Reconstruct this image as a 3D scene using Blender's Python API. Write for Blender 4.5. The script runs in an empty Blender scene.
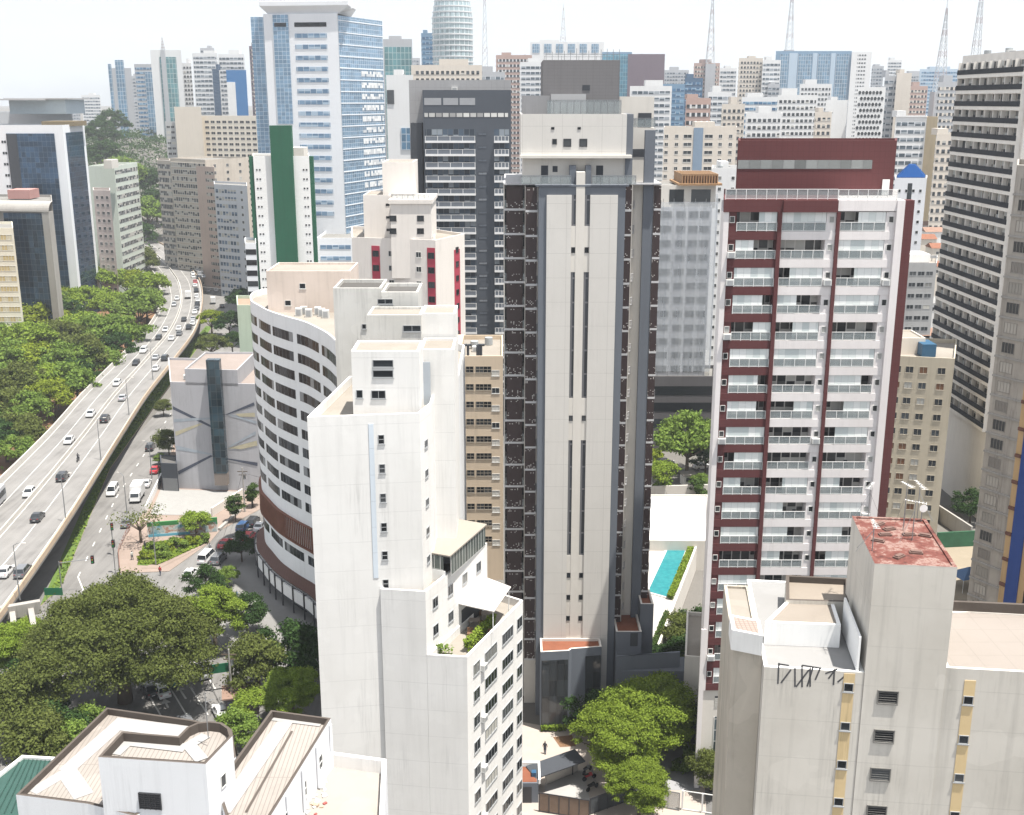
import bpy, math, random
import numpy as np
from mathutils import Matrix, Vector
R = math.radians
# ---------------------------------------------------------------- camera, sky, sun, exposure
H, PITCH, F = 81.0, 15.2, 1130.0
SUN_EL, SUN_AZ = 75.0, -32.0          # azimuth measured from +X towards +Y (negative: towards the camera)
HAZE = .00018
sc = bpy.context.scene
COL = sc.collection
cam_d = bpy.data.cameras.new('camera'); cam = bpy.data.objects.new('camera', cam_d); COL.objects.link(cam)
cam.location = (0, 0, H); cam.rotation_euler = (R(90 - PITCH), 0, 0)
cam_d.sensor_width = 36; cam_d.lens = 36 * F / 1024; cam_d.clip_end = 20000; cam_d.clip_start = .5
sc.camera = cam
w = bpy.data.worlds.new('World'); sc.world = w; w.use_nodes = True
nt = w.node_tree; nt.nodes.clear()
sky = nt.nodes.new('ShaderNodeTexSky'); sky.sky_type = 'NISHITA'; sky.sun_disc = False
sky.sun_elevation = R(SUN_EL); sky.sun_rotation = R(90 - SUN_AZ)
sky.air_density = 1.0; sky.dust_density = 3.0; sky.ozone_density = 1.0; sky.altitude = 700
bg = nt.nodes.new('ShaderNodeBackground'); bg.inputs['Strength'].default_value = .115
wo = nt.nodes.new('ShaderNodeOutputWorld')
# thin high cloud veil in the sky itself
tc = nt.nodes.new('ShaderNodeTexCoord'); mp = nt.nodes.new('ShaderNodeMapping'); mp.inputs['Scale'].default_value = (1, 1, 4)
nz = nt.nodes.new('ShaderNodeTexNoise'); nz.inputs['Scale'].default_value = 5.0; nz.inputs['Detail'].default_value = 8; nz.inputs['Roughness'].default_value = .6
rp = nt.nodes.new('ShaderNodeValToRGB'); rp.color_ramp.elements[0].position = .38; rp.color_ramp.elements[1].position = .68
rp.color_ramp.elements[0].color = (.7, .7, .7, 1); rp.color_ramp.elements[1].color = (1, 1, 1, 1)
mx = nt.nodes.new('ShaderNodeMix'); mx.data_type = 'RGBA'; mx.inputs['B'].default_value = (4.0, 4.15, 4.3, 1)
L = nt.links.new
L(tc.outputs['Generated'], mp.inputs['Vector']); L(mp.outputs[0], nz.inputs['Vector']); L(nz.outputs['Fac'], rp.inputs[0])
L(rp.outputs['Color'], mx.inputs['Factor']); L(sky.outputs[0], mx.inputs['A']); L(mx.outputs['Result'], bg.inputs['Color']); L(bg.outputs[0], wo.inputs['Surface'])
sd = bpy.data.lights.new('sun', 'SUN'); sd.energy = 4.7; sd.angle = R(.5); sd.color = (1, .955, .88)
sun = bpy.data.objects.new('sun', sd); COL.objects.link(sun)
sdir = Vector((math.cos(R(SUN_EL)) * math.cos(R(SUN_AZ)), math.cos(R(SUN_EL)) * math.sin(R(SUN_AZ)), math.sin(R(SUN_EL))))
sun.rotation_euler = sdir.to_track_quat('Z', 'Y').to_euler(); sun.location = (0, 0, 300)
vs = sc.view_settings; vs.view_transform = 'Standard'; vs.look = 'None'; vs.gamma = 1; vs.exposure = 1.13; vs.use_curve_mapping = False
sc.cycles.max_bounces = 6; sc.cycles.diffuse_bounces = 3; sc.cycles.glossy_bounces = 2; sc.cycles.transmission_bounces = 2
sc.cycles.volume_bounces = 0; sc.cycles.transparent_max_bounces = 6; sc.cycles.caustics_reflective = False; sc.cycles.caustics_refractive = False
sc.cycles.use_denoising = True

# ---------------------------------------------------------------- where a point of the photograph lies in the place
CS, SN = math.cos(R(PITCH)), math.sin(R(PITCH))
def ray(px, py):
    a, b = (px - 512) / F, (407.5 - py) / F
    return Vector((a, CS + b * SN, -SN + b * CS))
def g(px, py, z=0.0):
    d = ray(px, py); t = (z - H) / d.z
    return (d.x * t, d.y * t)
def zat(py, Y):
    d = ray(512, py); return H + d.z * Y / d.y
def xat(px, Y, z):
    return (px - 512) / F * (Y * CS + (H - z) * SN)
def xy(px, py, Y):
    return (xat(px, Y, zat(py, Y)), Y)

# ---------------------------------------------------------------- mesh building
class MB:
    def __init__(s): s.v = []; s.f = []; s.m = []
    def quad(s, a, b, c, d, m=0):
        n = len(s.v); s.v += [tuple(a), tuple(b), tuple(c), tuple(d)]; s.f.append((n, n+1, n+2, n+3)); s.m.append(m)
    def poly(s, pts, m=0):
        n = len(s.v); s.v += [tuple(p) for p in pts]; s.f.append(tuple(range(n, n+len(pts)))); s.m.append(m)
    def hexa(s, p, m=0):
        n = len(s.v); s.v += [tuple(q) for q in p]
        for q in ((0,3,2,1),(4,5,6,7),(0,1,5,4),(1,2,6,5),(2,3,7,6),(3,0,4,7)):
            s.f.append(tuple(n+i for i in q)); s.m.append(m)
    def box(s, x0, x1, y0, y1, z0, z1, m=0):
        s.hexa([(x0,y0,z0),(x1,y0,z0),(x1,y1,z0),(x0,y1,z0),(x0,y0,z1),(x1,y0,z1),(x1,y1,z1),(x0,y1,z1)], m)
    def prism(s, P, z0, z1, m=0, top=True, bot=False, mt=None):
        n = len(P)
        for i in range(n):
            a, b = P[i], P[(i+1) % n]
            s.quad((a[0],a[1],z0),(b[0],b[1],z0),(b[0],b[1],z1),(a[0],a[1],z1), m)
        if top: s.poly([(p[0],p[1],z1) for p in P], m if mt is None else mt)
        if bot: s.poly([(p[0],p[1],z0) for p in reversed(P)], m)
    def bar(s, a, b, r, m=0, n=6, r2=None):
        a, b = Vector(a), Vector(b); d = b - a
        if d.length < 1e-6: return
        q = d.to_track_quat('Z', 'Y'); r2 = r if r2 is None else r2; k = len(s.v)
        for i in range(n):
            c = Vector((math.cos(2*math.pi*i/n), math.sin(2*math.pi*i/n), 0))
            s.v.append(tuple(a + q @ (c*r))); s.v.append(tuple(b + q @ (c*r2)))
        for i in range(n):
            j = (i+1) % n; s.f.append((k+2*i, k+2*j, k+2*j+1, k+2*i+1)); s.m.append(m)
        s.f.append(tuple(k+2*i+1 for i in range(n))); s.m.append(m)
        s.f.append(tuple(k+2*i for i in reversed(range(n)))); s.m.append(m)
    def loft(s, rings, m=0, cap=True):
        k = len(s.v); n = len(rings[0])
        for r in rings: s.v += [tuple(p) for p in r]
        for i in range(len(rings)-1):
            for j in range(n):
                a = k+i*n+j; b = k+i*n+(j+1) % n; s.f.append((a, b, b+n, a+n)); s.m.append(m)
        if cap:
            s.f.append(tuple(k+j for j in reversed(range(n)))); s.m.append(m)
            s.f.append(tuple(k+(len(rings)-1)*n+j for j in range(n))); s.m.append(m)
    def add(s, o, mat=None):
        k = len(s.v)
        s.v += [tuple(mat @ Vector(p)) for p in o.v] if mat is not None else list(o.v)
        s.f += [tuple(k+i for i in q) for q in o.f]; s.m += list(o.m)
    def mesh(s, name, mats, smooth=False):
        me = bpy.data.meshes.new(name); me.from_pydata(s.v, [], s.f)
        for m in mats: me.materials.append(m)
        me.polygons.foreach_set('material_index', s.m)
        if smooth: me.polygons.foreach_set('use_smooth', [True]*len(s.f))
        me.update()
        nl = len(me.loops); uv = me.uv_layers.new(name='UVMap')
        co = np.array(s.v, dtype=np.float64).reshape(-1, 3)
        vi = np.empty(nl, dtype=np.int32); me.loops.foreach_get('vertex_index', vi)
        nf = len(me.polygons); nm = np.empty(nf*3); me.polygons.foreach_get('normal', nm); nm = nm.reshape(-1, 3)
        lt = np.empty(nf, dtype=np.int32); me.polygons.foreach_get('loop_total', lt)
        N = np.repeat(nm, lt, axis=0); P = co[vi]
        hz = np.hypot(N[:,0], N[:,1]); flat = np.abs(N[:,2]) > .75
        hz[hz < 1e-9] = 1
        U = np.where(flat, P[:,0], (-N[:,1]*P[:,0] + N[:,0]*P[:,1]) / hz); V = np.where(flat, P[:,1], P[:,2])
        uv.data.foreach_set('uv', np.stack([U, V], 1).astype(np.float32).ravel())
        return me
    def build(s, name, mats, parent=None, loc=(0,0,0), smooth=False):
        o = bpy.data.objects.new(name, s.mesh(name, mats if isinstance(mats, (list, tuple)) else [mats], smooth))
        COL.objects.link(o); o.location = loc
        if parent is not None: o.parent = parent
        return o

def tag(o, label=None, cat=None, group=None, kind=None):
    if label: o['label'] = label
    if cat: o['category'] = cat
    if group: o['group'] = group
    if kind: o['kind'] = kind
    return o
def empty(name, loc, label, cat, group=None, rz=0):
    o = bpy.data.objects.new(name, None); COL.objects.link(o); o.location = loc; o.rotation_euler = (0, 0, rz); o.empty_display_size = 1
    return tag(o, label, cat, group)
def link_copy(src, parent=None, loc=None, rz=None):
    c = src.copy(); COL.objects.link(c)
    if parent is not None: c.parent = parent
    if loc is not None: c.location = loc
    if rz is not None: c.rotation_euler = (0, 0, rz)
    return c
def copy_tree(src, parent=None):
    c = link_copy(src, parent)
    for ch in KIDS.get(src.name, []): copy_tree(ch, c)
    return c
KIDS = {}

# ---------------------------------------------------------------- materials
MATS = {}
class NT:
    def __init__(s, name):
        s.m = bpy.data.materials.new(name); s.m.use_nodes = True; s.t = s.m.node_tree; s.t.nodes.clear()
        s.out = s.n('OutputMaterial'); s.p = s.n('BsdfPrincipled'); s.t.links.new(s.p.outputs[0], s.out.inputs['Surface'])
    def n(s, k, **kw):
        o = s.t.nodes.new('ShaderNode' + k)
        for a, b in kw.items(): setattr(o, a, b)
        return o
    def put(s, sock, v):
        if isinstance(v, bpy.types.NodeSocket): s.t.links.new(v, sock)
        elif v is not None:
            sock.default_value = v
    def math(s, op, a, b=None, c=None, clamp=False):
        o = s.n('Math', operation=op); o.use_clamp = clamp
        for i, v in enumerate((a, b, c)):
            if v is not None: s.put(o.inputs[i], v)
        return o.outputs[0]
    def mix(s, f, a, b):
        o = s.n('Mix', data_type='RGBA'); s.put(o.inputs['Factor'], f); s.put(o.inputs['A'], c4(a)); s.put(o.inputs['B'], c4(b)); return o.outputs['Result']
    def ramp(s, f, stops, const=False):
        o = s.n('ValToRGB'); e = o.color_ramp.elements
        if const: o.color_ramp.interpolation = 'CONSTANT'
        while len(e) < len(stops): e.new(.5)
        for q, (p, c) in zip(e, stops): q.position = p; q.color = c4(c)
        s.put(o.inputs[0], f); return o.outputs['Color']
    def noise(s, vec, scale, detail=4, rough=.55):
        o = s.n('TexNoise'); o.inputs['Scale'].default_value = scale; o.inputs['Detail'].default_value = detail; o.inputs['Roughness'].default_value = rough
        s.put(o.inputs['Vector'], vec); return o.outputs['Fac']
    def mapping(s, vec, scale):
        o = s.n('Mapping'); o.inputs['Scale'].default_value = scale; s.put(o.inputs['Vector'], vec); return o.outputs[0]
    def uv(s):
        o = s.n('UVMap'); o.uv_map = 'UVMap'; x = s.n('SeparateXYZ'); s.put(x.inputs[0], o.outputs[0]); return x.outputs[0], x.outputs[1]
    def pos(s): return s.n('NewGeometry').outputs['Position']
    def rnd(s): return s.n('ObjectInfo').outputs['Random']
    def bump(s, h, st=.3, dist=.1):
        o = s.n('Bump'); o.inputs['Strength'].default_value = st; o.inputs['Distance'].default_value = dist; s.put(o.inputs['Height'], h); s.put(s.p.inputs['Normal'], o.outputs[0])
    def set(s, col=None, rough=None, spec=None, metal=None):
        if col is not None: s.put(s.p.inputs['Base Color'], c4(col))
        if rough is not None: s.put(s.p.inputs['Roughness'], rough)
        if spec is not None: s.put(s.p.inputs['Specular IOR Level'], spec)
        if metal is not None: s.put(s.p.inputs['Metallic'], metal)
        return s.m
def c4(c):
    if isinstance(c, (tuple, list)) and len(c) == 3: return (*c, 1)
    return c
def mul(c, k): return tuple(min(1, x*k) for x in c[:3])

def wall(name, col, stain=.22, streak=.25, rough=.85, tile=None, joints=None):
    """painted render or concrete: uneven tone, run marks down the face, a little grime"""
    if name in MATS: return MATS[name]
    t = NT(name); p = t.pos()
    a = t.noise(p, .09, 5, .6); b = t.noise(t.mapping(p, (1.3, 1.3, .06)), 1.0, 4, .65); c = t.noise(p, 1.1, 4, .6)
    f = t.math('MULTIPLY', t.math('SUBTRACT', a, .42, clamp=True), stain*3.0, clamp=True)
    k = t.math('MULTIPLY', t.math('SUBTRACT', b, .5, clamp=True), streak*3.2, clamp=True)
    q = t.math('MULTIPLY', t.math('SUBTRACT', c, .55, clamp=True), stain*1.2, clamp=True)
    dk = (col[0]*.62, col[1]*.60, col[2]*.56)
    gate = t.noise(t.mapping(p, (.35, .35, .12)), 1.0, 3, .5); run = t.noise(t.mapping(p, (5.5, 5.5, .22)), 1.0, 5, .7); pt = t.noise(p, .28, 2, .4)
    k2 = t.math('MULTIPLY', t.math('SUBTRACT', gate, .52, clamp=True), t.math('SUBTRACT', run, .46, clamp=True)); k2 = t.math('MULTIPLY', k2, streak*34, clamp=True)
    lite = t.math('MULTIPLY', t.math('GREATER_THAN', pt, .6), stain*.6, clamp=True)
    base = t.mix(f, col, dk); base = t.mix(lite, base, mul(col, 1.13)); base = t.mix(k2, base, mul(col, .42)); base = t.mix(k, base, mul(col, .55)); base = t.mix(q, base, mul(col, .5))
    if tile:
        u, v = t.uv()
        e = t.math('MAXIMUM', t.math('LESS_THAN', t.math('FRACT', t.math('DIVIDE', u, tile[0])), .04/tile[0]*tile[2]), t.math('LESS_THAN', t.math('FRACT', t.math('DIVIDE', v, tile[1])), .04/tile[1]*tile[2]))
        base = t.mix(t.math('MULTIPLY', e, .55), base, mul(col, .45))
    if joints:   # faint day joints of the render coat, one a storey, broken by wear
        sx = t.n('SeparateXYZ'); t.put(sx.inputs[0], p); ln = t.math('LESS_THAN', t.math('FRACT', t.math('DIVIDE', sx.outputs[2], 3.0)), .022)
        base = t.mix(t.math('MULTIPLY', ln, t.math('MULTIPLY', gate, .45)), base, mul(col, .5))
    t.bump(c, .12, .05)
    MATS[name] = t.set(base, rough, .25); return MATS[name]
def flat(name, col, rough=.6, var=.12, metal=0, spec=.4, scale=.8):
    if name in MATS: return MATS[name]
    t = NT(name); p = t.pos(); a = t.noise(p, scale, 5, .6)
    MATS[name] = t.set(t.mix(t.math('MULTIPLY', a, 1.0), mul(col, 1-var*1.6), mul(col, 1+var)), rough, spec, metal); return MATS[name]
def panes(name, pw, ph, dark=(.02,.025,.03), mid=(.07,.08,.09), light=(.42,.41,.38), mcol=(.5,.5,.5), mw=.08, mh=None, plight=.25, pmid=.35, rough=.14, off=0.0, spec=.25, blind=True):
    """glass in a grid of frames: every pane its own tone (dark room, half drawn blind, pale curtain)"""
    if name in MATS: return MATS[name]
    t = NT(name); u, v = t.uv(); mh = mw if mh is None else mh
    uu = t.math('ADD', t.math('DIVIDE', u, pw), .5+off); vv = t.math('DIVIDE', v, ph)
    fu, fv = t.math('FRACT', uu), t.math('FRACT', vv)
    cell = t.math('ADD', t.math('MULTIPLY', t.math('FLOOR', uu), 7.131), t.math('MULTIPLY', t.math('FLOOR', vv), 23.717))
    cell = t.math('ADD', cell, t.math('MULTIPLY', t.rnd(), 391.7))
    wn = t.n('TexWhiteNoise', noise_dimensions='1D'); t.put(wn.inputs['W'], cell); r = wn.outputs['Value']
    wn2 = t.n('TexWhiteNoise', noise_dimensions='1D'); t.put(wn2.inputs['W'], t.math('ADD', cell, 51.3))
    base = t.ramp(r, [(0, dark), (1-plight-pmid, mid), (1-plight, light)], True)
    if blind:   # a blind pulled part of the way down
        bl = t.math('GREATER_THAN', fv, t.math('ADD', .35, t.math('MULTIPLY', wn2.outputs['Value'], .9)))
        base = t.mix(t.math('MULTIPLY', bl, .8), base, mul(light, .9))
    fr = t.math('MAXIMUM', t.math('LESS_THAN', fu, mw), t.math('LESS_THAN', fv, mh)) if mh > 0 else t.math('LESS_THAN', fu, mw)
    base = t.mix(fr, base, mcol)
    ro = t.math('ADD', t.math('MULTIPLY', fr, .5), rough)
    MATS[name] = t.set(base, ro, spec); return MATS[name]
def glassfac(name, pw, ph, col, mcol, mw=.05, var=.5, rough=.06, metal=.35, band=0.0, bandcol=None):
    """curtain wall: tinted reflective panes in a mullion grid, each pane slightly out of true"""
    if name in MATS: return MATS[name]
    t = NT(name); u, v = t.uv()
    uu, vv = t.math('DIVIDE', u, pw), t.math('DIVIDE', v, ph); fu, fv = t.math('FRACT', uu), t.math('FRACT', vv)
    cell = t.math('ADD', t.math('MULTIPLY', t.math('FLOOR', uu), 7.131), t.math('MULTIPLY', t.math('FLOOR', vv), 23.717))
    wn = t.n('TexWhiteNoise', noise_dimensions='1D'); t.put(wn.inputs['W'], cell)
    base = t.mix(wn.outputs['Value'], mul(col, 1-var), mul(col, 1+var*.6))
    if band: base = t.mix(t.math('LESS_THAN', fv, band), base, bandcol)
    fr = t.math('MAXIMUM', t.math('LESS_THAN', fu, mw/pw), t.math('LESS_THAN', fv, mw/ph))
    base = t.mix(fr, base, mcol)
    nm = t.n('Bump'); nm.inputs['Strength'].default_value = .25; nm.inputs['Distance'].default_value = .03
    t.put(nm.inputs['Height'], t.noise(t.pos(), .35, 2)); t.put(t.p.inputs['Normal'], nm.outputs[0])
    MATS[name] = t.set(base, t.math('ADD', t.math('MULTIPLY', fr, .4), rough), .6, t.math('MULTIPLY', t.math('SUBTRACT', 1.0, fr), metal)); return MATS[name]
def winglass(name, stops, rough=.14, spec=.22):
    if name in MATS: return MATS[name]
    t = NT(name); isl = t.n('NewGeometry').outputs['Random Per Island']; MATS[name] = t.set(t.ramp(t.math('FRACT', t.math('ADD', t.rnd(), isl)), stops, True), rough, spec); return MATS[name]

WIN = winglass('window_glass', [(0, (.012,.015,.018)), (.35, (.03,.035,.04)), (.6, (.07,.075,.08)), (.8, (.2,.2,.19)), (.92, (.45,.44,.4))])
DARKG = winglass('dark_glass', [(0, (.01,.012,.015)), (.5, (.025,.03,.035)), (.85, (.06,.065,.07))])
FRW = flat('white_frame', (.62,.62,.6), .5); FRD = flat('dark_frame', (.035,.035,.04), .5); FRG = flat('aluminium_frame', (.33,.34,.35), .4)
ROOFC = wall('roof_screed', (.27,.245,.215), .5, .1); ROOFG = wall('roof_grey', (.20,.195,.185), .6, .1); ROOFD = wall('roof_dark', (.09,.086,.082), .5, .1)

# ---------------------------------------------------------------- buildings
def inset(P, d):
    n = len(P); out = []
    for i in range(n):
        a, b, c = Vector(P[i-1]), Vector(P[i]), Vector(P[(i+1) % n])
        d1, d2 = (b-a).normalized(), (c-b).normalized()
        n1, n2 = Vector((-d1.y, d1.x)), Vector((-d2.y, d2.x)); k = n1.dot(n2)
        q = b + (n1+n2) * (d / max(.3, 1+k)); out.append((q.x, q.y))
    return out
def rect(x0, x1, y0, y1): return [(x0,y0),(x1,y0),(x1,y1),(x0,y1)]
class Face:
    def __init__(s, p0, p1):
        s.p0, s.p1 = Vector(p0), Vector(p1); s.d = (s.p1-s.p0); s.len = s.d.length; s.d.normalize(); s.n = Vector((s.d.y, -s.d.x)); s.rz = math.atan2(s.d.y, s.d.x)
    def at(s, u, out=0): q = s.p0 + s.d*u + s.n*out; return (q.x, q.y)
MESHES = {}
class Bld:
    def __init__(s, name, label, P, z0, z1, wm, rm=ROOFG, par=.9, cat='building', group=None, body=True, capm=None):
        s.P, s.z0, s.z1 = P, z0, z1; cx = sum(p[0] for p in P)/len(P); cy = sum(p[1] for p in P)/len(P)
        s.o = Vector((cx, cy, z0)); s.root = empty(name, s.o, label, cat, group); s.cnt = {}; s.over = {}; s.wm = wm
        if body: s.block(P, z0, z1, wm, rm, par, capm=capm)
    def block(s, P, z0, z1, wm=None, rm=ROOFG, par=.9, name='wall', rname='roof', th=.25, capm=None):
        wm = wm or s.wm; m = MB(); L = [(p[0]-s.o.x, p[1]-s.o.y) for p in P]; a, b = z0-s.o.z, z1-s.o.z; I = inset(L, th); n = len(L)
        mats = [wm, capm or wm]
        m.prism(L, a, b, 0, top=par <= 0)
        if par > 0:
            for i in range(n):
                j = (i+1) % n
                m.quad((*L[i], b), (*L[j], b), (*I[j], b), (*I[i], b), 1); m.quad((*I[j], b), (*I[j], b-par), (*I[i], b-par), (*I[i], b), 1)
        m.build(name, mats, s.root)
        if rm is not None and par > 0:
            r = MB(); r.poly([(*p, b-par) for p in I]); r.build(rname, rm, s.root)
    def f(s, i, P=None):
        P = P or s.P; return Face(P[i], P[(i+1) % len(P)])
    def part(s, name, mb, mats, parent=None, smooth=False):   # mesh given in world coordinates
        k = MB(); k.v = [(p[0]-s.o.x, p[1]-s.o.y, p[2]-s.o.z) for p in mb.v]; k.f, k.m = mb.f, mb.m
        return k.build(name, mats, parent or s.root, smooth=smooth)
    def box(s, name, mats, x0, x1, y0, y1, z0, z1, parent=None):
        m = MB(); m.box(x0, x1, y0, y1, z0, z1); return s.part(name, m, mats, parent)
    def inst(s, name, key, fn, F, u, z, out=0.0, subs=(), label=None):
        """one repeat on a facade: shared mesh, its own object; past 100 of a part the rest go into one"""
        if key not in MESHES:
            mb, mats = fn(); MESHES[key] = (mb, mats, mb.mesh(name, mats))
        mb, mats, me = MESHES[key]; x, y = F.at(u, out); loc = Vector((x-s.o.x, y-s.o.y, z-s.o.z))
        c = s.cnt[name] = s.cnt.get(name, 0) + 1
        if c > 99:
            b, ml = s.over.setdefault(name, (MB(), []))
            M = Matrix.Translation(loc) @ Matrix.Rotation(F.rz, 4, 'Z'); k = MB(); k.add(mb, M); rm = []
            for q in mats:
                if q not in ml: ml.append(q)
                rm.append(ml.index(q))
            k.m = [rm[i] for i in k.m]; b.add(k)
            for (sn, sk, sfn) in subs:
                mb2, mats2 = sfn(); k = MB(); k.add(mb2, M); rm = []
                for q in mats2:
                    if q not in ml: ml.append(q)
                    rm.append(ml.index(q))
                k.m = [rm[i] for i in k.m]; b.add(k)
            return None
        o = bpy.data.objects.new(name, me); COL.objects.link(o); o.parent = s.root; o.location = loc; o.rotation_euler = (0, 0, F.rz)
        if label: o['label'] = label
        for (sn, sk, sfn) in subs:
            if sk not in MESHES:
                mb2, mats2 = sfn(); MESHES[sk] = (mb2, mats2, mb2.mesh(sn, mats2))
            q = bpy.data.objects.new(sn, MESHES[sk][2]); COL.objects.link(q); q.parent = o
        return o
    def done(s):
        for nm, (b, ml) in s.over.items():
            o = b.build(nm, ml, s.root); o['kind'] = 'stuff'
        s.over = {}
    # --- facade elements
    def grid(s, F, us, zs, w, h, fr=FRW, gl=WIN, cols=2, rows=1, proud=.05, bar=.06, sill=False, name='window', sub=False, skip=None, ac=0):
        key = (name, round(w,2), round(h,2), fr.name, gl.name, cols, rows, proud, bar, sill)
        rng = random.Random(len(us)*31+len(zs)*7+int(F.p0.x*10))
        for iz, z in enumerate(zs):
            for iu, u in enumerate(us):
                if skip and skip(iu, iz): continue
                subs = [('pane', ('pane',)+key, lambda: pane_mb(w, h, gl, bar))] if sub else ()
                s.inst(name, key+(sub,), lambda: win_mb(w, h, fr, gl, cols, rows, proud, bar, sill, not sub), F, u, z, subs=subs)
                if ac and rng.random() < ac: s.inst('air_conditioner', ('ac',), ac_mb, F, u+rng.choice((-.3, .3)), z-h/2-.35)
    def bands(s, F, u0, u1, zs, h, mat, proud=.04, name='window_band', lip=None, th=.06):
        w = u1-u0
        for z in zs:
            s.inst(name, (name, round(w,2), round(h,2), mat.name, proud, lip.name if lip else 0), lambda: band_mb(w, h, mat, proud, lip), F, (u0+u1)/2, z)
    def panel(s, name, F, u0, u1, z0, z1, mat, out=.03, th=.05):
        m = MB(); w = u1-u0; m.box(0, w, -th, 0, 0, z1-z0)
        o = m.build(name, mat, s.root); x, y = F.at(u0, out-th if out > th else .0)
        o.location = (x-s.o.x, y-s.o.y, z0-s.o.z); o.rotation_euler = (0, 0, F.rz); return o
def win_mb(w, h, fr, gl, cols, rows, proud, bar, sill, withpane):
    m = MB(); a, b = w/2, h/2
    m.box(-a, a, -proud, .02, b-bar, b); m.box(-a, a, -proud, .02, -b, -b+bar); m.box(-a, -a+bar, -proud, .02, -b+bar, b-bar); m.box(a-bar, a, -proud, .02, -b+bar, b-bar)
    for i in range(1, cols): x = -a+w*i/cols; m.box(x-bar*.4, x+bar*.4, -proud*.8, .02, -b+bar, b-bar)
    for i in range(1, rows): z = -b+h*i/rows; m.box(-a+bar, a-bar, -proud*.8, .02, z-bar*.4, z+bar*.4)
    if sill: m.box(-a-.06, a+.06, -.085, .02, -b-.08, -b-.002)
    if withpane: m.quad((-a+bar*.5, -.012, -b+bar*.5), (a-bar*.5, -.012, -b+bar*.5), (a-bar*.5, -.012, b-bar*.5), (-a+bar*.5, -.012, b-bar*.5), 1)
    return m, [fr, gl]
def pane_mb(w, h, gl, bar):
    m = MB(); a, b = w/2-bar*.5, h/2-bar*.5; m.quad((-a, -.012, -b), (a, -.012, -b), (a, -.012, b), (-a, -.012, b)); return m, [gl]
def band_mb(w, h, mat, proud, lip):
    m = MB(); a, b = w/2, h/2; m.box(-a, a, -proud, .02, -b, b)
    if lip: m.box(-a-.05, a+.05, -proud-.22, .02, -b-.25, -b-.003, 1); m.box(-a-.05, a+.05, -proud-.22, .02, b+.003, b+.2, 1)
    return m, ([mat, lip] if lip else [mat])
def ac_mb():
    m = MB(); m.box(-.42, .42, -.42, -.02, -.3, .3); m.box(-.3, .3, -.44, -.42, -.22, .22, 1); m.box(-.45, .45, -.4, .02, -.36, -.3, 1); return m, [FRW, FRG]
def frange(a, b, n): return [a+(b-a)*(i+.5)/n for i in range(n)]
def zfloors(ztop, fh, n, off=0): return [ztop-fh*(i+.5)+off for i in range(n)]
# ================================================================ ground, roads, haze
def terr(Y, X=None):
    t = min(1, max(0, (Y-560)/520)); return 46*t*t*(3-2*t) + max(0, min(1, (Y-1080)/900))*16 + (0 if X is None else 22*math.exp(-((X+300)/95)**2-((Y-840)/150)**2))
def ground_mat(name, a, b, sc1=.05, sc2=1.2, rough=.9):
    t = NT(name); p = t.pos(); n1 = t.noise(p, sc1, 6, .6); n2 = t.noise(p, sc2, 5, .7)
    t.bump(n2, .3, .08)
    return t.set(t.mix(t.math('ADD', t.math('MULTIPLY', n1, .6), t.math('MULTIPLY', n2, .4)), a, b), rough, .2)
def asphalt_mat(name, base, streak=True):
    t = NT(name); p = t.pos(); n1 = t.noise(p, .12, 5, .6); n2 = t.noise(p, 6, 4, .7); n3 = t.noise(t.mapping(p, (1.1, .05, 1)), 1, 3)
    f = t.math('ADD', t.math('MULTIPLY', n1, .5), t.math('ADD', t.math('MULTIPLY', n2, .2), t.math('MULTIPLY', n3, .4)))
    return t.set(t.ramp(f, [(.36, mul(base, .62)), (.52, base), (.72, mul(base, 1.3))]), .88, .25)
ASPH = asphalt_mat('asphalt', (.155,.15,.145)); ASPHL = asphalt_mat('worn_concrete_deck', (.205,.2,.192)); ASPHS = asphalt_mat('street_asphalt', (.12,.118,.116))
CITY = ground_mat('city_ground', (.085,.085,.08), (.19,.175,.16)); SOIL = ground_mat('red_soil', (.14,.068,.034), (.22,.14,.085), .08, .6)
GRASS = ground_mat('lawn', (.05,.10,.02), (.12,.17,.04), .3, 2.5); PAVE = wall('pavement_stone', (.25,.195,.165), .4, 0); KERB = wall('kerb_stone', (.34,.29,.25), .3, 0)
WHITEP = flat('road_paint', (.55,.54,.52), .6, .1); CONC = wall('concrete', (.33,.315,.295), .35, .5); CONCL = wall('pale_concrete', (.44,.42,.39), .3, .4)
HILL = ground_mat('wooded_hill', (.035,.07,.025), (.08,.11,.05), .05, .5)

m = MB(); ys = [-200, 0, 200, 400, 560] + list(range(600, 1100, 40)) + [1200, 1400, 1700, 2000, 3000, 4200]
xs = [-3500, -900] + list(range(-600, 40, 40)) + [600, 3500]
for a, b in zip(ys, ys[1:]):
    for c, d in zip(xs, xs[1:]): m.quad((c,a,terr(a,c)), (d,a,terr(a,d)), (d,b,terr(b,d)), (c,b,terr(b,c)))
tag(m.build('ground', CITY), kind='structure')
def sheet(name, px, z, mat, kind='structure', kerb=None, world=False):
    P = px if world else [g(x, y, z) for x, y in px]
    A = sum(P[i-1][0]*P[i][1]-P[i][0]*P[i-1][1] for i in range(len(P)))
    if A < 0: P = P[::-1]
    m = MB()
    if kerb: m.prism(P, 0.0, z, 1, top=True, mt=0); o = m.build(name, [mat, kerb])
    else: m.poly([(*p, z) for p in P]); o = m.build(name, mat)
    return tag(o, kind=kind)
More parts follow.
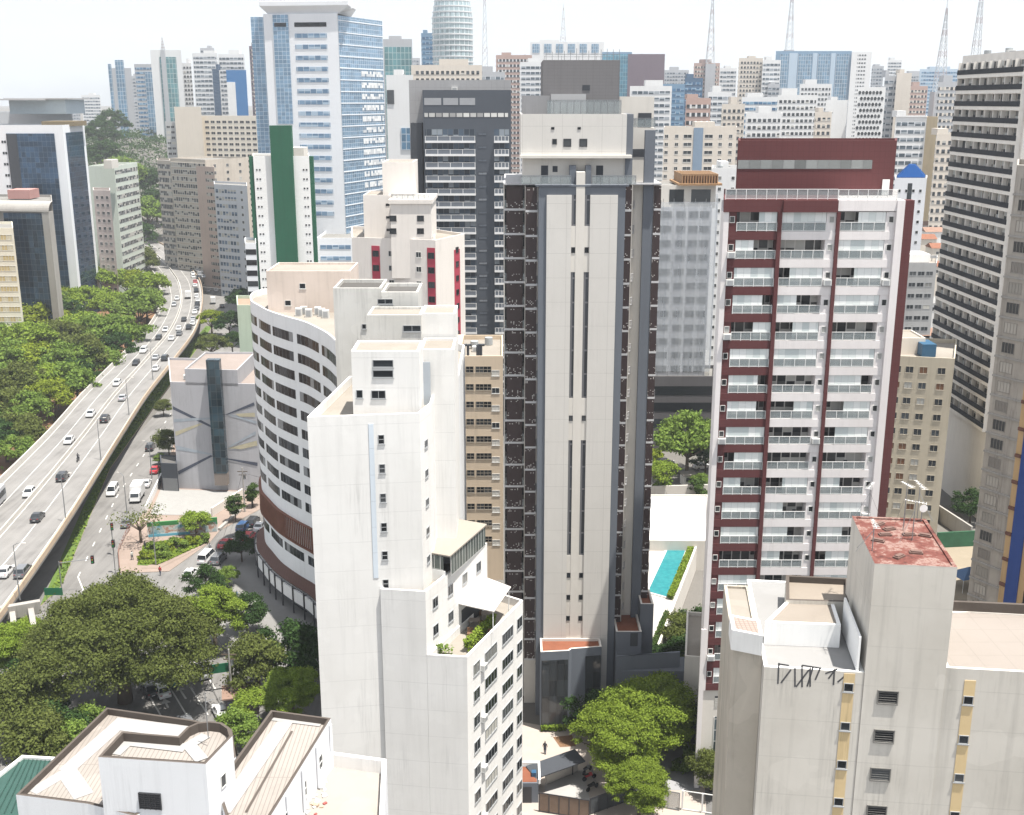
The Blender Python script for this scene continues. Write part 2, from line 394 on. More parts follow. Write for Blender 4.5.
# streets of the lower left
sheet('street', [(-95,108), (-6,118), (-20,175), (-48,210), (-66,262), (-60,330), (-78,420), (-115,520), (-160,600), (-178,585), (-140,510), (-112,430), (-98,330), (-92,240), (-84,180)], .02, ASPH, world=True)
sheet('side_street', [(70,-20), (140,-20), (140,180), (30,135), (-2,133), (-2,112)], .016, ASPHS, world=True)
sheet('park_soil', [(-400,90), (-96,90), (-99,170), (-108,240), (-119,330), (-140,445), (-240,520), (-400,520)], .03, SOIL, world=True)
# pavement island with lawn, wall and parking lot
sheet('pavement', [(119,573),(117.5,551),(126,533.6),(144.7,511),(157,490),(166,466),(175,440),(200,395),(225,360),(262,400),(262,508),(220,530),(210,542),(169,571)], .14, PAVE, kerb=KERB)
sheet('lawn', [(137,565),(143,546),(160,541),(200,538.5),(211,534.5),(202,546),(158,566)], .17, GRASS)
sheet('footpath', [(141,568),(158,561.5),(203,541),(207,541.5),(204,545.5),(160,568)], .185, PAVE)
sheet('parking_lot', [(161,488.5),(247,492),(212,515.5),(150,514.5)], .2, flat('bright_screed', (.27,.265,.255), .8, .1))
sheet('pavement', [(196,610),(240,566),(262,540),(300,560),(318,640),(318,680),(262,672),(232,640)], .14, wall('grey_pavement', (.20,.195,.19), .4, 0), kerb=KERB)
sheet('verge', [(40,606),(84,505),(126,424),(170,367),(206,326),(212,326),(205,338),(156,403.6),(110,468),(61,586)], .16, GRASS, kerb=wall('ochre_kerb', (.55,.42,.28), .3, 0))
# elevated road
LE = [(-97,60),(-97.2,120),(-100,180),(-105.7,241.3),(-111.6,283.7),(-116.4,325.9),(-122,370),(-132,418.9),(-146,463),(-160,502),(-181,552),(-206,608),(-232,660)]
RE = [(-72,60),(-72.6,120),(-78.6,178),(-88.2,241.3),(-94.6,283.7),(-99.5,325.9),(-105.3,370),(-116.4,421),(-130,470),(-143,507),(-164,563),(-190,621),(-217,672)]
def deckz(i): return 7.0 if i < 9 else 7.0 - (i-8)*1.0
def lerp2(a, b, t): return (a[0]+(b[0]-a[0])*t, a[1]+(b[1]-a[1])*t)
def catm(P, n=6):
    out = []
    for i in range(len(P)-1):
        p0, p1, p2, p3 = P[max(0,i-1)], P[i], P[i+1], P[min(len(P)-1,i+2)]
        for k in range(n):
            t = k/n; out.append(tuple(.5*(2*b+(c-a)*t+(2*a-5*b+4*c-d)*t*t+(3*b-a-3*c+d)*t**3) for a,b,c,d in zip(p0,p1,p2,p3)))
    return out + [tuple(P[-1])]
L3 = catm([(*p, deckz(i)) for i, p in enumerate(LE)]); R3 = catm([(*p, deckz(i)) for i, p in enumerate(RE)])
def deckline(t, dz=0, i0=0, i1=None):
    return [(a[0]+(b[0]-a[0])*t, a[1]+(b[1]-a[1])*t, a[2]+(b[2]-a[2])*t+dz) for a, b in list(zip(L3, R3))[i0:i1]]
def ribbon(name, t0, t1, mat, dz=.02, i0=0, i1=None, th=0):
    A, B = deckline(t0, dz, i0, i1), deckline(t1, dz, i0, i1); m = MB()
    for i in range(len(A)-1):
        m.quad(A[i], B[i], B[i+1], A[i+1])
        if th:
            d = lambda p: (p[0], p[1], p[2]-th)
            m.quad(d(A[i]), A[i], A[i+1], d(A[i+1])); m.quad(B[i], d(B[i]), d(B[i+1]), B[i+1]); m.quad(d(B[i]), d(A[i]), d(A[i+1]), d(B[i+1]))
    if th:
        for q in (0, -1): m.quad(A[q], d(A[q]), d(B[q]), B[q])
    return m.build(name, mat)
tag(ribbon('elevated_road', 0, 1, [ASPHL], 0, th=.4), kind='structure')
tag(ribbon('elevated_road', .11, .89, [CONC], -.42, th=1.3), kind='structure')
dk = ribbon('road_surface', .045, .47, asphalt_mat('deck_asphalt', (.178,.172,.166)), .012); tag(dk, kind='structure')
dk = ribbon('road_surface', .50, .955, dk.data.materials[0], .012); tag(dk, kind='structure')
mm = MB()
for t in (.255, .72, .055, .945, .465, .505):
    A, B = deckline(t-.004, .03), deckline(t+.004, .03)
    for i in range(len(A)-1):
        mm.quad(A[i], B[i], B[i+1], A[i+1])
tag(mm.build('road_markings', WHITEP), kind='structure')
def barrier(t0, t1, h, mat, label):
    m = MB(); A0, B0, A1, B1 = deckline(t0, .0), deckline(t1, .0), deckline(t0+(t1-t0)*.25, h), deckline(t1-(t1-t0)*.25, h)
    rings = [[A0[i], B0[i], B1[i], A1[i]] for i in range(len(A0))]; m.loft(rings); tag(m.build('concrete_barrier', mat), label, 'barrier', 'concrete barriers along the elevated road')
barrier(.0, .035, 1.1, CONCL, 'pale concrete parapet along the park side of the elevated road')
barrier(.472, .496, .8, CONCL, 'pale concrete divider between the two carriageways of the elevated road')
barrier(.972, 1.0, .85, wall('ochre_concrete', (.38,.30,.225), .3, .5), 'tan concrete parapet above the grass verge, service road side of the elevated road')
npil = 0
for i in range(3, len(L3), 6):
    if L3[i][1] > 560: continue
    a, b = L3[i], R3[i]; c = lerp2(a, b, .5); m = MB(); ang = math.atan2(b[1]-a[1], b[0]-a[0])
    M = Matrix.Translation((c[0], c[1], 0)) @ Matrix.Rotation(ang, 4, 'Z'); k = MB()
    k.box(-1.2, 1.2, -.7, .7, 0, a[2]-2.3); k.hexa([(-1.2,-.7,a[2]-2.3),(1.2,-.7,a[2]-2.3),(1.2,.7,a[2]-2.3),(-1.2,.7,a[2]-2.3),(-7.5,-.7,a[2]-1.52),(7.5,-.7,a[2]-1.52),(7.5,.7,a[2]-1.52),(-7.5,.7,a[2]-1.52)])
    m.add(k, M)
    if 200 < c[1] < 330: pass
    tag(m.build('road_pier', CONC), 'grey concrete pier with a flared head, under the elevated road', 'pier', 'piers under the elevated road')
# ground markings on the streets
def gline(a, b, wd, z=.03, mat=WHITEP, m=None):
    a, b = Vector(a), Vector(b); d = (b-a).normalized(); n = Vector((-d.y, d.x))*wd/2
    m.quad((*(a-n), z), (*(a+n), z), (*(b+n), z), (*(b-n), z))
m = MB()
def dashes(p, q, wd, on, offl):
    a, b = Vector(g(*p)), Vector(g(*q)); L_ = (b-a).length; d = (b-a).normalized(); s = 0
    while s < L_: gline(a+d*s, a+d*min(L_, s+on), wd, m=m); s += on+offl
dashes((78,577), (116,498), .22, 2.2, 5); dashes((116,498), (181,398), .22, 2.2, 5); dashes((84,592),(78,577), .22, 9, 5)
for p, q in (((147,692),(161,716)), ((166,681),(187,716)), ((187,682),(208,715)), ((172,663),(193,690)), ((145,680),(171,670)), ((188,655),(205,675)), ((205,672),(216,690)), ((222,690),(233,716))):
    gline(g(*p), g(*q), .22, m=m)
for i in range(7):   # zebra crossing
    a = Vector(g(150+i*6.2, 668-i*3.2)); b = Vector(g(158+i*6.2, 680-i*3.2)); gline(a, b, .5, m=m)
def arrow(px, py, qx, qy):
    a, b = Vector(g(px, py)), Vector(g(qx, qy)); d = (b-a).normalized(); n = Vector((-d.y, d.x)); gline(a, b-d*1.4, .28, m=m)
    c = b-d*1.5; m.poly([(*(c+n*.65), .03), (*(c-n*.65), .03), (*b, .03)])
arrow(186,699,177.5,686); arrow(168,708,164,698.5)
tag(m.build('road_markings', WHITEP), kind='structure')
# far hills and the wooded slope behind the left towers
rng = np.random.RandomState(4)
# thin city haze
hz = bpy.data.materials.new('city_haze'); hz.use_nodes = True; t_ = hz.node_tree; t_.nodes.clear()
o_ = t_.nodes.new('ShaderNodeOutputMaterial'); v_ = t_.nodes.new('ShaderNodeVolumePrincipled'); v_.inputs['Color'].default_value = (.88, .93, 1, 1); v_.inputs['Density'].default_value = HAZE
v_.inputs['Anisotropy'].default_value = .2
t_.links.new(v_.outputs[0], o_.inputs['Volume'])
if HAZE > 0:
    m = MB(); m.box(-3600, 3600, -300, 4300, -2, 320); tag(m.build('haze', hz), kind='stuff')
# ================================================================ near and middle buildings
WH = wall('white_render', (.74,.735,.72), .22, .28); WH2 = wall('white_paint', (.80,.80,.79), .12, .12); CREAM = wall('cream_render', (.58,.56,.53), .15, .12, tile=(2.4,3.0,.8)); CREAM2 = wall('warm_cream', (.66,.60,.52), .2, .2)
GREY = wall('slate_grey', (.135,.15,.175), .2, .12); GREYL = wall('light_grey', (.40,.40,.41), .2, .2); DARK = wall('charcoal', (.05,.055,.065), .2, .1)
MAROON = wall('maroon_tile', (.105,.035,.036), .18, .12, tile=(.6,.6,.5)); OLDC = wall('weathered_concrete', (.57,.54,.49), .5, .5, joints=1); OLDY = wall('ochre_strip', (.60,.46,.26), .3, .4)
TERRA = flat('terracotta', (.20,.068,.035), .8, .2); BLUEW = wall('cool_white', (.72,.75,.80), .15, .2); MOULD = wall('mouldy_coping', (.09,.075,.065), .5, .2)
CREAMP = wall('plain_cream', (.62,.59,.545), .2, .2); TAN = wall('tan_render', (.60,.49,.37), .2, .25)
RAILG = flat('rail_glass', (.30,.34,.35), .15, .05, 0, .6)
_t = RAILG.node_tree; _tb = _t.nodes.new('ShaderNodeBsdfTransparent'); _ms = _t.nodes.new('ShaderNodeMixShader'); _ms.inputs[0].default_value = .45
_po = [n for n in _t.nodes if n.type == 'BSDF_PRINCIPLED'][0]; _oo = [n for n in _t.nodes if n.type == 'OUTPUT_MATERIAL'][0]
_t.links.new(_tb.outputs[0], _ms.inputs[1]); _t.links.new(_po.outputs[0], _ms.inputs[2]); _t.links.new(_ms.outputs[0], _oo.inputs['Surface']); METAL = flat('grey_metal', (.25,.26,.27), .4, .1, .4); WMET = flat('white_metal', (.75,.75,.74), .45, .05)
def rail_mb(w, h=1.05, n=None, r=.03, mats=None, glass=True):
    m = MB(); n = n or max(1, round(w/1.1)); m.box(-w/2, w/2, -r, r, h-.06, h)
    for i in range(n+1): x = -w/2+w*i/n; m.box(x-r, x+r, -r, r, 0, h-.06)
    m.box(-w/2, w/2, -r*.8, r*.8, .08, .12)
    if glass: m.box(-w/2+.03, w/2-.03, -.008, .008, .13, h-.08, 1)
    return m, mats or [WMET, RAILG]
def rail(b, F, u0, u1, z, out=-.1, name='railing', h=1.05, mats=None, glass=True, n=None):
    w_ = u1-u0; b.inst(name, (name, round(w_,2), h, glass, str(mats), n), lambda: rail_mb(w_, h, n, .03, mats, glass), F, (u0+u1)/2, z, out)

# ---------------------------------------------------------------- cream and grey tower in the middle
YT = 138.0
def X(px, py, Y): return xat(px, Y, zat(py, Y))
ztr = zat(187, YT)                       # terrace level
x0, x1 = X(538.8,190,YT), X(625.7,190,YT)
T = Bld('apartment_tower', 'tall cream and slate tower with dark perforated balcony screens, centre', rect(x0, x1, YT, 164), 0, ztr, GREY, ROOFG, .0, body=False)
T.block(rect(x0, x1, YT, 160), 0, ztr, GREY, None, 0)
Ff = Face((x0, YT), (x1, YT)); W_ = Ff.len
cl0, cl1, cs0, cs1, cr0, cr1 = [X(p,190,YT)-x0 for p in (546.7,571.8,576.2,585,590.3,618)]
for a, b in ((cl0, cl1), (cr0, cr1)): T.panel('cladding_panel', Ff, a, b, 3, zat(195,YT), CREAM, .22, .22)
T.panel('cladding_strip', Ff, cs0, cs1, 3, zat(172,YT), CREAMP, .12, .12)
for (ya, yb) in ((226,272), (398,440), (555,640)):
    for (a, b) in ((cl1, cs0), (cs1, cr0)): T.panel('cladding_panel', Ff, a, b, zat(yb,YT), zat(ya,YT), CREAMP, .08, .08)
gs = glassfac('stair_glass', 3, 3.02, (.03,.035,.045), (.12,.12,.13), .22, .4, .08, 0)
for (ya, yb) in ((195,226), (272,398), (440,555)):
    for (a, b) in ((cl1, cs0), (cs1, cr0)): T.panel('stair_window', Ff, a+.03, b-.03, zat(yb,YT), zat(ya,YT), DARKG if False else gs, .03, .03)
for yy in (250, 418, 575, 597, 618):
    for (a, b) in ((cl1, cs0), (cs1, cr0)): T.inst('small_window', ('swin',), lambda: win_mb(.5,.7,FRD,DARKG,1,1,.04,.05,False,True), Ff, (a+b)/2, zat(yy,YT), .09)
def screen_mat():
    t = NT('perforated_screen'); u, v = t.uv(); uu, vv = t.math('DIVIDE', u, .17), t.math('DIVIDE', v, .17)
    cell = t.math('ADD', t.math('ADD', t.math('MULTIPLY', t.math('FLOOR', uu), 7.13), t.math('MULTIPLY', t.math('FLOOR', vv), 23.7)), t.math('MULTIPLY', t.rnd(), 300))
    wn = t.n('TexWhiteNoise', noise_dimensions='1D'); t.put(wn.inputs['W'], cell)
    dx, dy = t.math('SUBTRACT', t.math('FRACT', uu), .5), t.math('SUBTRACT', t.math('FRACT', vv), .5)
    d = t.math('LESS_THAN', t.math('ADD', t.math('MULTIPLY', dx, dx), t.math('MULTIPLY', dy, dy)), .16)
    low = t.math('MAXIMUM', t.math('LESS_THAN', v, .95), t.math('GREATER_THAN', v, 2.35))
    f = t.math('MULTIPLY', t.math('MULTIPLY', d, t.math('GREATER_THAN', wn.outputs['Value'], .85)), low)
    return t.set(t.mix(f, (.036,.021,.021), (.5,.48,.46)), .5, .4)
SCREEN = screen_mat(); SLABC = wall('slab_edge', (.52,.52,.53), .2, .2)
def slab_mb(w, d, th=.26):
    m = MB(); m.box(-w/2, w/2, -d, 0, 0, th); return m, [SLABC]
def screen_mb(w, h):
    m = MB(); m.box(-w/2, w/2, -.04, .04, 0, h); return m, [SCREEN]
def curved_rail_mb():
    m = MB(); n = 7
    P = [(.55*math.sin(math.pi/2*i/n)-.3, -.55*math.cos(math.pi/2*i/n)) for i in range(n+1)]
    for a, b in zip(P, P[1:]):
        m.quad((*a, 0), (*b, 0), (*b, .12), (*a, .12)); m.quad((*a,.12), (*b,.12), (-.3,0,.12), (-.3,0,.12)); m.bar((*a, 1.0), (*b, 1.0), .035, 0, 5); m.bar((*a, .1), (*a, 1.0), .02, 0, 4); m.bar((*a, .55), (*b, .55), .02, 0, 4)
    return m, [SLABC]
def balc(b, F, u0, u1, z, fh, d=1.5, scr=(), group=None, wallg=True):
    w_ = u1-u0
    o = b.inst('balcony', ('tbalc', round(w_,2), d), lambda: slab_mb(w_, d), F, (u0+u1)/2, z-.22)
    for (a, c) in scr:
        ww = c-a; fn = lambda: screen_mb(ww, fh-.26)
        key = ('scr', round(ww,2))
        if o is None: b.inst('screen', key, fn, F, u0+(a+c)/2, z+.01, d-.05)
        else:
            if key not in MESHES: mb, mt = fn(); MESHES[key] = (mb, mt, mb.mesh('screen', mt))
            q = bpy.data.objects.new('screen', MESHES[key][2]); COL.objects.link(q); q.parent = o; q.location = ((a+c)/2-w_/2, -d+.05, .23)
    for (a, c) in [(0, w_)]:
        rm = [METAL, RAILG]; key = ('balrail', round(w_,2), d)
        def fn(): return rail_mb(w_, 1.05, None, .025, rm, True)
        if o is not None:
            if key not in MESHES: mb, mt = fn(); MESHES[key] = (mb, mt, mb.mesh('railing', mt))
            q = bpy.data.objects.new('railing', MESHES[key][2]); COL.objects.link(q); q.parent = o; q.location = (0, -d+.12, .23)
    return o
NF, FH = 21, 3.02
xl = X(503.5,187,142)
T.block(rect(xl, x0, 143.2, 162), 0, ztr, GREYL, ROOFG, .6); T.block(rect(x0-1.55, x0, 141.2, 143.2), 0, ztr-.3, CREAMP, None, 0)
xr = X(661.5,187,142)
T.block(rect(x1, xr, 142.6, 162), 0, ztr, CREAMP, ROOFG, .6)
T.panel('cladding_pier', Face((x1,142.6), (xr,142.6)), X(643,187,142.6)-x1, X(653,187,142.6)-x1, 0, zat(130,142.6), GREY, .8, .8)
FlA = Face((xl, 143.2), (x0-1.55, 143.2)); FlB = Face((x0-1.55, 141.2), (x0, 141.2)); FrA = Face((x1, 142.6), (x1+1.05, 142.6)); FrB = Face((X(653,187,142.6), 142.6), (xr, 142.6))
wA = FlA.len
doorg = panes('balcony_doors', .7, 3, mcol=(.1,.1,.11), plight=.3, mw=.06, mh=0)
for i in range(NF):
    z = ztr - FH*(i+1) + .1
    if z < 7: break
    balc(T, FlA, 0, wA-.05, z, FH, 1.6, [(.35, wA-.35)]); balc(T, FlB, .0, 1.5, z, FH, 1.7, [(.0, 1.38)])
    balc(T, FrA, .02, 1.0, z, FH, 2.2, [(.0, .98)])
    T.inst('curved_railing', ('crail',), curved_rail_mb, Face((x1+1.0,142.6), (xr,142.6)), .38, z-.1, 0)
    balc(T, FrB, .05, FrB.len, z, FH, .9, [(.0, FrB.len-.1)])
    for F_, a, b in ((FlA, .1, wA-.1), (FlB, .1, 1.45)): T.inst('balcony_door', ('bdoor', round(b-a,2)), (lambda ww: (lambda: band_mb(ww, 2.2, doorg, .03, None)))(b-a), F_, (a+b)/2, z+1.2)
for q0, q1, ya, yb in ((x0-.13, x0-.01, 139.7, 141.15), (xl+.0, xl+.12, 141.6, 143.15), (x0-1.64, x0-1.56, 141.0, 143.15), (x1+1.06, x1+1.14, 140.6, 142.55)):
    T.box('side_fin', CREAMP, q0, q1, ya, yb, 7, ztr-.05)
# roof terrace storey and the blocks on top
zt2, zt3 = zat(158, 140), zat(114, 140)
T.box('terrace_slab', GREY, x0-.4, x1+.4, 137.85, 141.0, ztr+.05, ztr+.25); T.box('terrace_slab', GREYL, xl, xr-.1, 141.02, 160, ztr+.03, ztr+.22)
xa, xb = X(520.6,140,140), X(626.4,140,140)
T.block(rect(xa+.3, xb, 140.9, 156), ztr+.25, zt2, CREAMP, None, 0, name='penthouse_wall')
T.block(rect(xa, xb, 140, 157), zt2+.35, zt3, CREAM, ROOFG, .5, name='penthouse_wall')
T.box('canopy_slab', CREAMP, xa-.1, X(632,158,139.4), 139.4, 157.2, zt2, zt2+.35)
T.block(rect(xb, X(633,140,140.6), 140.6, 157.2), ztr+.25, zt3-.02, GREY, None, 0, name='pier')
Ft = Face((xa, 140.9), (xb, 140.9))
for p0, p1, ya, yb in ((541,548,165.5,184), (596,603,165.5,184), (552.5,557.5,166,172)):
    T.panel('terrace_door', Ft, X(p0,175,140.9)-xa, X(p1,175,140.9)-xa, zat(yb,140.9), zat(ya,140.9), DARK, .04, .04)
T.block(rect(X(569.5,180,139.6), X(576,180,139.6), 139.6, 140.85), ztr+.25, zat(165.5,139.6), GREY, None, 0, name='pier'); T.block(rect(X(585.5,180,139.6), X(591,180,139.6), 139.6, 140.85), ztr+.25, zat(165.5,139.6), GREY, None, 0, name='pier')
T.box('pier', CREAMP, X(576.5,180,138.4), X(585,180,138.4), 138.4, 139.6, ztr+.25, zat(172,138.4))
F2 = Face((xa, 140), (xb, 140))
for px, py, ww, hh in ((552.8,128.3,.4,.3), (579.2,128.3,.4,.3), (554.6,141.7,.55,.65), (567.3,142.8,.95,.95), (583.3,142.8,.95,.95)):
    T.inst('window', ('tw', ww, hh), (lambda a, b: (lambda: win_mb(a, b, FRD, DARKG, 1, 1, .05, .06, False, True)))(ww, hh), F2, X(px,py,140)-xa, zat(py,140))
Fr_ = Face((xl, 137.7), (xr, 137.7))
for a, b in ((X(521,180,137.7), X(571,180,137.7)), (X(592,180,137.7), X(636,180,137.7))):
    rail(T, Fr_, a-xl, b-xl, ztr+.25, -.1, 'terrace_railing', 1.15, [METAL, RAILG])
T.block(rect(X(543,80,146), X(619.5,80,146), 146, 157), zt3-.4, zat(60,146), wall('grey_block', (.17,.165,.17), .25, .2, tile=(.8,.4,.4)), ROOFD, .5, name='tank_house_wall')
T.panel('louvre', Face((X(543,80,146),146), (X(619.5,80,146),146)), X(582.5,87,146)-X(543,87,146), X(590,87,146)-X(543,87,146), zat(90.5,146), zat(85,146), DARK, .05, .05)
T.block(rect(X(551,100,144), X(586,100,144), 144, 145.95), zt3-.4, zat(94,144), GREYL, ROOFG, .3, name='plant_box'); T.block(rect(X(522,100,145), X(551,100,145), 145, 150), zt3-.4, zat(95.5,145), wall('mid_grey', (.27,.27,.28), .2, .2), ROOFG, .3, name='plant_box')
rail(T, F2, X(547,110,141.5)-xa, X(621,110,141.5)-xa, zt3-.35, -1.4, 'glass_balustrade', 2.0, [METAL, RAILG], n=11)
m = MB(); xp0, xp1 = X(546,60,147), X(619,60,147); zp = zat(60,146)
for i in range(13):
    q = xp0+(xp1-xp0)*i/12; m.bar((q,146.6,zp-.4), (q,146.6,zp+random.Random(i).uniform(.9,1.7)), .035, 0, 5)
m.bar((xp0,146.6,zp+.7), (xp1,146.6,zp+.7), .03, 0, 5); m.bar((xp0,155,zp+.7), (xp1,155,zp+.7), .03, 0, 5)
for i in range(0, 13, 3): q = xp0+(xp1-xp0)*i/12; m.bar((q,155,zp-.4), (q,155,zp+.8), .03, 0, 5)
T.part('roof_railing', m, METAL)
xq0, xq1 = X(620,110,147), X(655,110,147)
T.block(rect(xb+.05, X(655,150,144), 144, 160), ztr, zat(128,144), CREAMP, ROOFG, .6, name='stair_wall'); T.block(rect(xq0, xq1, 148, 160), zat(128,148), zat(96.5,148), CREAMP, ROOFG, .5, name='stair_wall')
T.panel('opening', Face((xq0,148), (xq1,148)), (xq1-xq0)*.55, xq1-xq0-.3, zat(127,148), zat(113,148), DARK, .05, .05)
rail(T, Face((xb,144), (xq1,144)), .2, 3.9, zat(128,144), -.15, 'glass_balustrade', 1.2, [METAL, RAILG])
T.panel('opening', Face((xb,144), (xq1,144)), 1.2, 2.8, zat(157,144), zat(149,144), DARK, .05, .05)
T.done()
# entrance pavilion at its foot
zl = zat(651, 134.2)
PL = [g(540.7,652,zl), g(569,650.6,zl), g(571.6,648.7,zl), g(601.7,646.5,zl), (X(601,640,134)+.2, 137.9), (g(540.7,652,zl)[0], 137.9)]
E = Bld('entrance_hall', 'glass fronted grey entrance pavilion with terracotta roof at tower foot', PL, 0, zl, GREY, TERRA, .35, capm=CREAMP)
E.panel('glass_front', E.f(0), .15, E.f(0).len-.1, .4, zat(659,134)-.2, glassfac('lobby_glass', 1.0, 2.3, (.045,.05,.055), (.01,.01,.01), .06, .4, .05, .1), .06, .06)
E.panel('glass_front', E.f(2), 1.9, E.f(2).len-.1, 1, zat(659,134)-.2, MATS['lobby_glass'], .06, .06); E.done()
P2 = [(X(601,660,136)+.3, 135.0), (X(655,660,140), 138), (X(655,660,140), 150), (xr+.5, 150), (xr+.5, 141.2), (x1+.5, 138.5)]
PD = Bld('podium', 'slate podium block with terracotta roof terraces at right of tower foot', [(x1+.1,136.5),(x1+3.5,136.5),(x1+3.5,146),(x1+.1,146)], 0, zat(630,137), GREY, TERRA, .5, capm=CREAMP)
PD.block([(x1+3.55,139),(x1+5.3,139),(x1+5.3,150),(x1+3.55,150)], 0, zat(604,139), GREY, TERRA, .4, capm=CREAMP); PD.box('terrace_floor', GREY, x1+.2, x1+9.5, 132.5, 136.4, 0, zat(655,135)-1.0)
PD.block([(x1-.2,132.6),(x1+8.2,133.5),(x1+8.2,133.9),(x1-.2,132.4)], 0, zat(656,132.5), GREY, None, 0, name='terrace_wall', capm=CREAMP)
PD.panel('window', Face((x1+.1,136.5), (x1+3.5,136.5)), 1.9, 2.9, zat(646,136.5), zat(633,136.5), DARKG, .04, .04); PD.done()
# pool deck
PZ = 3.6
dk = [g(600,655,PZ), g(655,655,PZ), g(664,640,PZ), g(709,560,PZ), g(712,500,PZ), g(640,494,PZ)]
D_ = Bld('pool_deck', 'white terrace with a long turquoise lap pool beside tower', [g(625,650,PZ), g(655,650,PZ), g(694,548,PZ), g(640,540,PZ)], 0, PZ, CONCL, None, 0, cat='pool', body=False)
m = MB(); Pd = [g(618,655,PZ), g(655,655,PZ), g(697,545,PZ), g(640,540,PZ)]; Pd = Pd if sum(Pd[i-1][0]*Pd[i][1]-Pd[i][0]*Pd[i-1][1] for i in range(4)) > 0 else Pd[::-1]
m.prism(Pd, 0, PZ); D_.part('deck', m, flat('white_deck', (.38,.365,.345), .7, .08))
pw_ = [g(648,592,PZ), g(667.6,597.5,PZ), g(687,546.5,PZ), g(670,545,PZ)]
m = MB(); I = inset(pw_ if sum(pw_[i-1][0]*pw_[i][1]-pw_[i][0]*pw_[i-1][1] for i in range(4)) > 0 else pw_[::-1], -.45); m.prism(I, PZ-.5, PZ+.12); D_.part('pool_coping', m, flat('pool_coping_stone', (.45,.44,.43), .6, .06))
t = NT('pool_water'); vn = t.n('TexVoronoi'); vn.inputs['Scale'].default_value = 1.4; t.put(vn.inputs['Vector'], t.pos()); t.bump(t.noise(t.pos(), 2.5, 3), .12, .05)
PW = t.set(t.mix(vn.outputs['Distance'], (.028,.22,.235), (.016,.16,.18)), .05, .5)
m = MB(); m.poly([(*p, PZ+.135) for p in (pw_ if sum(pw_[i-1][0]*pw_[i][1]-pw_[i][0]*pw_[i-1][1] for i in range(4)) > 0 else pw_[::-1])]); D_.part('pool_water', m, PW)
for a, b in ((g(655,655,PZ), g(697,545,PZ)),):
    m = MB(); d = (Vector(b)-Vector(a)).normalized(); n = Vector((d.y, -d.x)); q = [Vector(a), Vector(b), Vector(b)+n*.35, Vector(a)+n*.35]
    m.prism([(p.x, p.y) for p in reversed(q)], 0, PZ+.9); D_.part('deck_wall', m, CREAMP)
wr = Bld('flat_roofed_hall', 'low hall with bright white flat roof behind the pool', [g(636,540,PZ+2), g(708,541,PZ+2), g(708,494.5,PZ+2), g(640,494.5,PZ+2)], 0, PZ+2, CREAMP, flat('white_roof', (.55,.54,.53), .7, .05), .4)
# ---------------------------------------------------------------- maroon tower
MWH = wall('pinkish_white', (.70,.665,.66), .2, .2)
YM = 121.0
def XM(px): return xat(px, YM, zat(264, YM))
a0, b0, b1, s1, c0, c1, s2, d0, d1, e0, e1, e2 = [XM(p) for p in (721.5,732,775.5,774.7,779,831,833,838,889,891.5,899,910)]
zm = 69.6; z_base = 13.2; NM = 19; fh = (zm-z_base)/NM
Mx = Bld('apartment_tower', 'maroon and white apartment tower with stacked glazed balconies', rect(a0, e2, 122.5, 141), 0, zm+1.3, MWH, ROOFG, .0, body=False)
MR = lambda l, r, ya, yb: [(l,ya),(r,ya),(r*yb/ya,yb),(l*(1+.98*(yb/ya-1)),yb)]
Mx.block(MR(a0, e2, 122.5, 136), z_base, zm, MWH, None, 0); Mx.block(MR(a0, e2-.3, 121.2, 135.9), 0, z_base, CREAMP, None, 0, name='base_wall')
m = MB(); m.prism(MR(a0-.1, s2, 120.85, 136), zm, zm+1.3, bot=True); Mx.part('fascia', m, MAROON); m = MB(); m.prism(MR(s2+.02, e0, 120.9, 136), zm+.1, zm+1.25, bot=True); Mx.part('fascia', m, MWH); Mx.box('fascia', MAROON, c0, s2-.02, 120.5, 120.84, zm, zm+1.25)
FM = Face((a0, YM), (e2, YM))
for (p, q, mt, y0, top) in ((a0, a0+.55, MWH, 121.0, zm), (b1-.05, c0, MAROON, 120.8, zm), (s2, d0-.15, MAROON, 120.8, zm), (e0, e1, MWH, 120.7, zm+1.25), (e1+.005, e2, MAROON, 121.3, zm+1.2)):
    Mx.box('pilaster', mt, p, q, y0, 122.5, z_base-.0, top)
Mx.box('pilaster', MWH, a0-.25, a0+.3, 120.9, 121.25, 0, z_base+8)
CURT = panes('curtain_glass', .75, 30, (.50,.55,.55), (.62,.66,.65), (.72,.74,.73), (.50,.52,.52), .05, 0, .45, .4, rough=.12, blind=False)
BACK = panes('balcony_glazing', 1.05, 30, (.028,.03,.033), (.085,.085,.083), (.45,.44,.41), (.55,.53,.5), .12, 0, .34, .36, rough=.1, blind=False)
NICHE = winglass('niche_window', [(0,(.02,.022,.025)),(.55,(.07,.07,.07)),(.8,(.3,.3,.29))])
def span_mb(w, mat, niche, side):
    m = MB(); m.box(-w/2, w/2, -1.5, 0, -.9, 0); m.box(-w/2, w/2, -1.46, 0, fh-.92, fh-.905, 0)
    if niche:
        s = -1 if side == 'L' else 1; a, b = sorted((s*w/2, s*(w/2-niche))); m.box(a, b, -1.44, 0, .002, fh-.905, 0)
    return m, [mat]
def small_mb(name, fn):
    if name not in MESHES: mb, mt = fn(); MESHES[name] = (mb, mt, mb.mesh(name[0], mt))
    return MESHES[name][2]
rr = random.Random(7)
CLOSED = {0:'0010010010011011101', 1:'1000010000000000010', 2:'0101010000010011001'}   # balconies closed with white curtains, per column from the top
WFRM = flat('balcony_white', (.72,.72,.71), .4, .05)
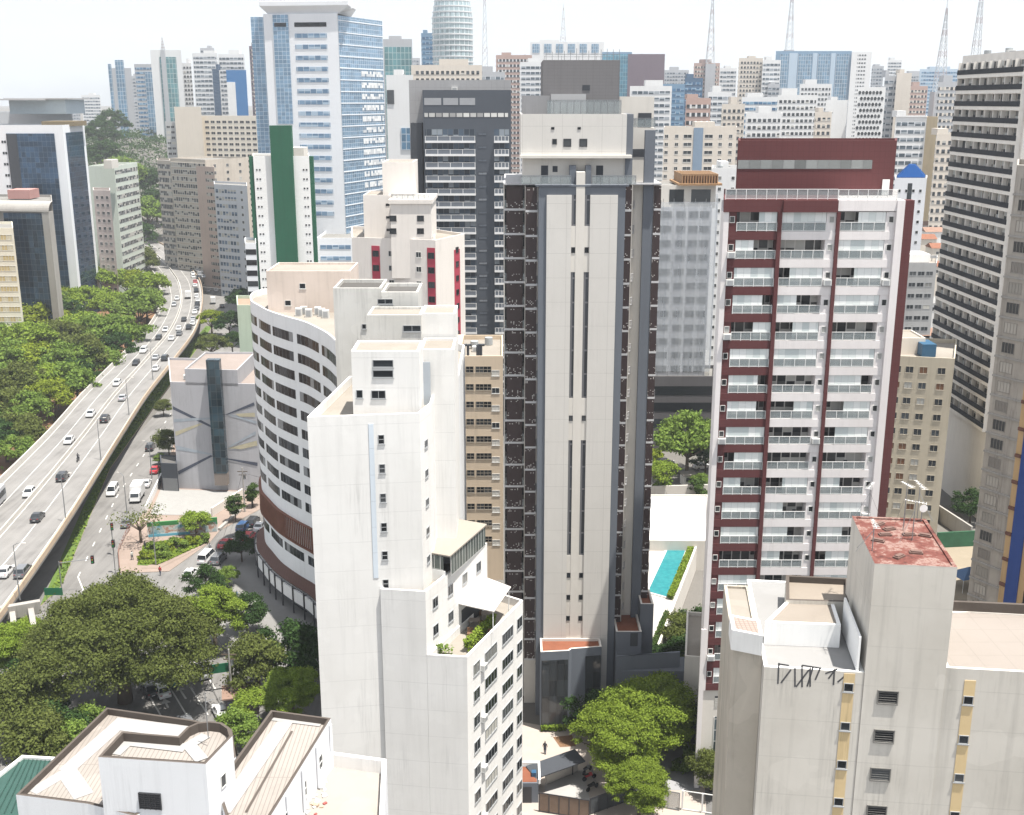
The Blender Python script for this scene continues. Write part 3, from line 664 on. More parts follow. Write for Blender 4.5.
for ci, (p, q, mt, niche, side) in enumerate(((a0+.55, b1-.05, MAROON, .82, 'L'), (c0, s2, MWH, 1.0, 'R'), (d0-.15, e0, MWH, .95, 'R'))):
    wd = q-p-.01; mid = (p+q)/2; op = wd-niche; ocx = (niche/2 if side == 'L' else -niche/2)
    for i in range(NM):
        zf = zm - fh*(i+1) + .92       # floor level
        x, y = mid, 122.5
        o = bpy.data.objects.new('balcony', small_mb(('balcony', ci), lambda: span_mb(wd, mt, niche, side))); COL.objects.link(o); o.parent = Mx.root; o.location = (x-Mx.o.x, y-Mx.o.y, zf-Mx.o.z)
        def sub(nm, key, fn, loc):
            s = bpy.data.objects.new(nm, small_mb((nm,)+key, fn)); COL.objects.link(s); s.parent = o; s.location = loc
        sub('railing', (ci,), lambda: rail_mb(op-.1, .98, None, .03, [WFRM, RAILG], True), (ocx, -1.47, .0))
        sub('glazing', (ci,), lambda: band_mb(op-.06, fh-.93, BACK, .0, None), (ocx, -.03, (fh-.9)/2))
        if CLOSED[ci][i] == '1': sub('curtain_glass', (ci,), lambda: band_mb(op-.08, fh-.95, CURT, .02, None), (ocx, -1.38, (fh-.9)/2))
        elif rr.random() < .72:
            fr_ = rr.choice((.45, .6, .75)); sd_ = rr.choice((-1, 1)); ww = (op-.08)*fr_
            sub('curtain_glass', (ci, fr_), lambda: band_mb(ww, fh-.95, CURT, .02, None), (ocx+sd_*(op-.08-ww)/2, -1.36, (fh-.9)/2))
        sub('niche_window', (), lambda: win_mb(.55, .7, FRW, NICHE, 1, 1, .05, .05, False, True), ((-1 if side == 'L' else 1)*(wd/2-niche/2+.05), -1.445, 1.25))
        if rr.random() < .1: sub('air_conditioner', (), ac_mb, ((-1 if side == 'L' else 1)*(wd/2-niche/2), -1.445, .5))
        if CLOSED[ci][i] == '0' and rr.random() < .6:
            def furn():
                m = MB(); m.box(-.5,.5,-.3,.3,.38,.44); m.box(-.45,-.4,-.25,-.2,0,.38); m.box(.4,.45,.2,.25,0,.38); m.box(.7,1.1,-.25,.15,.0,.45); m.box(.7,1.1,.1,.16,.45,.9); return m, [DARK]
            sub('furniture', (), furn, (ocx+rr.uniform(-.8,.6), -.8, .01))
# penthouse box and deck railing
ph0, ph1 = X(737,165,127), X(895,165,127); zp1 = zat(140.5, 127)
Mx.block(MR(ph0, ph1, 127, 135), zm+1.3, zp1, MAROON, ROOFG, .4, name='penthouse_wall')
Mx.panel('window_band', Face((ph0,127), (ph1,127)), .05, X(872,165,127)-ph0, zat(169,127), zat(160,127), glassfac('mirror_strip', 1.25, 9, (.28,.29,.28), (.10,.10,.10), .05, .5, .05, .6), .05, .05)
rail(Mx, Face((a0,120.9), (e2,120.9)), .1, s2-a0, zm+1.3, -.12, 'deck_railing', 1.1, [WFRM, RAILG]); rail(Mx, Face((a0,120.9), (e2,120.9)), s2-a0+.05, e0-a0, zm+1.26, -.12, 'deck_railing', 1.1, [WFRM, RAILG])
Mx.panel('stair_door', Face((a0,126.9), (e2,126.9)), X(881,195,127)-a0, X(888,195,127)-a0, zm+1.3, zm+3, WFRM, .1, .1)
FB = Face((a0, 121.2), (e2, 121.2))
Mx.panel('tall_window', FB, X(713,740,YM)-a0, X(737,740,YM)-a0, zat(764,YM), zat(717.6,YM), glassfac('base_glass', .85, 1.5, (.06,.08,.09), (.6,.6,.58), .09, .4, .06, .1), .06, .06)
Mx.panel('tall_window', FB, X(737,740,YM)-a0+1.2, X(737,740,YM)-a0+4, zat(764,YM), zat(717.6,YM), MATS['base_glass'], .06, .06)
Mx.panel('window_band', FB, X(715,700,YM)-a0, X(737,700,YM)-a0, zat(708,YM), zat(697,YM), panes('base_panes', .8, .6, mcol=(.6,.6,.58)), .05, .05)
Mx.done()
# ---------------------------------------------------------------- weathered block, near right
ZR = 43.7
fl, fr_, = Vector(g(764.8,657.6,ZR)), Vector(g(1024,672,ZR)); dF = (fr_-fl).normalized(); nF = Vector((-dF.y, dF.x))
def fp(u, d): q = fl+dF*u+nF*d; return (q.x, q.y)
ush0 = (Vector(g(875,564,51.1))-fl).dot(dF); ush1 = (Vector(g(958.7,569,51.1))-fl).dot(dF)
WB = Bld('apartment_block', 'weathered grey block with red flat roof on its tall shaft, near right', [fp(0,0), fp(24,0), fp(24,16), fp(0,16)], 0, ZR, OLDC, body=False)
WB.block([fp(0,0), fp(ush0-.02,0), fp(ush0-.02,15), fp(0,15)], 0, ZR-.7, OLDC, wall('terrace_tile', (.25,.247,.245), .35, 0), .12, capm=WH2)
t = NT('red_waterproofing'); p_ = t.pos(); n_a = t.noise(p_, .55, 7, .68); n_b = t.noise(p_, 3.5, 5, .7); t.bump(n_b, .3, .05)
REDR = t.set(t.ramp(t.math('ADD', t.math('MULTIPLY', n_a, .75), t.math('MULTIPLY', n_b, .25)), [(.38,(.065,.028,.024)),(.46,(.135,.046,.037)),(.51,(.155,.066,.054)),(.55,(.26,.18,.155)),(.60,(.15,.062,.052)),(.66,(.25,.17,.15))]), .85, .2)
SHC = wall('shaft_concrete', (.58,.55,.50), .5, .6, joints=1)
WB.block([fp(ush0,-.06), fp(ush1,-.06), fp(ush1,9), fp(ush0,9)], 0, 51.1, SHC, REDR, .12, name='shaft_wall', capm=REDR)
WB.block([fp(ush1+.02,0), fp(26,0), fp(26,9.5), fp(ush1+4,9.5), fp(ush1+1.5,9), fp(ush1+.02,12.5)], 0, ZR, OLDC, wall('roof_beige', (.25,.222,.2), .3, 0, tile=(2.0,2.0,.6)), .1, capm=CREAMP)
m = MB()
for (u0, d0_, u1_, d1_) in ((ush1+.2, 12.3, ush1+1.6, 9.2), (ush1+1.6, 9.2, ush1+4, 9.3), (ush1+4, 9.3, 26, 9.3)):
    a, b = Vector(fp(u0,d0_)), Vector(fp(u1_,d1_)); q = (b-a).normalized(); n_ = Vector((-q.y, q.x))*.3
    m.prism([tuple(a), tuple(b), tuple(b+n_), tuple(a+n_)], ZR-.1, ZR+.75)
WB.part('parapet', m, MOULD)
# terrace enclosure and hut on the left roof
m = MB()
def wallp(m, u0, d0, u1, d1, z0, z1, th=.18):
    a, b = Vector(fp(u0,d0)), Vector(fp(u1,d1)); q = (b-a).normalized(); n_ = Vector((-q.y, q.x))*th; m.prism([tuple(a), tuple(b), tuple(b+n_), tuple(a+n_)], z0, z1)
hutP = [g(765,622,44.7), g(841,625,44.7), g(833,600,44.7), g(788,599,44.7)]
WB.block(hutP, ZR-.8, 44.7, WH2, wall('hut_roof', (.24,.21,.18), .4, .1), .1, name='hut_wall')
wallp(m, ush0-.4, .1, ush0-.4, 6.5, ZR-.7, ZR+1.9, .15)
WB.part('side_wall', m, WH2)
WB.block([g(786,600,44.9), g(849,602,44.9), g(849,578,44.9), g(786,575,44.9)], ZR-.7, 44.9, OLDC, wall('hut_roof2', (.25,.215,.18), .4, .1), .5, name='stair_house_wall', capm=MOULD)
# narrow left bay with the air conditioner niche
WB.block([fp(-2.0,2.0), fp(-.02,1.2), fp(-.02,13), fp(-2.0,13)], 0, ZR-.4, wall('bay_concrete', (.47,.425,.36), .6, .9), ROOFC, .2, name='bay_wall')
WB.block([fp(-2.2,1.6), fp(-.1,.9), fp(-.1,3.4), fp(-2.2,4.1)], ZR-.35, ZR+1.2, WH, wall('tile_roof_brown', (.30,.24,.21), .4, 0, tile=(.3,.3,2)), .05, name='bay_wall')
FWB = Face(fp(0,0), fp(26,0))
t0 = (Vector(g(843,663,ZR-.4))-fl).dot(dF); t1 = (Vector(g(854,663,ZR-.4))-fl).dot(dF); t2 = (Vector(g(966,672,ZR-.2))-fl).dot(dF); t3 = (Vector(g(977,672,ZR-.2))-fl).dot(dF)
for a, b in ((t0, t1), (t2, t3)): WB.panel('ochre_strip', FWB, a, b, 0, ZR-.85, OLDY, .035, .03)
LOUV = panes('louvre_glass', 9, .22, (.02,.02,.022), (.05,.05,.05), (.12,.12,.11), (.32,.31,.29), 0, .3, .2, .4, blind=False, rough=.2)
def louvre_mb():
    m = MB(); m.box(-.62,.62,-.05,.02,-.45,.45,0); m.box(-.7,.7,-.1,.02,.45,.52,1); m.box(-.7,.7,-.12,.02,-.54,-.45,1); m.box(-.7,-.62,-.09,.02,-.45,.45,1); m.box(.62,.7,-.09,.02,-.45,.45,1)
    for k in range(5): z = -.36+k*.18; m.hexa([(-.6,-.06,z-.03),(.6,-.06,z-.03),(.6,-.02,z),(-.6,-.02,z),(-.6,-.06,z-.01),(.6,-.06,z-.01),(.6,-.02,z+.02),(-.6,-.02,z+.02)], 1)
    return m, [DARKG, wall('old_frame', (.17,.165,.155), .4, .3)]
uw = (Vector(g(890.5,695.9,zat(695.9,70)))-fl).dot(dF)
for i in range(13):
    z = zat(695.9,70.2)-i*3.02
    WB.inst('louvre_window', ('louv',), louvre_mb, FWB, (ush0+ush1)/2-1.0, z, .06)
    for a, b, dz in ((t0, t1, .55), (t2, t3, .1)):
        WB.inst('small_window', ('wbsw',), lambda: win_mb(.66,.66,FRG,WIN,1,1,.05,.05,True,True), FWB, (a+b)/2, z+dz, .04)
# graffiti strokes on the wall under the terrace
m = MB()
def stroke(x0, y0, x1, y1, wd=.115):
    a, b = [Vector(((Vector(g(px, py, zat(py, 70.3)))-fl).dot(dF), 0, zat(py, 70.4))) for px, py in ((x0,y0),(x1,y1))]
    d = (b-a).normalized(); n_ = Vector((-d.z, 0, d.x))*wd/2
    P = [a-n_, a+n_, b+n_, b-n_]; Q = []
    for p in P: q = fl+dF*p.x-nF*.012; Q.append((q.x, q.y, p.z))
    if (Vector(Q[1])-Vector(Q[0])).cross(Vector(Q[2])-Vector(Q[1])).dot(Vector((nF.x,nF.y,0))) > 0: Q = Q[::-1]
    m.poly(Q)
for q in ((780,667,779,688), (780,668,790,669), (792,673,782,687), (796,671,796,690), (803,668,803,690), (797,690,810,672), (808,689,814,669), (803,668,822,670), (811,670,811,689), (816,682,821,670), (826,675,838,670), (835,670,834,686), (838,683,848,674), (829,680,834,673)):
    stroke(*q)
WB.part('graffiti', m, flat('black_spray', (.08,.08,.085), .8, .4))
WB.done()
# aerials and vents on its red roof
def aerial(loc, h, label, seed):
    rn = random.Random(seed); r = empty('roof_aerial', loc, label, 'antenna', 'aerials on the red roof'); m = MB(); m.bar((0,0,0), (0,0,h), .035, 0, 6); m.build('mast', METAL, r)
    m = MB(); zb = h-.15; L_ = rn.uniform(1.0, 1.8); ang = rn.uniform(0, 3.1); c, s = math.cos(ang), math.sin(ang)
    m.bar((-c*L_/2,-s*L_/2,zb), (c*L_/2,s*L_/2,zb+.1), .02, 0, 5)
    for k in range(7):
        f = -.5+k/6; w_ = .5-.04*k; m.bar((c*L_*f+s*w_/2, s*L_*f-c*w_/2, zb+.05+.1*f), (c*L_*f-s*w_/2, s*L_*f+c*w_/2, zb+.05+.1*f), .014, 0, 4)
    m.build('yagi', WMET, r)
    for k in range(2):
        m2 = MB(); q = rn.uniform(0, 6.28); m2.bar((0,0,h*.75), (math.cos(q)*1.1, math.sin(q)*1.1, 0.02), .012, 0, 4); m2.build('guy_wire', METAL, r)
    return r
ARL = ('tall aerial on the red roof, near its middle', 'aerial at back edge of the red roof, furthest right', 'aerial at back left corner of the red roof', 'short aerial at front left corner of the red roof', 'leaning aerial right of the tall one on the red roof')
for (px, py, h), lb in zip(((903,530,3.6), (917,519,2.8), (868,517,2.6), (872,552,2.2), (912,540,3.0)), ARL): aerial((*g(px,py,51), 50.98), h, lb, px)
dsh = empty('satellite_dish', (*g(921,521,51), 50.98), 'round satellite dish at back right of the red roof', 'satellite dish')
m = MB(); m.bar((0,0,0), (0,0,1.0), .04, 0, 6); m.build('mast', METAL, dsh)
m = MB(); dq = .3; m.loft([[(dq*k/4*math.cos(2*math.pi*j/12), -.12-.1*(k/4)**2*1.4, 1.1+dq*k/4*math.sin(2*math.pi*j/12)) for j in range(12)] for k in range(1, 5)]); m.build('dish', WMET, dsh)
for i, (px, py) in enumerate(((878,541), (885,535), (899,557), (916,553), (889,529.5), (925,536), (909,535), (879,524.5))):
    o = MB(); o.box(-.45,.45,-.22,.22,0,.12); o.box(-.35,.35,-.15,.15,.12,.2)
    q = o.build('roof_vent', wall('old_tile', (.16,.10,.085), .4, .2), None, (*g(px,py,51), 50.98)); q.rotation_euler = (0,0,.3*((i*7)%5)-.5)
    tag(q, ('low dark vent cover on the red roof, %s' % ('at left edge', 'left of the aerials', 'nearest the front edge', 'front right', 'beside the tall aerial', 'at right edge', 'right of the tall aerial', 'back left')[i]), 'vent', 'vent covers on the red roof')
# ---------------------------------------------------------------- white stepped block (front left of centre)
ZW = 52.0
A_, B_, C_, D4 = g(307,417,ZW), g(419.5,413,ZW), g(432,403,ZW), g(349.5,376,ZW)
z1w, z2w = zat(592,103), zat(655,103)
E_, G_ = g(425,593.7,z1w), g(487,524,z1w+2.2)
B2, C2 = g(467,657,z2w), g(523,600,z2w)
WW = wall('aged_white', (.75,.74,.72), .26, .26, joints=1)
Wb = Bld('apartment_block', 'white stepped block with blind front wall and planted roof terraces', [A_, B_, C_, (C_[0],118), D4], 0, ZW, WW, ROOFC, .9)
# lower, wider steps that share the front wall
y_ = lambda P, t: lerp2(P[0], P[1], t)
E_ = (E_[0], 103.1)
Wb.block([(-13.1, 103.75), E_, (G_[0], G_[1]), (G_[0]-4, G_[1]+.5), (-12.4, 108)], 0, z1w, WW, ROOFC, .8, name='step_wall')
Wb.block([(E_[0]+.02, E_[1]-.01), (B2[0], B2[1]), (C2[0], C2[1]), (G_[0]+.0, G_[1]+3), (G_[0]-3,G_[1]+2.6), (G_[0]-.4,G_[1]-.2)], 0, z2w, WW, ROOFC, .9, name='step_wall')
Fw = Face(A_, B_)
# drain strip and stair windows of the blind front
us = (Vector(g(371,430,ZW-1))-Vector(A_)).dot(Fw.d); uw = (Vector(g(381.5,443,zat(443,103)))-Vector(A_)).dot(Fw.d)
Wb.panel('drain_strip', Fw, us-.25, us+.25, z1w+1, ZW-.9, wall('pale_blue_strip', (.60,.66,.72), .2, .2, tile=(5,2.7,1)), .03, .04)
for i, yy in enumerate((442.5,472,501.5,531,559.5,588)):
    Wb.inst('stair_window', ('wstair',), lambda: win_mb(.6,.95,FRG,DARKG,1,2,.05,.06,True,True), Fw, uw, zat(yy,103.2))
m = MB(); q = Fw.at(uw-.5, .05); m.bar((*q, 0), (*q, z1w), .05, 0, 6); Wb.part('drain_pipe', m, FRG)
for i, yy in enumerate((617,644,672,699,725.5,751,777,803)):
    Wb.inst('slit_window', ('wslit',), lambda: win_mb(.22,.85,FRD,DARKG,1,1,.03,.04,False,True), Fw, uw-.05, zat(yy,103.2), .02)
FRb = Face(B_, C_)
for i in range(5): Wb.inst('window', ('wside',), lambda: win_mb(.9,.8,FRG,WIN,2,1,.05,.06,True,True), FRb, FRb.len*.45, ZW-3.6-i*3.05)
Fe = Face(E_, G_)
for k in range(4): Wb.inst('window', ('we',), lambda: win_mb(1.1,1.15,FRG,WIN,2,1,.05,.06,True,True), Fe, Fe.len*(.14+.235*k), z1w-2.0)
for k in range(2): Wb.inst('window', ('we',), (lambda: None), Fe, Fe.len*(.14+.235*k), z1w-5.0)
Fs = Face(B2, C2)
BW2 = panes('strip_panes', .62, 30, mcol=(.35,.35,.34), mw=.09, mh=0, plight=.2)
for i in range(9):
    z = z2w-2.3-i*2.98
    for (a, b) in ((.10,.2), (.29,.50), (.60,.80), (.88,.98)):
        wd = round((b-a)*Fs.len, 2); Wb.inst('window', ('ws', wd), (lambda w__: (lambda: win_mb(w__,1.35,FRG,WIN,max(2,int(w__/.7)),1,.07,.06,True,True)))(wd), Fs, (a+b)/2*Fs.len, z)
    if i % 2 == 0: Wb.inst('air_conditioner', ('ac',), ac_mb, Fs, Fs.len*(.25+.3*((i*3) % 2)), z-.5)
# boxes on the roof
def topbox(px0, px1, py, pyb, Y, dep, wm=WW, rm=ROOFC, par=.25, name='roof_house_wall', zb=None):
    zt = zat(py, Y); P = rect(xat(px0,Y,zt), xat(px1,Y,zt), Y, Y+dep); Wb.block(P, zb if zb is not None else ZW-1, zt, wm, rm, par, name=name, capm=wm); return Face(P[0], P[1]), zt
ST = wall('stained_white', (.62,.61,.58), .55, .8)
f1, zt = topbox(351, 419, 351, 411, 106.5, 5.0)
for px, py, ww, hh, n in ((383,363.5,2.0,.75,1), (383,373.8,2.0,.75,1), (359.5,394,.65,.85,1), (378.5,394.5,1.4,.85,2)):
    Wb.inst('roof_window', ('rw',ww,hh), (lambda a,b,c: (lambda: win_mb(a,b,FRG,DARKG,c,1,.06,.06,True,True)))(ww,hh,n), f1, xat(px,106.5,zat(py,106.5))-f1.p0.x, zat(py,106.5))
m = MB(); q = xat(424.5,106.4,ZW); m.box(q-.8,q+.3,110.9,111,ZW-.9,ZW+3.6); Wb.part('roof_door', m, flat('grey_door', (.38,.42,.46), .5, .05))
f2, zt = topbox(420, 454, 349, 520, 111.5, 5.5, zb=z1w)
f3, zt = topbox(367, 421, 315, 340, 117, 5, ST); 
Wb.inst('roof_window', ('rw3',), lambda: win_mb(1.9,.7,FRG,DARKG,2,1,.06,.06,True,True), f3, xat(412,117,zat(328.5,117))-f3.p0.x, zat(328.5,117))
f3b, zt = topbox(421.2, 455.5, 313.5, 360, 117.5, 5, zb=z1w)
f4, zt = topbox(333, 381, 288, 340, 125, 6.5, ST, ROOFD, .4, zb=ZW-6); f4b, zt4 = topbox(381.2, 418, 292, 340, 124, 6.5, ST, ROOFD, .4, zb=ZW-4)
Wb.inst('roof_window', ('rw4',), lambda: win_mb(1.7,.6,FRG,DARKG,2,1,.06,.06,True,True), f4b, f4b.len*.1, zat(301.5,124))
Wb.inst('roof_window', ('rw5',), lambda: win_mb(.5,.6,FRG,DARKG,1,1,.06,.06,True,True), f4, f4.len*.62, zat(326.5,125))
# veranda on the step, its roof and glass
zv = z1w+2.3
VP = [g(421,551,zv), g(450,556,zv), g(487,524,zv), g(456,518.5,zv), g(436,524,zv)]
m = MB(); m.prism(VP, zv-.15, zv, 0, bot=True); Wb.part('veranda_roof', m, wall('roof_beige2', (.30,.27,.235), .3, 0))
Fv = Face((VP[1][0]-.1, VP[1][1]+.25), (VP[2][0]-.15, VP[2][1]))
VG = glassfac('veranda_glass', .7, 3, (.10,.12,.11), (.6,.6,.58), .07, .5, .08, .1)
Wb.panel('veranda_glass', Fv, .3, Fv.len-.2, z1w-.1, zv-.2, VG, .0, .05); Wb.panel('veranda_glass', Face((VP[0][0],VP[0][1]+.2), (VP[1][0]-.2,VP[1][1]+.2)), .1, 2.6, z1w+.55, zv-.25, VG, 0, .05)
Wb.panel('veranda_wall', Face((VP[0][0],VP[0][1]+.2), (VP[1][0]-.2,VP[1][1]+.2)), 0, 2.8, z1w-.8, z1w+.5, WH2, 0.02, .1)
for px, py in ((411,575.5), (419.5,577)):
    m = MB(); cx, cy = g(px, py+4, z1w-.7); m.box(cx-.45,cx+.45,cy-.3,cy+.3,z1w-.72,z1w+.45); m.box(cx-.3,cx+.3,cy-.33,cy-.3,z1w-.5,z1w+.25,1); Wb.part('condenser', m, [FRW, FRG])
m = MB(); cx, cy = g(437,573,z1w-.75)
m.loft([[(cx+.55*r_*math.cos(a*math.pi/6), cy+.55*r_*math.sin(a*math.pi/6), z1w-.78+h_) for a in range(12)] for r_, h_ in ((.7,0),(1,.35),(1.05,.4))]); Wb.part('planter_tub', m, TERRA)
# awning over the lower terrace
za = z2w+2.6
aw = [g(457,603,za), g(494,614,za-.3), g(511,589,za-.3), g(486,577,za)]
m = MB(); m.prism(aw, za-.12, za-.02, 0, bot=True); Wb.part('awning', m, flat('white_canvas', (.5,.475,.455), .8, .05))
m = MB()
for p in aw: m.bar((*lerp2(p, g(482,597,za), .08), z2w-.8), (*lerp2(p, g(482,597,za), .08), za-.1), .05, 0, 6)
Wb.part('awning_frame', m, WMET)
rn = random.Random(3)
TF = [flat('wicker', (.16,.09,.05), .8, .3), flat('cushion', (.35,.30,.26), .9, .2), flat('teak', (.22,.12,.06), .7, .3)]
for k in range(6):
    x, y = g(470+k*4.2, 636-(k*11) % 26, z2w-.8); zf_ = z2w-.88; m = MB(); nm_ = ('terrace_chair', 'terrace_table', 'planter_box')[k % 3]
    if k % 3 == 1:
        m.box(x-.6,x+.6,y-.4,y+.4,zf_+.68,zf_+.74)
        for a in (-.5,.5): m.box(x+a-.04,x+a+.04,y-.3,y+.3,zf_,zf_+.68)
    elif k % 3 == 0: m.box(x-.3,x+.3,y-.3,y+.3,zf_+.1,zf_+.45); m.box(x-.3,x+.3,y+.22,y+.3,zf_+.45,zf_+.95)
    else: m.box(x-.35,x+.35,y-.2,y+.2,zf_,zf_+.5)
    Wb.part(nm_, m, TF[k % 3])
Wb.panel('terrace_opening', Face(G_, (C2[0]-.2, C2[1]+2.2)) if False else Fe, Fe.len*.55, Fe.len*.9, z2w-.85, z2w+1.5, DARKG, .03, .04); Wb.done()
# ---------------------------------------------------------------- curved white building
ZC = 49.0
CP = catm([(*g(px,py,ZC), 0) for px, py in ((262,289),(251.5,293),(250.5,300),(258,305),(266,309.5),(274,312.6),(288,317),(304,321.5),(318,328),(329,334.6),(339,345),(346,358),(349.5,378))], 4)
CP = [(p[0], p[1]) for p in CP]
last = CP[-1]; CPn = CP + [(last[0]+1.5, 112), (last[0]+13, 112), (last[0]+13, 150), (CP[0][0]+8, CP[0][1]+6)]
A2 = sum(CPn[i-1][0]*CPn[i][1]-CPn[i][0]*CPn[i-1][1] for i in range(len(CPn)))
if A2 < 0: raise Exception('curve order')
CW = wall('curved_white', (.77,.78,.79), .15, .2)
Cb = Bld('curved_building', 'long white building with a curved facade and continuous window rows', CPn, 0, ZC, CW, ROOFC, 1.0, capm=WH)
nC = len(CP); CB = flat('curve_frame', (.14,.145,.15), .5); CWG = winglass('curve_glass', [(0, (.012,.015,.02)), (.55, (.028,.033,.04)), (.8, (.06,.068,.078)), (.93, (.25,.26,.27))], .2, .08)
slot = 0
for i in range(3, nC-1):
    F_ = Face(CP[i], CP[i+1]); slot += 1
    for k in range(14):
        z = ZC-3.0-k*3.02
        if z < 7.6 or (10.9 < z < 16.6): continue
        n_ = max(1, int(F_.len/1.55)); gap = F_.len/n_
        for j in range(n_):
            if slot % 7 == 2: continue
            Cb.inst('window', ('cw', round(gap-.06,1)), (lambda q: (lambda: win_mb(q,1.5,CB,CWG,1,1,.012,.035,False,True)))(round(gap-.06,1)), F_, (j+.5)*gap, z, .02)
    m = MB()   # rust coloured louvre band round the lower floors
    h0, h1 = 11.8, 15.6; n_ = max(2, int(F_.len/.45))
    for j in range(n_):
        u = (j+.5)*F_.len/n_; a, b = F_.at(u-.13, .45), F_.at(u+.13, .45); c, d = F_.at(u+.13, .33), F_.at(u-.13, .33); m.prism([a,b,c,d], h0, h1)
    a, b, c, d = F_.at(0,.5), F_.at(F_.len,.5), F_.at(F_.len,.03), F_.at(0,.03)
    m.prism([a,b,c,d], h0-.15, h0, 0, bot=True); m.prism([a,b,c,d], h1, h1+.15, 0, bot=True)
    if F_.p0.y > 128: Cb.part('louvre_screen', m, flat('rust_slats', (.17,.062,.035), .7, .3))
    # canopy skirt with black frame over the shop floor
    m = MB(); z0_, z1_ = 4.9, 6.1
    P = [F_.at(-.05, 1.5), F_.at(F_.len+.05, 1.5), F_.at(F_.len, .02), F_.at(0, .02)]
    m.hexa([(*P[0],z0_),(*P[1],z0_),(*P[2],z0_+.3),(*P[3],z0_+.3),(*P[0],z0_+.12),(*P[1],z0_+.12),(*P[2],z1_),(*P[3],z1_)])
    if F_.p0.y > 126:
        Cb.part('canopy', m, wall('canopy_tile', (.115,.062,.05), .4, .1, tile=(.5,.3,1.5)))
        m = MB(); m.prism([F_.at(0,1.7), F_.at(F_.len,1.7), F_.at(F_.len,.02), F_.at(0,.02)], 2.2, 4.3, 0, bot=True); Cb.part('shop_fascia', m, WH2)
        m = MB()
        for u in ((0,) if i % 3 == 0 else ()): p, q = F_.at(u, 1.8), F_.at(u, 1.3); m.bar((*p, 0), (*p, 4.9), .13, 0, 4); m.bar((*p, 4.4), (*q, 4.4), .1, 0, 4)
        a, b = F_.at(0, 1.8), F_.at(F_.len, 1.8); m.bar((*a,4.8), (*b,4.8), .1, 0, 4); m.bar((*a,2.1), (*b,2.1), .08, 0, 4)
        Cb.part('canopy_frame', m, FRD)
        Cb.panel('shop_glass', F_, .02, F_.len-.02, 0, 2.6, DARKG, .04, .04)
def cbox(px0, px1, py, Y, dep, wm, zb=ZC-1, rm=ROOFC):
    zt = zat(py, Y); P = rect(xat(px0,Y,zt), xat(px1,Y,zt), Y, Y+dep); Cb.block(P, zb, zt, wm, rm, .35, name='roof_house_wall', capm=wm); return Face(P[0], P[1])
fc = cbox(266, 350, 271, 180, 10, wall('rose_cream', (.66,.57,.51), .4, .5))
for px, py in ((302.5,286), (288,303)): Cb.inst('roof_window', ('crw',), lambda: win_mb(1.0,.9,FRW,DARKG,1,1,.06,.06,True,True), fc, xat(px,180,zat(py,180))-fc.p0.x, zat(py,180))
for px, py in ((304,308.5), (299,310), (309,311), (318,309), (322,310.5), (326,312)):
    Cb.inst('condenser', ('cond',), lambda: (lambda m: (m.box(-.5,.5,-.4,.4,0,1.3), m.box(-.35,.35,-.44,-.4,.2,1.1,1), (m, [FRW, FRG]))[2])(MB()), Face((0,0),(1,0)), g(px,py+6,ZC-1)[0], ZC-1, -g(px,py+6,ZC-1)[1])
Cb.done()
# ---------------------------------------------------------------- white houses with tiled roofs, bottom left
ZB = 40.0
b0, b1_, b2_, b3_, b4_ = g(15.9,794.7,ZB), g(87.5,803.7,ZB), g(100,790,ZB), g(232,735,ZB), g(191,719.5,ZB)
BLW = wall('blue_white', (.74,.75,.77), .18, .25)
TILEB = wall('roof_fibre', (.29,.262,.24), .7, 0, tile=(.28,60,1.5)); VALLEY = flat('white_gutter', (.31,.305,.30), .6, .06)
P1 = [b0, b1_, g(135,816,ZB-.0), g(236,757,ZB), g(232,729,ZB), g(191,719.5,ZB), g(106.6,707.5,ZB)]
Lb = Bld('apartment_block', 'white block with dark rimmed tiled roof and raised rounded stair head', P1, 0, ZB, BLW, None, .0, body=False)
Lb.block(P1, 0, ZB, BLW, TILEB, .45, th=.16, capm=MOULD)
# inner faces of the rim are mouldy: a thin lining inside the parapet
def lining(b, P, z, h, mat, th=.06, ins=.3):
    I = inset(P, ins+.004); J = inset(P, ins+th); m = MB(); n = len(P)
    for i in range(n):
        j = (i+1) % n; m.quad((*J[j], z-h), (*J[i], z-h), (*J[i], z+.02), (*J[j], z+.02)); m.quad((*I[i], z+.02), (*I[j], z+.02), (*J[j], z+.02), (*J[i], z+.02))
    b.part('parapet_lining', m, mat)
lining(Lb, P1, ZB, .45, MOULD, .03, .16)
c_ = lambda px, py: g(px, py, ZB-.5)
m = MB()
def strip(m, a, b, wd, z):
    a, b = Vector(a), Vector(b); d = (b-a).normalized(); n_ = Vector((-d.y, d.x))*wd/2; m.quad((*(a-n_),z), (*(b-n_),z), (*(b+n_),z), (*(a+n_),z))
zg = ZB-.43
strip(m, c_(32,793), c_(68,772), .9, zg); strip(m, c_(66,772), c_(118,726), 1.1, zg+.004); strip(m, c_(66,771), c_(84,797), 1.2, zg+.008); strip(m, c_(112,724), c_(186,733), 1.5, zg+.012)
Lb.part('roof_gutter', m, VALLEY)
Z2 = 43.6
rc = [g(px,py,Z2) for px, py in ((98,757),(205.6,764),(232.4,736),(230,728),(222,722.5),(210,721),(197,722.5),(187,727),(178,736),(121.7,731.5))]
Lb.block(rc, 0, Z2, BLW, TILEB, .6, name='stair_head_wall', th=.16, capm=MOULD); lining(Lb, rc, Z2, .6, MOULD, .03, .16)
m = MB(); cc = lambda px, py: g(px, py, Z2-.55); strip(m, cc(113,754), cc(128,740), 1.0, Z2-.55); strip(m, cc(126,741), cc(186,748), .9, Z2-.546); strip(m, cc(184,748), cc(206,735), .8, Z2-.542); strip(m, cc(190,746), cc(202,760), .8, Z2-.538); Lb.part('roof_gutter', m, VALLEY)
f_ = Face(rc[0], rc[1])
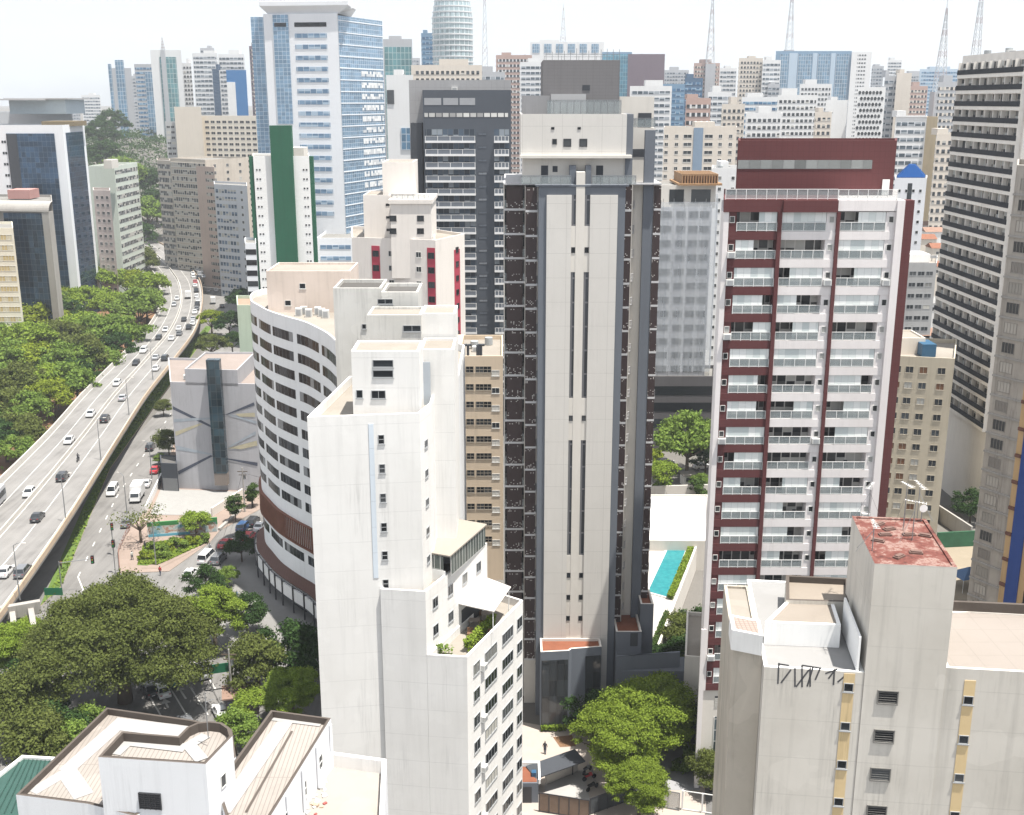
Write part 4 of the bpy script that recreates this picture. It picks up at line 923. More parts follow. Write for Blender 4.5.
def grille_mb():
    m = MB(); m.box(-.68,.68,-.03,.02,-.55,.55,1)
    for k in range(8): z = -.5+k*.143; m.box(-.66,.66,-.09,-.04,z-.02,z+.02)
    for k in range(5): x = -.66+k*.33; m.box(x-.02,x+.02,-.1,-.05,-.55,.55)
    return m, [FRD, DARKG]
Lb.inst('barred_window', ('grille',), grille_mb, f_, (Vector(g(145.5,802,zat(802,58)))-Vector(rc[0])).dot(f_.d), zat(802, 58.5), .02)
f_ = Face(rc[1], rc[2]); Lb.inst('window', ('blw',), lambda: win_mb(.6,.9,FRW,DARKG,1,1,.05,.06,False,True), f_, f_.len*.55, Z2-2.2)
m = MB(); p = rc[5]; m.bar((*lerp2(p,rc[1],.4), Z2), (*lerp2(p,rc[1],.4), Z2+3), .03, 0, 5); m.bar((*lerp2(p,rc[1],.4), Z2+2.4), (lerp2(p,rc[1],.4)[0]+.5, lerp2(p,rc[1],.4)[1], Z2+2.6), .02, 0, 4); Lb.part('roof_mast', m, METAL)
Lb.done()
P2b = [g(216,786,ZB), (g(230,830,ZB)), (g(262,830,ZB)), g(331,718,ZB), g(271,710,ZB)]
L2 = Bld('apartment_block', 'white block with a long tiled roof and rear terrace with debris', P2b, 0, ZB, BLW, None, 0, body=False)
L2.block(P2b, 0, ZB, BLW, TILEB, .5, th=.16, capm=MOULD); lining(L2, P2b, ZB, .5, MOULD, .03, .16)
m = MB(); strip(m, g(222,812,ZB-.45), g(285,722,ZB-.45), 1.1, ZB-.45); strip(m, g(274,717,ZB-.45), g(322,723,ZB-.45), .9, ZB-.446); L2.part('roof_gutter', m, VALLEY)
m = MB(); strip(m, g(246,812,ZB-.45), g(292,731,ZB-.45), .16, ZB-.44); L2.part('roof_ridge', m, MOULD)
zT = ZB-3.3
TP = [g(288,835,zT), g(384,835,zT+1), g(387,759,zT+.9), g(332,751,zT+.9)]
L2.block([g(262,840,zT+.9), g(383,840,zT+.9), g(386.5,759,zT+.9), g(331,751.5,zT+.9)], 0, zT+.9, BLW, wall('terrace_beige', (.30,.27,.245), .4, 0), 1.0, th=.3, name='terrace_wall', capm=WH)
f_ = Face(P2b[2], P2b[3])
for k, t in enumerate((.28, .55, .8)): L2.inst('window', ('l2w',), lambda: win_mb(.7,1.2,FRW,DARKG,1,2,.06,.06,True,True), f_, f_.len*t, ZB-1.9)
for k in range(5): q = f_.at(f_.len*(.08+.22*k), .12); m = MB(); m.bar((*q, zT), (*q, ZB-.2), .1, 0, 8); L2.part('downpipe', m, BLW)
L2.done()
rn = random.Random(5); m = MB(); deb = [flat('debris_a', (.45,.35,.25), .9, .3), flat('debris_b', (.6,.6,.58), .8, .2), flat('debris_c', (.35,.08,.07), .7, .2)]
for k in range(40):
    x, y = g(312+rn.uniform(-14,14), 797+rn.uniform(-22,18), zT); s = rn.uniform(.05,.15); a = rn.uniform(0,3); k_ = MB(); k_.box(-s*1.6,s*1.6,-s,s,0,s*1.2,rn.choice((0,0,0,1,1,1,1,2))); m.add(k_, Matrix.Translation((x,y,zT-.1)) @ Matrix.Rotation(a,4,'Z'))
tag(m.build('rubble', deb), 'heap of rubble and rags on the beige rear terrace', 'rubble', kind='stuff')
# teal corrugated roof in the corner
ZG = 33.0
Gb = Bld('low_building', 'low building with teal corrugated roof in the bottom left corner', [g(-40,815,ZG), g(30,830,ZG), g(56,757,ZG), g(22,755,ZG), g(-20,788,ZG)], 0, ZG, CREAMP, flat('teal_sheet', (.026,.07,.057), .5, .2), .2, capm=WH)
m = MB()
for k in range(9): a = g(-10+k*7, 812-k*.5, ZG); b = g(20+k*4.2, 757.5, ZG); m.bar((*a, ZG-.18), (*b, ZG-.18), .05, 0, 4)
Gb.part('roof_rib', m, flat('teal_rib', (.02,.055,.045), .5, .2))
# ================================================================ middle distance and skyline
def FBox(name, label, l, r, ytop, dep, wm, zb=None, rm=ROOFG, par=.8, group=None, capm=None, zt=None, cat='building', sq=False):
    """box whose front top edge runs between two points: (pixel x, distance) left and right"""
    zt = zat(ytop, l[1]) if zt is None else zt
    a, b = Vector((xat(l[0], l[1], zt), l[1])), Vector((xat(r[0], r[1], zt), r[1])); d = (b-a).normalized(); n_ = Vector((-d.y, d.x))*dep
    qa, qb = (a+n_, b+n_) if sq else (a*(1+.97*dep/a.y), b*(1+.97*dep/b.y))
    zb = (terr(min(l[1], r[1]))-1 if min(l[1], r[1]) > 560 else 0) if zb is None else zb
    b_ = Bld(name, label, [tuple(a), tuple(b), tuple(qb), tuple(qa)], zb, zt, wm, rm, par, group=group, capm=capm, cat=cat); b_.zt = zt; return b_
def wins(b, fi, fh, nx, w_, h_, n=None, fr=FRW, gl=WIN, u0=.06, u1=.94, top=1.6, name='window', cols=2, zlow=None, sill=False, proud=.06):
    F_ = b.f(fi); n = n or int((b.zt-b.z0-top)/fh); zs = [b.zt-top-fh*(i+.4) for i in range(n)]
    if zlow is not None: zs = [z for z in zs if z > zlow]
    b.grid(F_, frange(F_.len*u0, F_.len*u1, nx), zs, w_, h_, fr, gl, cols, 1, proud, max(.04, min(.09, w_*.05)), sill, name)
def bnds(b, fi, fh, h_, mat, n=None, u0=.02, u1=.98, top=1.2, proud=.05, lip=None, name='window_band', zlow=None):
    F_ = b.f(fi); n = n or int((b.zt-b.z0-top)/fh); zs = [b.zt-top-fh*(i+.5) for i in range(n)]
    if zlow is not None: zs = [z for z in zs if z > zlow]
    b.bands(F_, F_.len*u0, F_.len*u1, zs, h_, mat, proud, name, lip)
PB = lambda nm, pw, pier, wc, **k: panes(nm, pw, 40, mcol=wc, mw=pier, mh=0, blind=False, **k)
# ---------------------------------------------------------------- charcoal tower
zD = zat(90, 271); DSL = wall('dark_slate', (.07,.08,.098), .2, .1)
DT = FBox('apartment_tower', 'charcoal apartment tower with grey balcony rows, left of cream tower', (422.5,271), (511,271), 90, 22, DSL, rm=ROOFD, par=.3)
DT.block(rect(xat(409,278,zD), xat(511,278,zD), 278, 296), 0, zat(80,278), wall('grey_panel', (.33,.33,.34), .2, .2, tile=(3,3,1)), ROOFG, .4, name='rear_wall'); DT.block(rect(xat(411,272,70), xat(422.4,272,70), 272, 290), 0, zat(123,272), DARK, ROOFD, .3, name='side_wall')
Fd = DT.f(0); ppx = Fd.len/(511-422.5); ux = lambda px: (px-422.5)*ppx
GR2 = flat('balcony_grey', (.72,.72,.72), .7, .1); DBACK = panes('dark_balcony_glass', 1.25, 30, (.03,.04,.055), (.06,.085,.12), (.22,.25,.28), (.10,.11,.12), .1, 0, .2, .4, blind=False); DRAIL = flat('dark_rail', (.13,.15,.18), .2, .1, 0, .6)
def dbal_mb(w_):
    m = MB(); m.box(-w_/2,w_/2,-1.3,0,-.5,0,0); m.box(-w_/2,w_/2,-1.25,-1.21,0,1.0,1); m.box(-w_/2,w_/2,-1.28,-1.18,1.0,1.06,0)
    for k in range(5): x = -w_/2+.1+(w_-.2)*k/4; m.box(x-.06,x+.06,-1.3,-1.2,0,1.0,0)
    return m, [GR2, DRAIL]
ztop = zat(128.5, 271)
for i in range(21):
    z = ztop-3.02*(i+1)+.3
    for a, b in ((424.3,475), (494,509)):
        w_ = round(ux(b)-ux(a), 2); mid = (ux(a)+ux(b))/2
        DT.inst('balcony', ('dbal', w_), lambda: dbal_mb(w_), Fd, mid, z)
        DT.inst('balcony_window', ('dback', w_), lambda: band_mb(w_, 2.5, DBACK, .03, None), Fd, mid, z+1.3)
    DT.inst('stair_window', ('dst',), lambda: win_mb(2.0,.55,FRD,winglass('stair_pane_grey', [(0,(.12,.14,.17)),(.5,(.25,.27,.3))]),2,1,.05,.05,False,True), Fd, ux(482), z+1.5)  # stair panes in two plain grey tones, picked at random
DT.panel('window_band', Fd, ux(424), ux(508), zat(117,271), zat(113,271), panes('dt_top', 1.6, 30, (.3,.3,.3), (.45,.45,.44), (.6,.6,.58), (.04,.045,.05), .16, 0, blind=False), .05, .05)
for a, b in ((424,441), (443,458), (459.5,475)): DT.panel('penthouse_window', Fd, ux(a), ux(b), zat(105,271), zat(98,271), flat('grey_shutter', (.30,.31,.33), .5, .1), .05, .05)
DT.done()
# ---------------------------------------------------------------- cream building with red stripes
RC_ = wall('soft_cream', (.70,.66,.62), .15, .25); RED = wall('crimson', (.38,.045,.075), .15, .15)
zr = zat(240, 229)
Rb = FBox('apartment_block', 'cream block with crimson window stripes and stepped top', (351.7,234), (435,229), 238, 22, RC_, rm=ROOFC, par=.7, zt=zr)
Rb.zt = zr; Rb.P[1]
a = Vector(Rb.P[1]); e = Vector((xat(464.5, 241, zr), 241)); q = (e-a); Rb.block([tuple(a+Vector((.02,.3))), tuple(e), (e.x-8, e.y+10), (a.x-6, a.y+12)], 0, zr-.05, RC_, ROOFC, .6)
Fr1 = Rb.f(0); k_ = Fr1.len/(435-351.7); ur = lambda px: (px-351.7)*k_
for p0, p1 in ((371.5,379.7), (427,434.8)): Rb.panel('crimson_stripe', Fr1, ur(p0), ur(p1), 0, zr-1.6, RED, .06, .06)
for i in range(15):
    z = zr-3.1-i*2.98
    for p in (375.6, 431): Rb.inst('stripe_window', ('rsw',), lambda: win_mb(1.4,1.25,FRD,DARKG,2,1,.1,.06,False,True), Fr1, ur(p), z-.1, .05)
    for p in (391, 418.5): Rb.inst('window', ('rwin',), lambda: win_mb(1.15,1.15,FRW,WIN,2,1,.06,.07,True,True), Fr1, ur(p), z)
Fr2 = Face(tuple(a+Vector((.02,.3))), tuple(e))
Rb.panel('crimson_stripe', Fr2, Fr2.len*.62, Fr2.len*.82, 0, zr-3, RED, .06, .06)
for i in range(14):
    z = zr-3.1-i*2.98
    Rb.inst('stripe_window', ('rsw2',), lambda: win_mb(1.2,1.2,FRD,DARKG,2,1,.1,.06,False,True), Fr2, Fr2.len*.72, z, .05)
zu = zat(201, 231); Rb.block(rect(xat(390,230.5,zu), xat(431,230.5,zu), 230.5, 246), zr-8, zu, RC_, ROOFC, .3, name='stair_head_wall'); Rb.box('overhang', RC_, xat(388,229.5,zu), xat(432,229.5,zu), 230.2, 246.5, zu-.5, zu+.3)
Fu = Face((xat(390,230.5,zu),230.5), (xat(431,230.5,zu),230.5))
for p, y in ((393,218.3), (420.5,218.3), (393,231), (420.5,231)): Rb.inst('window', ('rwin2',), lambda: win_mb(1.4,1.1,FRD,DARKG,2,1,.06,.07,True,True), Fu, xat(p,230.5,zat(y,230.5))-Fu.p0.x, zat(y,230.5))
zz = zat(195, 238); Rb.block(rect(xat(363,238,zz), xat(389.5,238,zz), 238, 250), zr-6, zz, RC_, ROOFC, .3, name='tank_house_wall'); zq = zat(162, 240); Rb.block(rect(xat(382,240,zq), xat(413,240,zq), 240, 252), zr, zq, RC_, ROOFC, .3, name='tank_house_wall')
Fq = Face((xat(382,240,zq),240), (xat(413,240,zq),240))
for i in range(4):
    for u in (.2,.3): Rb.inst('small_window', ('rs',), lambda: win_mb(.5,.5,FRD,DARKG,1,1,.05,.05,False,True), Face((xat(363,238,zz),238), (xat(389.5,238,zz),238)), 26.5*k_*(.75+u*.5), zz-2-i*2.6)
rail(Rb, Fu, .3, Fu.len-.3, zu+.3, -.3, 'roof_railing', 1.1, [METAL, RAILG]); Rb.done()
# ---------------------------------------------------------------- tan building between the white block and the tower
zn = zat(356, 183)
Nb = FBox('apartment_block', 'tan block with neat square window rows beside the cream tower', (440,183), (503,183), 356, 18, TAN, rm=ROOFC, par=.8)
Fn = Nb.f(0); kn = Fn.len/63
for i in range(11):
    z = zat(369.5,183)-i*3.02
    for p in (446, 459.5, 470, 480, 488): Nb.inst('window', ('nw',), lambda: win_mb(1.35,1.15,flat('brown_frame', (.30,.26,.21), .6, .1),DARKG,2,2,.06,.08,True,True), Fn, (p-440)*kn*.985, z)
    Nb.inst('shutter_window', ('nsh',), lambda: win_mb(1.3,1.0,FRW,winglass('shutter', [(0,(.55,.53,.49)),(.6,(.03,.035,.04))]),2,1,.06,.06,True,True), Fn, (495.5-440)*kn, z-.6)
m = MB()
for p in (464, 468, 477.5, 479, 481): x = xat(p,186,zn); m.bar((x,186,zn-.8), (x,186,zn+1.2), .22, 0, 8); m.bar((x,186,zn+1.2), (x+.6,186,zn+1.25), .22, 0, 8)
Nb.part('roof_pipe', m, DARK); Nb.box('stair_head', TAN, xat(442,188,zn), xat(462,188,zn), 188, 196, zn-1, zat(344,188)); Nb.done()
# ---------------------------------------------------------------- blue and white office tower
BWH = wall('office_white', (.74,.76,.79), .08, .1); BLU = glassfac('office_glass', 1.5, 1.4, (.19,.30,.42), (.55,.62,.68), .09, .25, .06, .35)
zw = zat(14, 425)
OT = FBox('office_tower', 'tall white and blue glass office tower with flared white crown', (263,425), (337.5,421), 14, 30, BWH, par=0, zt=zw)
OT.zt = zw; Fo = OT.f(0); ko = Fo.len/74.5; uo = lambda px: (px-263)*ko
OT.panel('glass_strip', Fo, uo(272.5), uo(288), zat(124,425), zat(15,425), BLU, .3, .3); OT.panel('dark_opening', Fo, uo(274), uo(286), zat(27,425), zat(23,425), DARK, .36, .1)
WB_ = panes('blue_band', 2.2, 30, (.12,.2,.3), (.18,.28,.4), (.35,.45,.55), (.5,.55,.6), .07, 0, blind=False)
for i in range(18):
    y = 25+i*11.05
    if y > 222: break
    OT.inst('window_band', ('otb', i == 0), (lambda d_: (lambda: band_mb(uo(326)-uo(294), 1.5, DARKG if d_ else WB_, .1, None)))(i == 0), Fo, (uo(294)+uo(326))/2, zat(y,425))
pr = Vector(OT.P[1]); pe = Vector((xat(382,452,zw), 452)); 
GB_ = [tuple(pr+Vector((.05,.2))), tuple(pe), (pe.x-10, pe.y+14), (pr.x-4, pr.y+18)]
zg2 = zat(16, 425); OT.block(GB_, 0, zg2, BLU, ROOFG, .4, name='glass_wing', capm=BWH)
Fg = Face(GB_[0], GB_[1]); lw = flat('office_band', (.72,.75,.78), .5, .05)
for i in range(24):
    z = zg2-1.6-i*4.05
    if z < 28: break
    OT.inst('floor_edge', ('ofl',), lambda: band_mb(Fg.len, .35, lw, .12, None), Fg, Fg.len/2, z)
    if 3 < i < 17: OT.inst('blind_band', ('obl',), lambda: band_mb(Fg.len*.5, 1.9, panes('office_blinds', 1.3, 30, (.14,.2,.27), (.5,.52,.54), (.68,.69,.69), (.45,.5,.55), .1, 0, .5, .3, blind=False), .1, None), Fg, Fg.len*.72, z-1.7)
lf = Vector(OT.P[0]); OT.block([(lf.x-5.2,lf.y+3), (lf.x-.05,lf.y+3), (lf.x-.05,lf.y+22), (lf.x-5.2,lf.y+22)], 0, zat(17,428), BLU, ROOFG, .3, name='glass_wing', capm=BWH)
cr = MB(); z0_, z1_ = zat(14,425), zat(0,425); Pc = [lf+Vector((-1,-1.2)), pr+Vector((4,-1.5)), pr+Vector((4,20)), lf+Vector((-1,26))]; Pi = [lf+Vector((1.5,1)), pr+Vector((0,1)), pr+Vector((2,20)), lf+Vector((1.5,27))]
cr.hexa([(*p, z0_+.02) for p in Pi]+[(*p, z0_+2.6) for p in Pc]); cr.hexa([(*p, z0_+2.61) for p in Pc]+[(*p, z0_+4.0) for p in Pc]); cr.hexa([(*(p+(lf-p)*.15), z0_+4.02) for p in Pc]+[(*(p+(lf-p)*.15), z0_+8) for p in Pc])
OT.part('crown', cr, BWH); m = MB(); m.bar((pr.x+4,pr.y+6,z0_+2), (pr.x+4,pr.y+6,z0_+10), .5); OT.part('crown_post', m, BWH)
zp = zat(237, 405); OT.block([(xat(316,402,zp),402), (xat(384,402,zp),402), (xat(384,402,zp),424), (xat(316,402,zp),424)], 0, zp, BWH, ROOFG, .8, name='podium_wall')
Fp = Face((xat(316,402,zp),402), (xat(384,402,zp),402))
for i in range(4): OT.inst('podium_band', ('opb',), lambda: band_mb(Fp.len*.45, 1.4, WB_, .1, None), Fp, Fp.len*.28, zp-3.2-i*4)
OT.done()
# ---------------------------------------------------------------- white and green building
GRN = wall('bottle_green', (.009,.095,.047), .3, .3)
z5 = zat(156, 385)
Gn = FBox('office_block', 'white block split by a bottle green central shaft', (253,385), (309,385), 156, 22, WH2, par=.5)
Fg_ = Gn.f(0); kg = Fg_.len/56; ug = lambda px: (px-253)*kg
Gn.box('green_shaft', GRN, xat(271,383.8,z5), xat(292.5,383.8,z5), 383.6, 386, 0, zat(125.5,383.8)); Gn.box('green_edge', GRN, xat(249,386,z5), xat(253,386,z5)-.03, 385.5, 387, 0, z5-.1); Gn.box('green_edge', GRN, xat(309,386,z5)+.03, xat(313,386,z5), 385.5, 387, 0, z5-.1)
Gn.panel('dark_strip', Fg_, ug(272.5), ug(274), 0, z5-.3, DARK, .05, .05)
Gn.box('roof_box', CREAMP, xat(290,390,z5), xat(304,390,z5), 390, 398, z5-1, z5+2.5)
for i in range(20):
    z = z5-4.5-i*3.05
    for p in (256, 259, 303, 306): Gn.inst('small_window', ('gsw',), lambda: win_mb(.55,.5,FRD,DARKG,1,1,.08,.05,False,True), Fg_, ug(p), z)
Gn.done()
b = FBox('office_block', 'white low office with dark window strip beside the green shaft', (245,372), (256,372), 243, 16, BWH, rm=ROOFG); bnds(b, 0, 3.5, 1.8, DARKG, 5); b.done()
# ---------------------------------------------------------------- building wrapped in construction netting
NET = None
t = NT('construction_net'); u, v = t.uv(); p = t.pos()
cell = t.math('ADD', t.math('MULTIPLY', t.math('FLOOR', t.math('DIVIDE', u, 1.9)), 7.1), t.math('MULTIPLY', t.math('FLOOR', t.math('DIVIDE', v, 3.0)), 23.7)); wn = t.n('TexWhiteNoise', noise_dimensions='1D'); t.put(wn.inputs['W'], cell)
fold = t.noise(t.mapping(p, (.9,.9,.12)), 1, 4)
col = t.mix(fold, (.45,.50,.56), (.70,.73,.76)); t.bump(fold, .5, .4)
tb = t.n('BsdfTransparent'); ms = t.n('MixShader'); ms.inputs[0].default_value = .36; t.set(col, .9, .1)
t.t.links.new(tb.outputs[0], ms.inputs[1]); t.t.links.new(t.p.outputs[0], ms.inputs[2]); t.t.links.new(ms.outputs[0], t.out.inputs['Surface']); NET = t.m
zk = zat(205, 262)
K = FBox('building_under_construction', 'grey building wrapped in pale netting behind the cream tower', (636,262), (712,262), 207, 22, wall('bare_concrete', (.40,.41,.44), .4, .3), par=.4)
for i in range(17):
    z = zk-2.2-i*3.3
    for p in (651, 660, 667.5, 681.5, 694, 705): K.inst('window', ('kw',), lambda: win_mb(2.3,1.7,FRG,DARKG,2,1,.05,.08,False,True), K.f(0), (p-636)*K.f(0).len/76, z)
Pk = inset(K.P, -1.1); m = MB()
nk = 18
for i in range(4):
    a, b = Vector(Pk[i]), Vector(Pk[(i+1) % 4]); nn = (b-a).normalized(); nn = Vector((nn.y, -nn.x)); pts = [a+(b-a)*j/nk+nn*.12*((j*7) % 3) for j in range(nk+1)]
    for c_, d_ in zip(pts, pts[1:]): m.quad((*c_, 19), (*d_, 19), (*d_, zk+.8), (*c_, zk+.8))
K.part('netting', m, NET)
m = MB(); a, b = Vector(Pk[0]), Vector(Pk[1])
for j in range(9):
    q = a+(b-a)*j/8+Vector((0,.35)); m.bar((*q,12), (*q,zk+1.5), .06, 0, 4)
for j in range(0): m.bar((*(a+Vector((0,.35))), zk-1-j*3.3), (*(b+Vector((0,.35))), zk-1-j*3.3), .05, 0, 4)
K.part('scaffold', m, METAL)
zk2 = zat(185, 266); K.block(rect(xat(655,266,zk2), xat(716,266,zk2), 266, 280), zk-1, zk2, CREAMP, ROOFG, .3, name='penthouse_wall')
Fk = Face((xat(655,266,zk2),266), (xat(716,266,zk2),266))
for a, b in ((.24,.48), (.60,.92)): K.panel('penthouse_window', Fk, Fk.len*a, Fk.len*b, zk, zk2-1.0, DARKG, .04, .04)
m = MB(); z_ = zk2; x0_, x1_ = xat(682,265,z_), xat(717,265,z_)
m.box(x0_-1, x1_+1, 264, 279, z_+.02, z_+.5)
for j in range(14): x = x0_+(x1_-x0_)*j/13; m.box(x-.12, x+.12, 264.5, 278, z_+.51, z_+2.6)
m.box(x0_, x1_, 264.6, 264.9, z_+2.2, z_+2.6); K.part('timber_formwork', m, flat('timber', (.34,.20,.10), .8, .3)); K.done()
m = MB(); m.box(xat(656,258,15), xat(714,258,15), 256.5, 261, 19, 19.3)
b = FBox('shop_building', 'dark fronted low shops under the netted building', (650,258), (714,258), 416, 12, wall('dark_shops', (.10,.095,.10), .3, .2), rm=ROOFG, zt=18.5); bnds(b, 0, 4, 2.2, DARKG, 3, top=1.5); b.done()
# ---------------------------------------------------------------- right edge: hotel with dark balconies, podium and neighbours
zs = zat(56, 243)
SC = wall('hotel_beige', (.76,.72,.67), .2, .2)
S_ = FBox('hotel_tower', 'beige tower with long black balcony parapets at right edge', (963,243), (1033,212), 56, 20, SC, zt=zs, par=.5)
Fs_ = S_.f(0); HG = panes('hotel_rooms', 1.75, 30, (.03,.035,.04), (.16,.16,.15), (.50,.51,.49), (.50,.45,.40), .16, 0, .3, .4, blind=False); BLK = wall('black_parapet', (.022,.024,.03), .2, .1)
def hbal_mb(w_):
    m = MB(); m.box(-w_/2,w_/2,-1.0,0,-.7,0,0); m.box(-w_/2,w_/2,-1.06,-.92,.0,.95,1)
    n = int(w_/3.5)
    for k in range(n+1): x = -w_/2+.1+(w_-.2)*k/n; m.box(x-.1,x+.1,-.9,0,0,2.4,0)
    return m, [SC, BLK]
wS = Fs_.len-1.2
for i in range(23):
    z = zs-2.6-1.2-i*3.05
    S_.inst('balcony', ('hbal',), lambda: hbal_mb(wS), Fs_, .5+wS/2, z)
    S_.inst('room_window', ('hroom',), lambda: band_mb(wS, 1.75, HG, .03, None), Fs_, .5+wS/2, z+1.35)
S_.done()
zpod = 14.0
Gp = Bld('podium_building', 'grey hotel podium with window slots and glazed terrace, right', [g(946,372+14,zpod+8), g(999,402,zpod+8), (g(999,402,zpod+8)[0]+10, 230), (g(946,386,zpod+8)[0]+2, 262)], 0, zpod+8, wall('podium_grey', (.34,.33,.32), .3, .4), ROOFG, .8)
Fq = Gp.f(0)
for i in range(5): Gp.inst('window_band', ('gpb',), lambda: win_mb(Fq.len*.32,1.3,FRW,WIN,5,1,.1,.08,True,True), Fq, Fq.len*.70, zpod+4.6-i*3.3)
Gp.panel('garage_opening', Fq, Fq.len*.02, Fq.len*.45, .4, 5.2, DARK, .04, .04); Gp.panel('garage_beam', Fq, 0, Fq.len*.5, 5.3, 5.9, CONC, .15, .15)
Gp.panel('terrace_glass', Fq, .3, Fq.len-.3, zpod+8, zpod+10, glassfac('terrace_glass', 1.5, 3, (.16,.24,.22), (.4,.4,.38), .1, .4, .08, .1), -.1, .06); Gp.done()
zca = zat(355, 207)
CA = FBox('apartment_block', 'beige low apartment block with brown shuttered windows behind maroon tower', (880,207), (955,204), 355, 18, wall('aged_beige', (.48,.43,.34), .3, .4), rm=ROOFC, zt=zca)
shg = winglass('shutters_mix', [(0,(.03,.035,.04)),(.45,(.16,.08,.045)),(.65,(.4,.4,.38)),(.85,(.06,.07,.08))])
Fc_ = CA.f(0)
for i in range(11):
    for p in (898.5, 911, 925, 943): CA.inst('window', ('caw',), lambda: win_mb(1.45,1.3,flat('tan_frame', (.42,.38,.31), .6, .1),shg,2,1,.06,.07,True,True), Fc_, (p-880)*Fc_.len/75*1.0, zat(368,207)-i*3.0)
CA.block(rect(xat(896,211,zca+3), xat(926,211,zca+3), 211, 219), zca-1, zat(338,211), CREAM2, ROOFC, .3, name='roof_room_wall'); CA.box('blue_water_tank', flat('tank_blue', (.022,.09,.17), .5, .15), xat(922,209,zca+2), xat(936,209,zca+2), 208.5, 213, zca-.7, zca+1.7)
CA.done()
OC = FBox('apartment_tower', 'stained concrete tower with shuttered windows, at right edge', (1017,164), (1062,158), 165, 18, wall('stained_concrete', (.40,.365,.325), .6, 1.0), zt=zat(165,164))
for i in range(24):
    OC.inst('shutter_window', ('ocw',), lambda: win_mb(2.1,1.6,wall('old_frame2', (.3,.28,.25), .4, .4),winglass('pale_shutter', [(0,(.30,.28,.25)),(.35,(.42,.39,.35)),(.7,(.05,.05,.05)),(.9,(.22,.2,.18))]),4,1,.08,.05,True,True), OC.f(0), 2.0, OC.zt-2.6-i*2.95)
    OC.inst('floor_ledge', ('ocl',), lambda: band_mb(OC.f(0).len, .28, CONC, .22, None), OC.f(0), OC.f(0).len/2, OC.zt-4.1-i*2.95)
OC.done()
CB2 = FBox('apartment_tower', 'ochre block with a royal blue vertical band in the right corner', (1038,113), (1070,110), 405, 14, wall('ochre_facade', (.50,.33,.17), .3, .4), zt=zat(405,113)+14)
Fcb = CB2.f(0)
CB2.panel('blue_band', Fcb, .75, 2.2, 0, CB2.zt-.5, wall('royal_blue', (.03,.065,.23), .25, .3), .12, .12)
for i in range(20): CB2.inst('brown_ledge', ('cbl',), lambda: band_mb(.7, .35, flat('brown_ledge', (.14,.06,.04), .7, .2), .2, None), Fcb, .38, CB2.zt-2-i*2.9); CB2.inst('window', ('cbw',), lambda: win_mb(1.5,1.4,FRD,WIN,2,1,.06,.06,True,True), Fcb, 3.7, CB2.zt-2.5-i*2.9)
CB2.done()
ga = FBox('apartment_block', 'grey small windowed block between maroon tower and hotel', (899,300), (937,300), 263, 16, wall('grey_apartment', (.36,.36,.36), .3, .4), rm=ROOFC)
wins(ga, 0, 3.0, 4, 1.9, 1.2, 12, fr=FRG); ga.done(); ga.box('roof_tank', WH2, xat(905,306,ga.zt), xat(930,306,ga.zt), 306, 313, ga.zt-.7, ga.zt+1.5)
bp = FBox('apartment_block', 'white slim block with a royal blue pyramid roof', (895,335), (927,335), 178, 14, wall('white_slim', (.64,.65,.68), .15, .2), par=.2)
wins(bp, 0, 3.0, 4, .8, .9, 24, fr=FRW, gl=DARKG, cols=1, top=2.5); bp.panel('stair_strip', bp.f(0), bp.f(0).len*.42, bp.f(0).len*.56, bp.zt-14, bp.zt-1.5, DARKG, .05, .05)
m = MB(); I = inset(bp.P, .5); cx = sum(p[0] for p in I)/4; cy = sum(p[1] for p in I)/4; zpk = bp.zt+.1
J = inset(bp.P, 3.6)
for i in range(4): j = (i+1) % 4; m.quad((*I[i],zpk), (*I[j],zpk), (*J[j],zpk+3.4), (*J[i],zpk+3.4))
m.poly([(*p, zpk+3.4) for p in J]); bp.part('pyramid_roof', m, flat('roof_blue', (.006,.045,.16), .85, .1, 0, .05))
m = MB(); m.prism(bp.P, bp.zt-.6, bp.zt+.05, bot=True); bp.done()
# ---------------------------------------------------------------- left side, middle distance
LGL = glassfac('left_glass', 1.6, 1.9, (.035,.075,.135), (.06,.09,.12), .1, .5, .05, .55)
zl2 = zat(125, 425)
b = FBox('office_tower', 'white framed office tower with navy glass above the park', (-34,425), (62,425), 125, 22, BWH, zt=zl2, par=.6, sq=True)
F_ = b.f(0); kk = F_.len/100; uu_ = lambda px: (px+34)*kk
b.panel('glass_front', F_, uu_(7), uu_(57), 0, zl2-3.0, LGL, .4, .4); b.panel('glass_strip', F_, uu_(7), uu_(18), zat(188,425), zl2-3.2, DARK, .46, .1)
for i in range(20):
    for p in (2, 4.6): b.inst('small_window', ('lw1',), lambda: win_mb(.7,.9,FRD,DARKG,1,1,.05,.05,False,True), F_, uu_(p), zl2-6-i*4)
Fside = b.f(1); b.panel('glass_side', Fside, 2.5, Fside.len-3, 0, zl2-2.8, LGL, .3, .3)
b.box('garden_box', wall('planter_brown', (.20,.16,.10), .3, .2), xat(48,438,zl2), xat(80,438,zl2), 432, 445, zl2-.5, zl2+1.2)
b.done()
b2 = FBox('office_block', 'grey set back block with a thin canopy roof on the left skyline', (-20,465), (72,465), 112, 30, wall('haze_grey', (.50,.53,.56), .15, .2)); b2.box('canopy', GREYL, xat(-20,438,b2.zt+5), xat(40,438,b2.zt+5), 436, 470, b2.zt+4.5, b2.zt+5); b2.box('upper_storey', flat('pale_glass', (.42,.50,.56), .3, .1), xat(10,445,b2.zt), xat(66,445,b2.zt), 445, 465, b2.zt-.5, zat(99.5,445)); b2.box('roof_edge', GREYL, xat(6,444,b2.zt), xat(70,444,b2.zt), 443, 467, zat(99.4,445), zat(98,445)); b2.done()
zf = zat(200, 376)
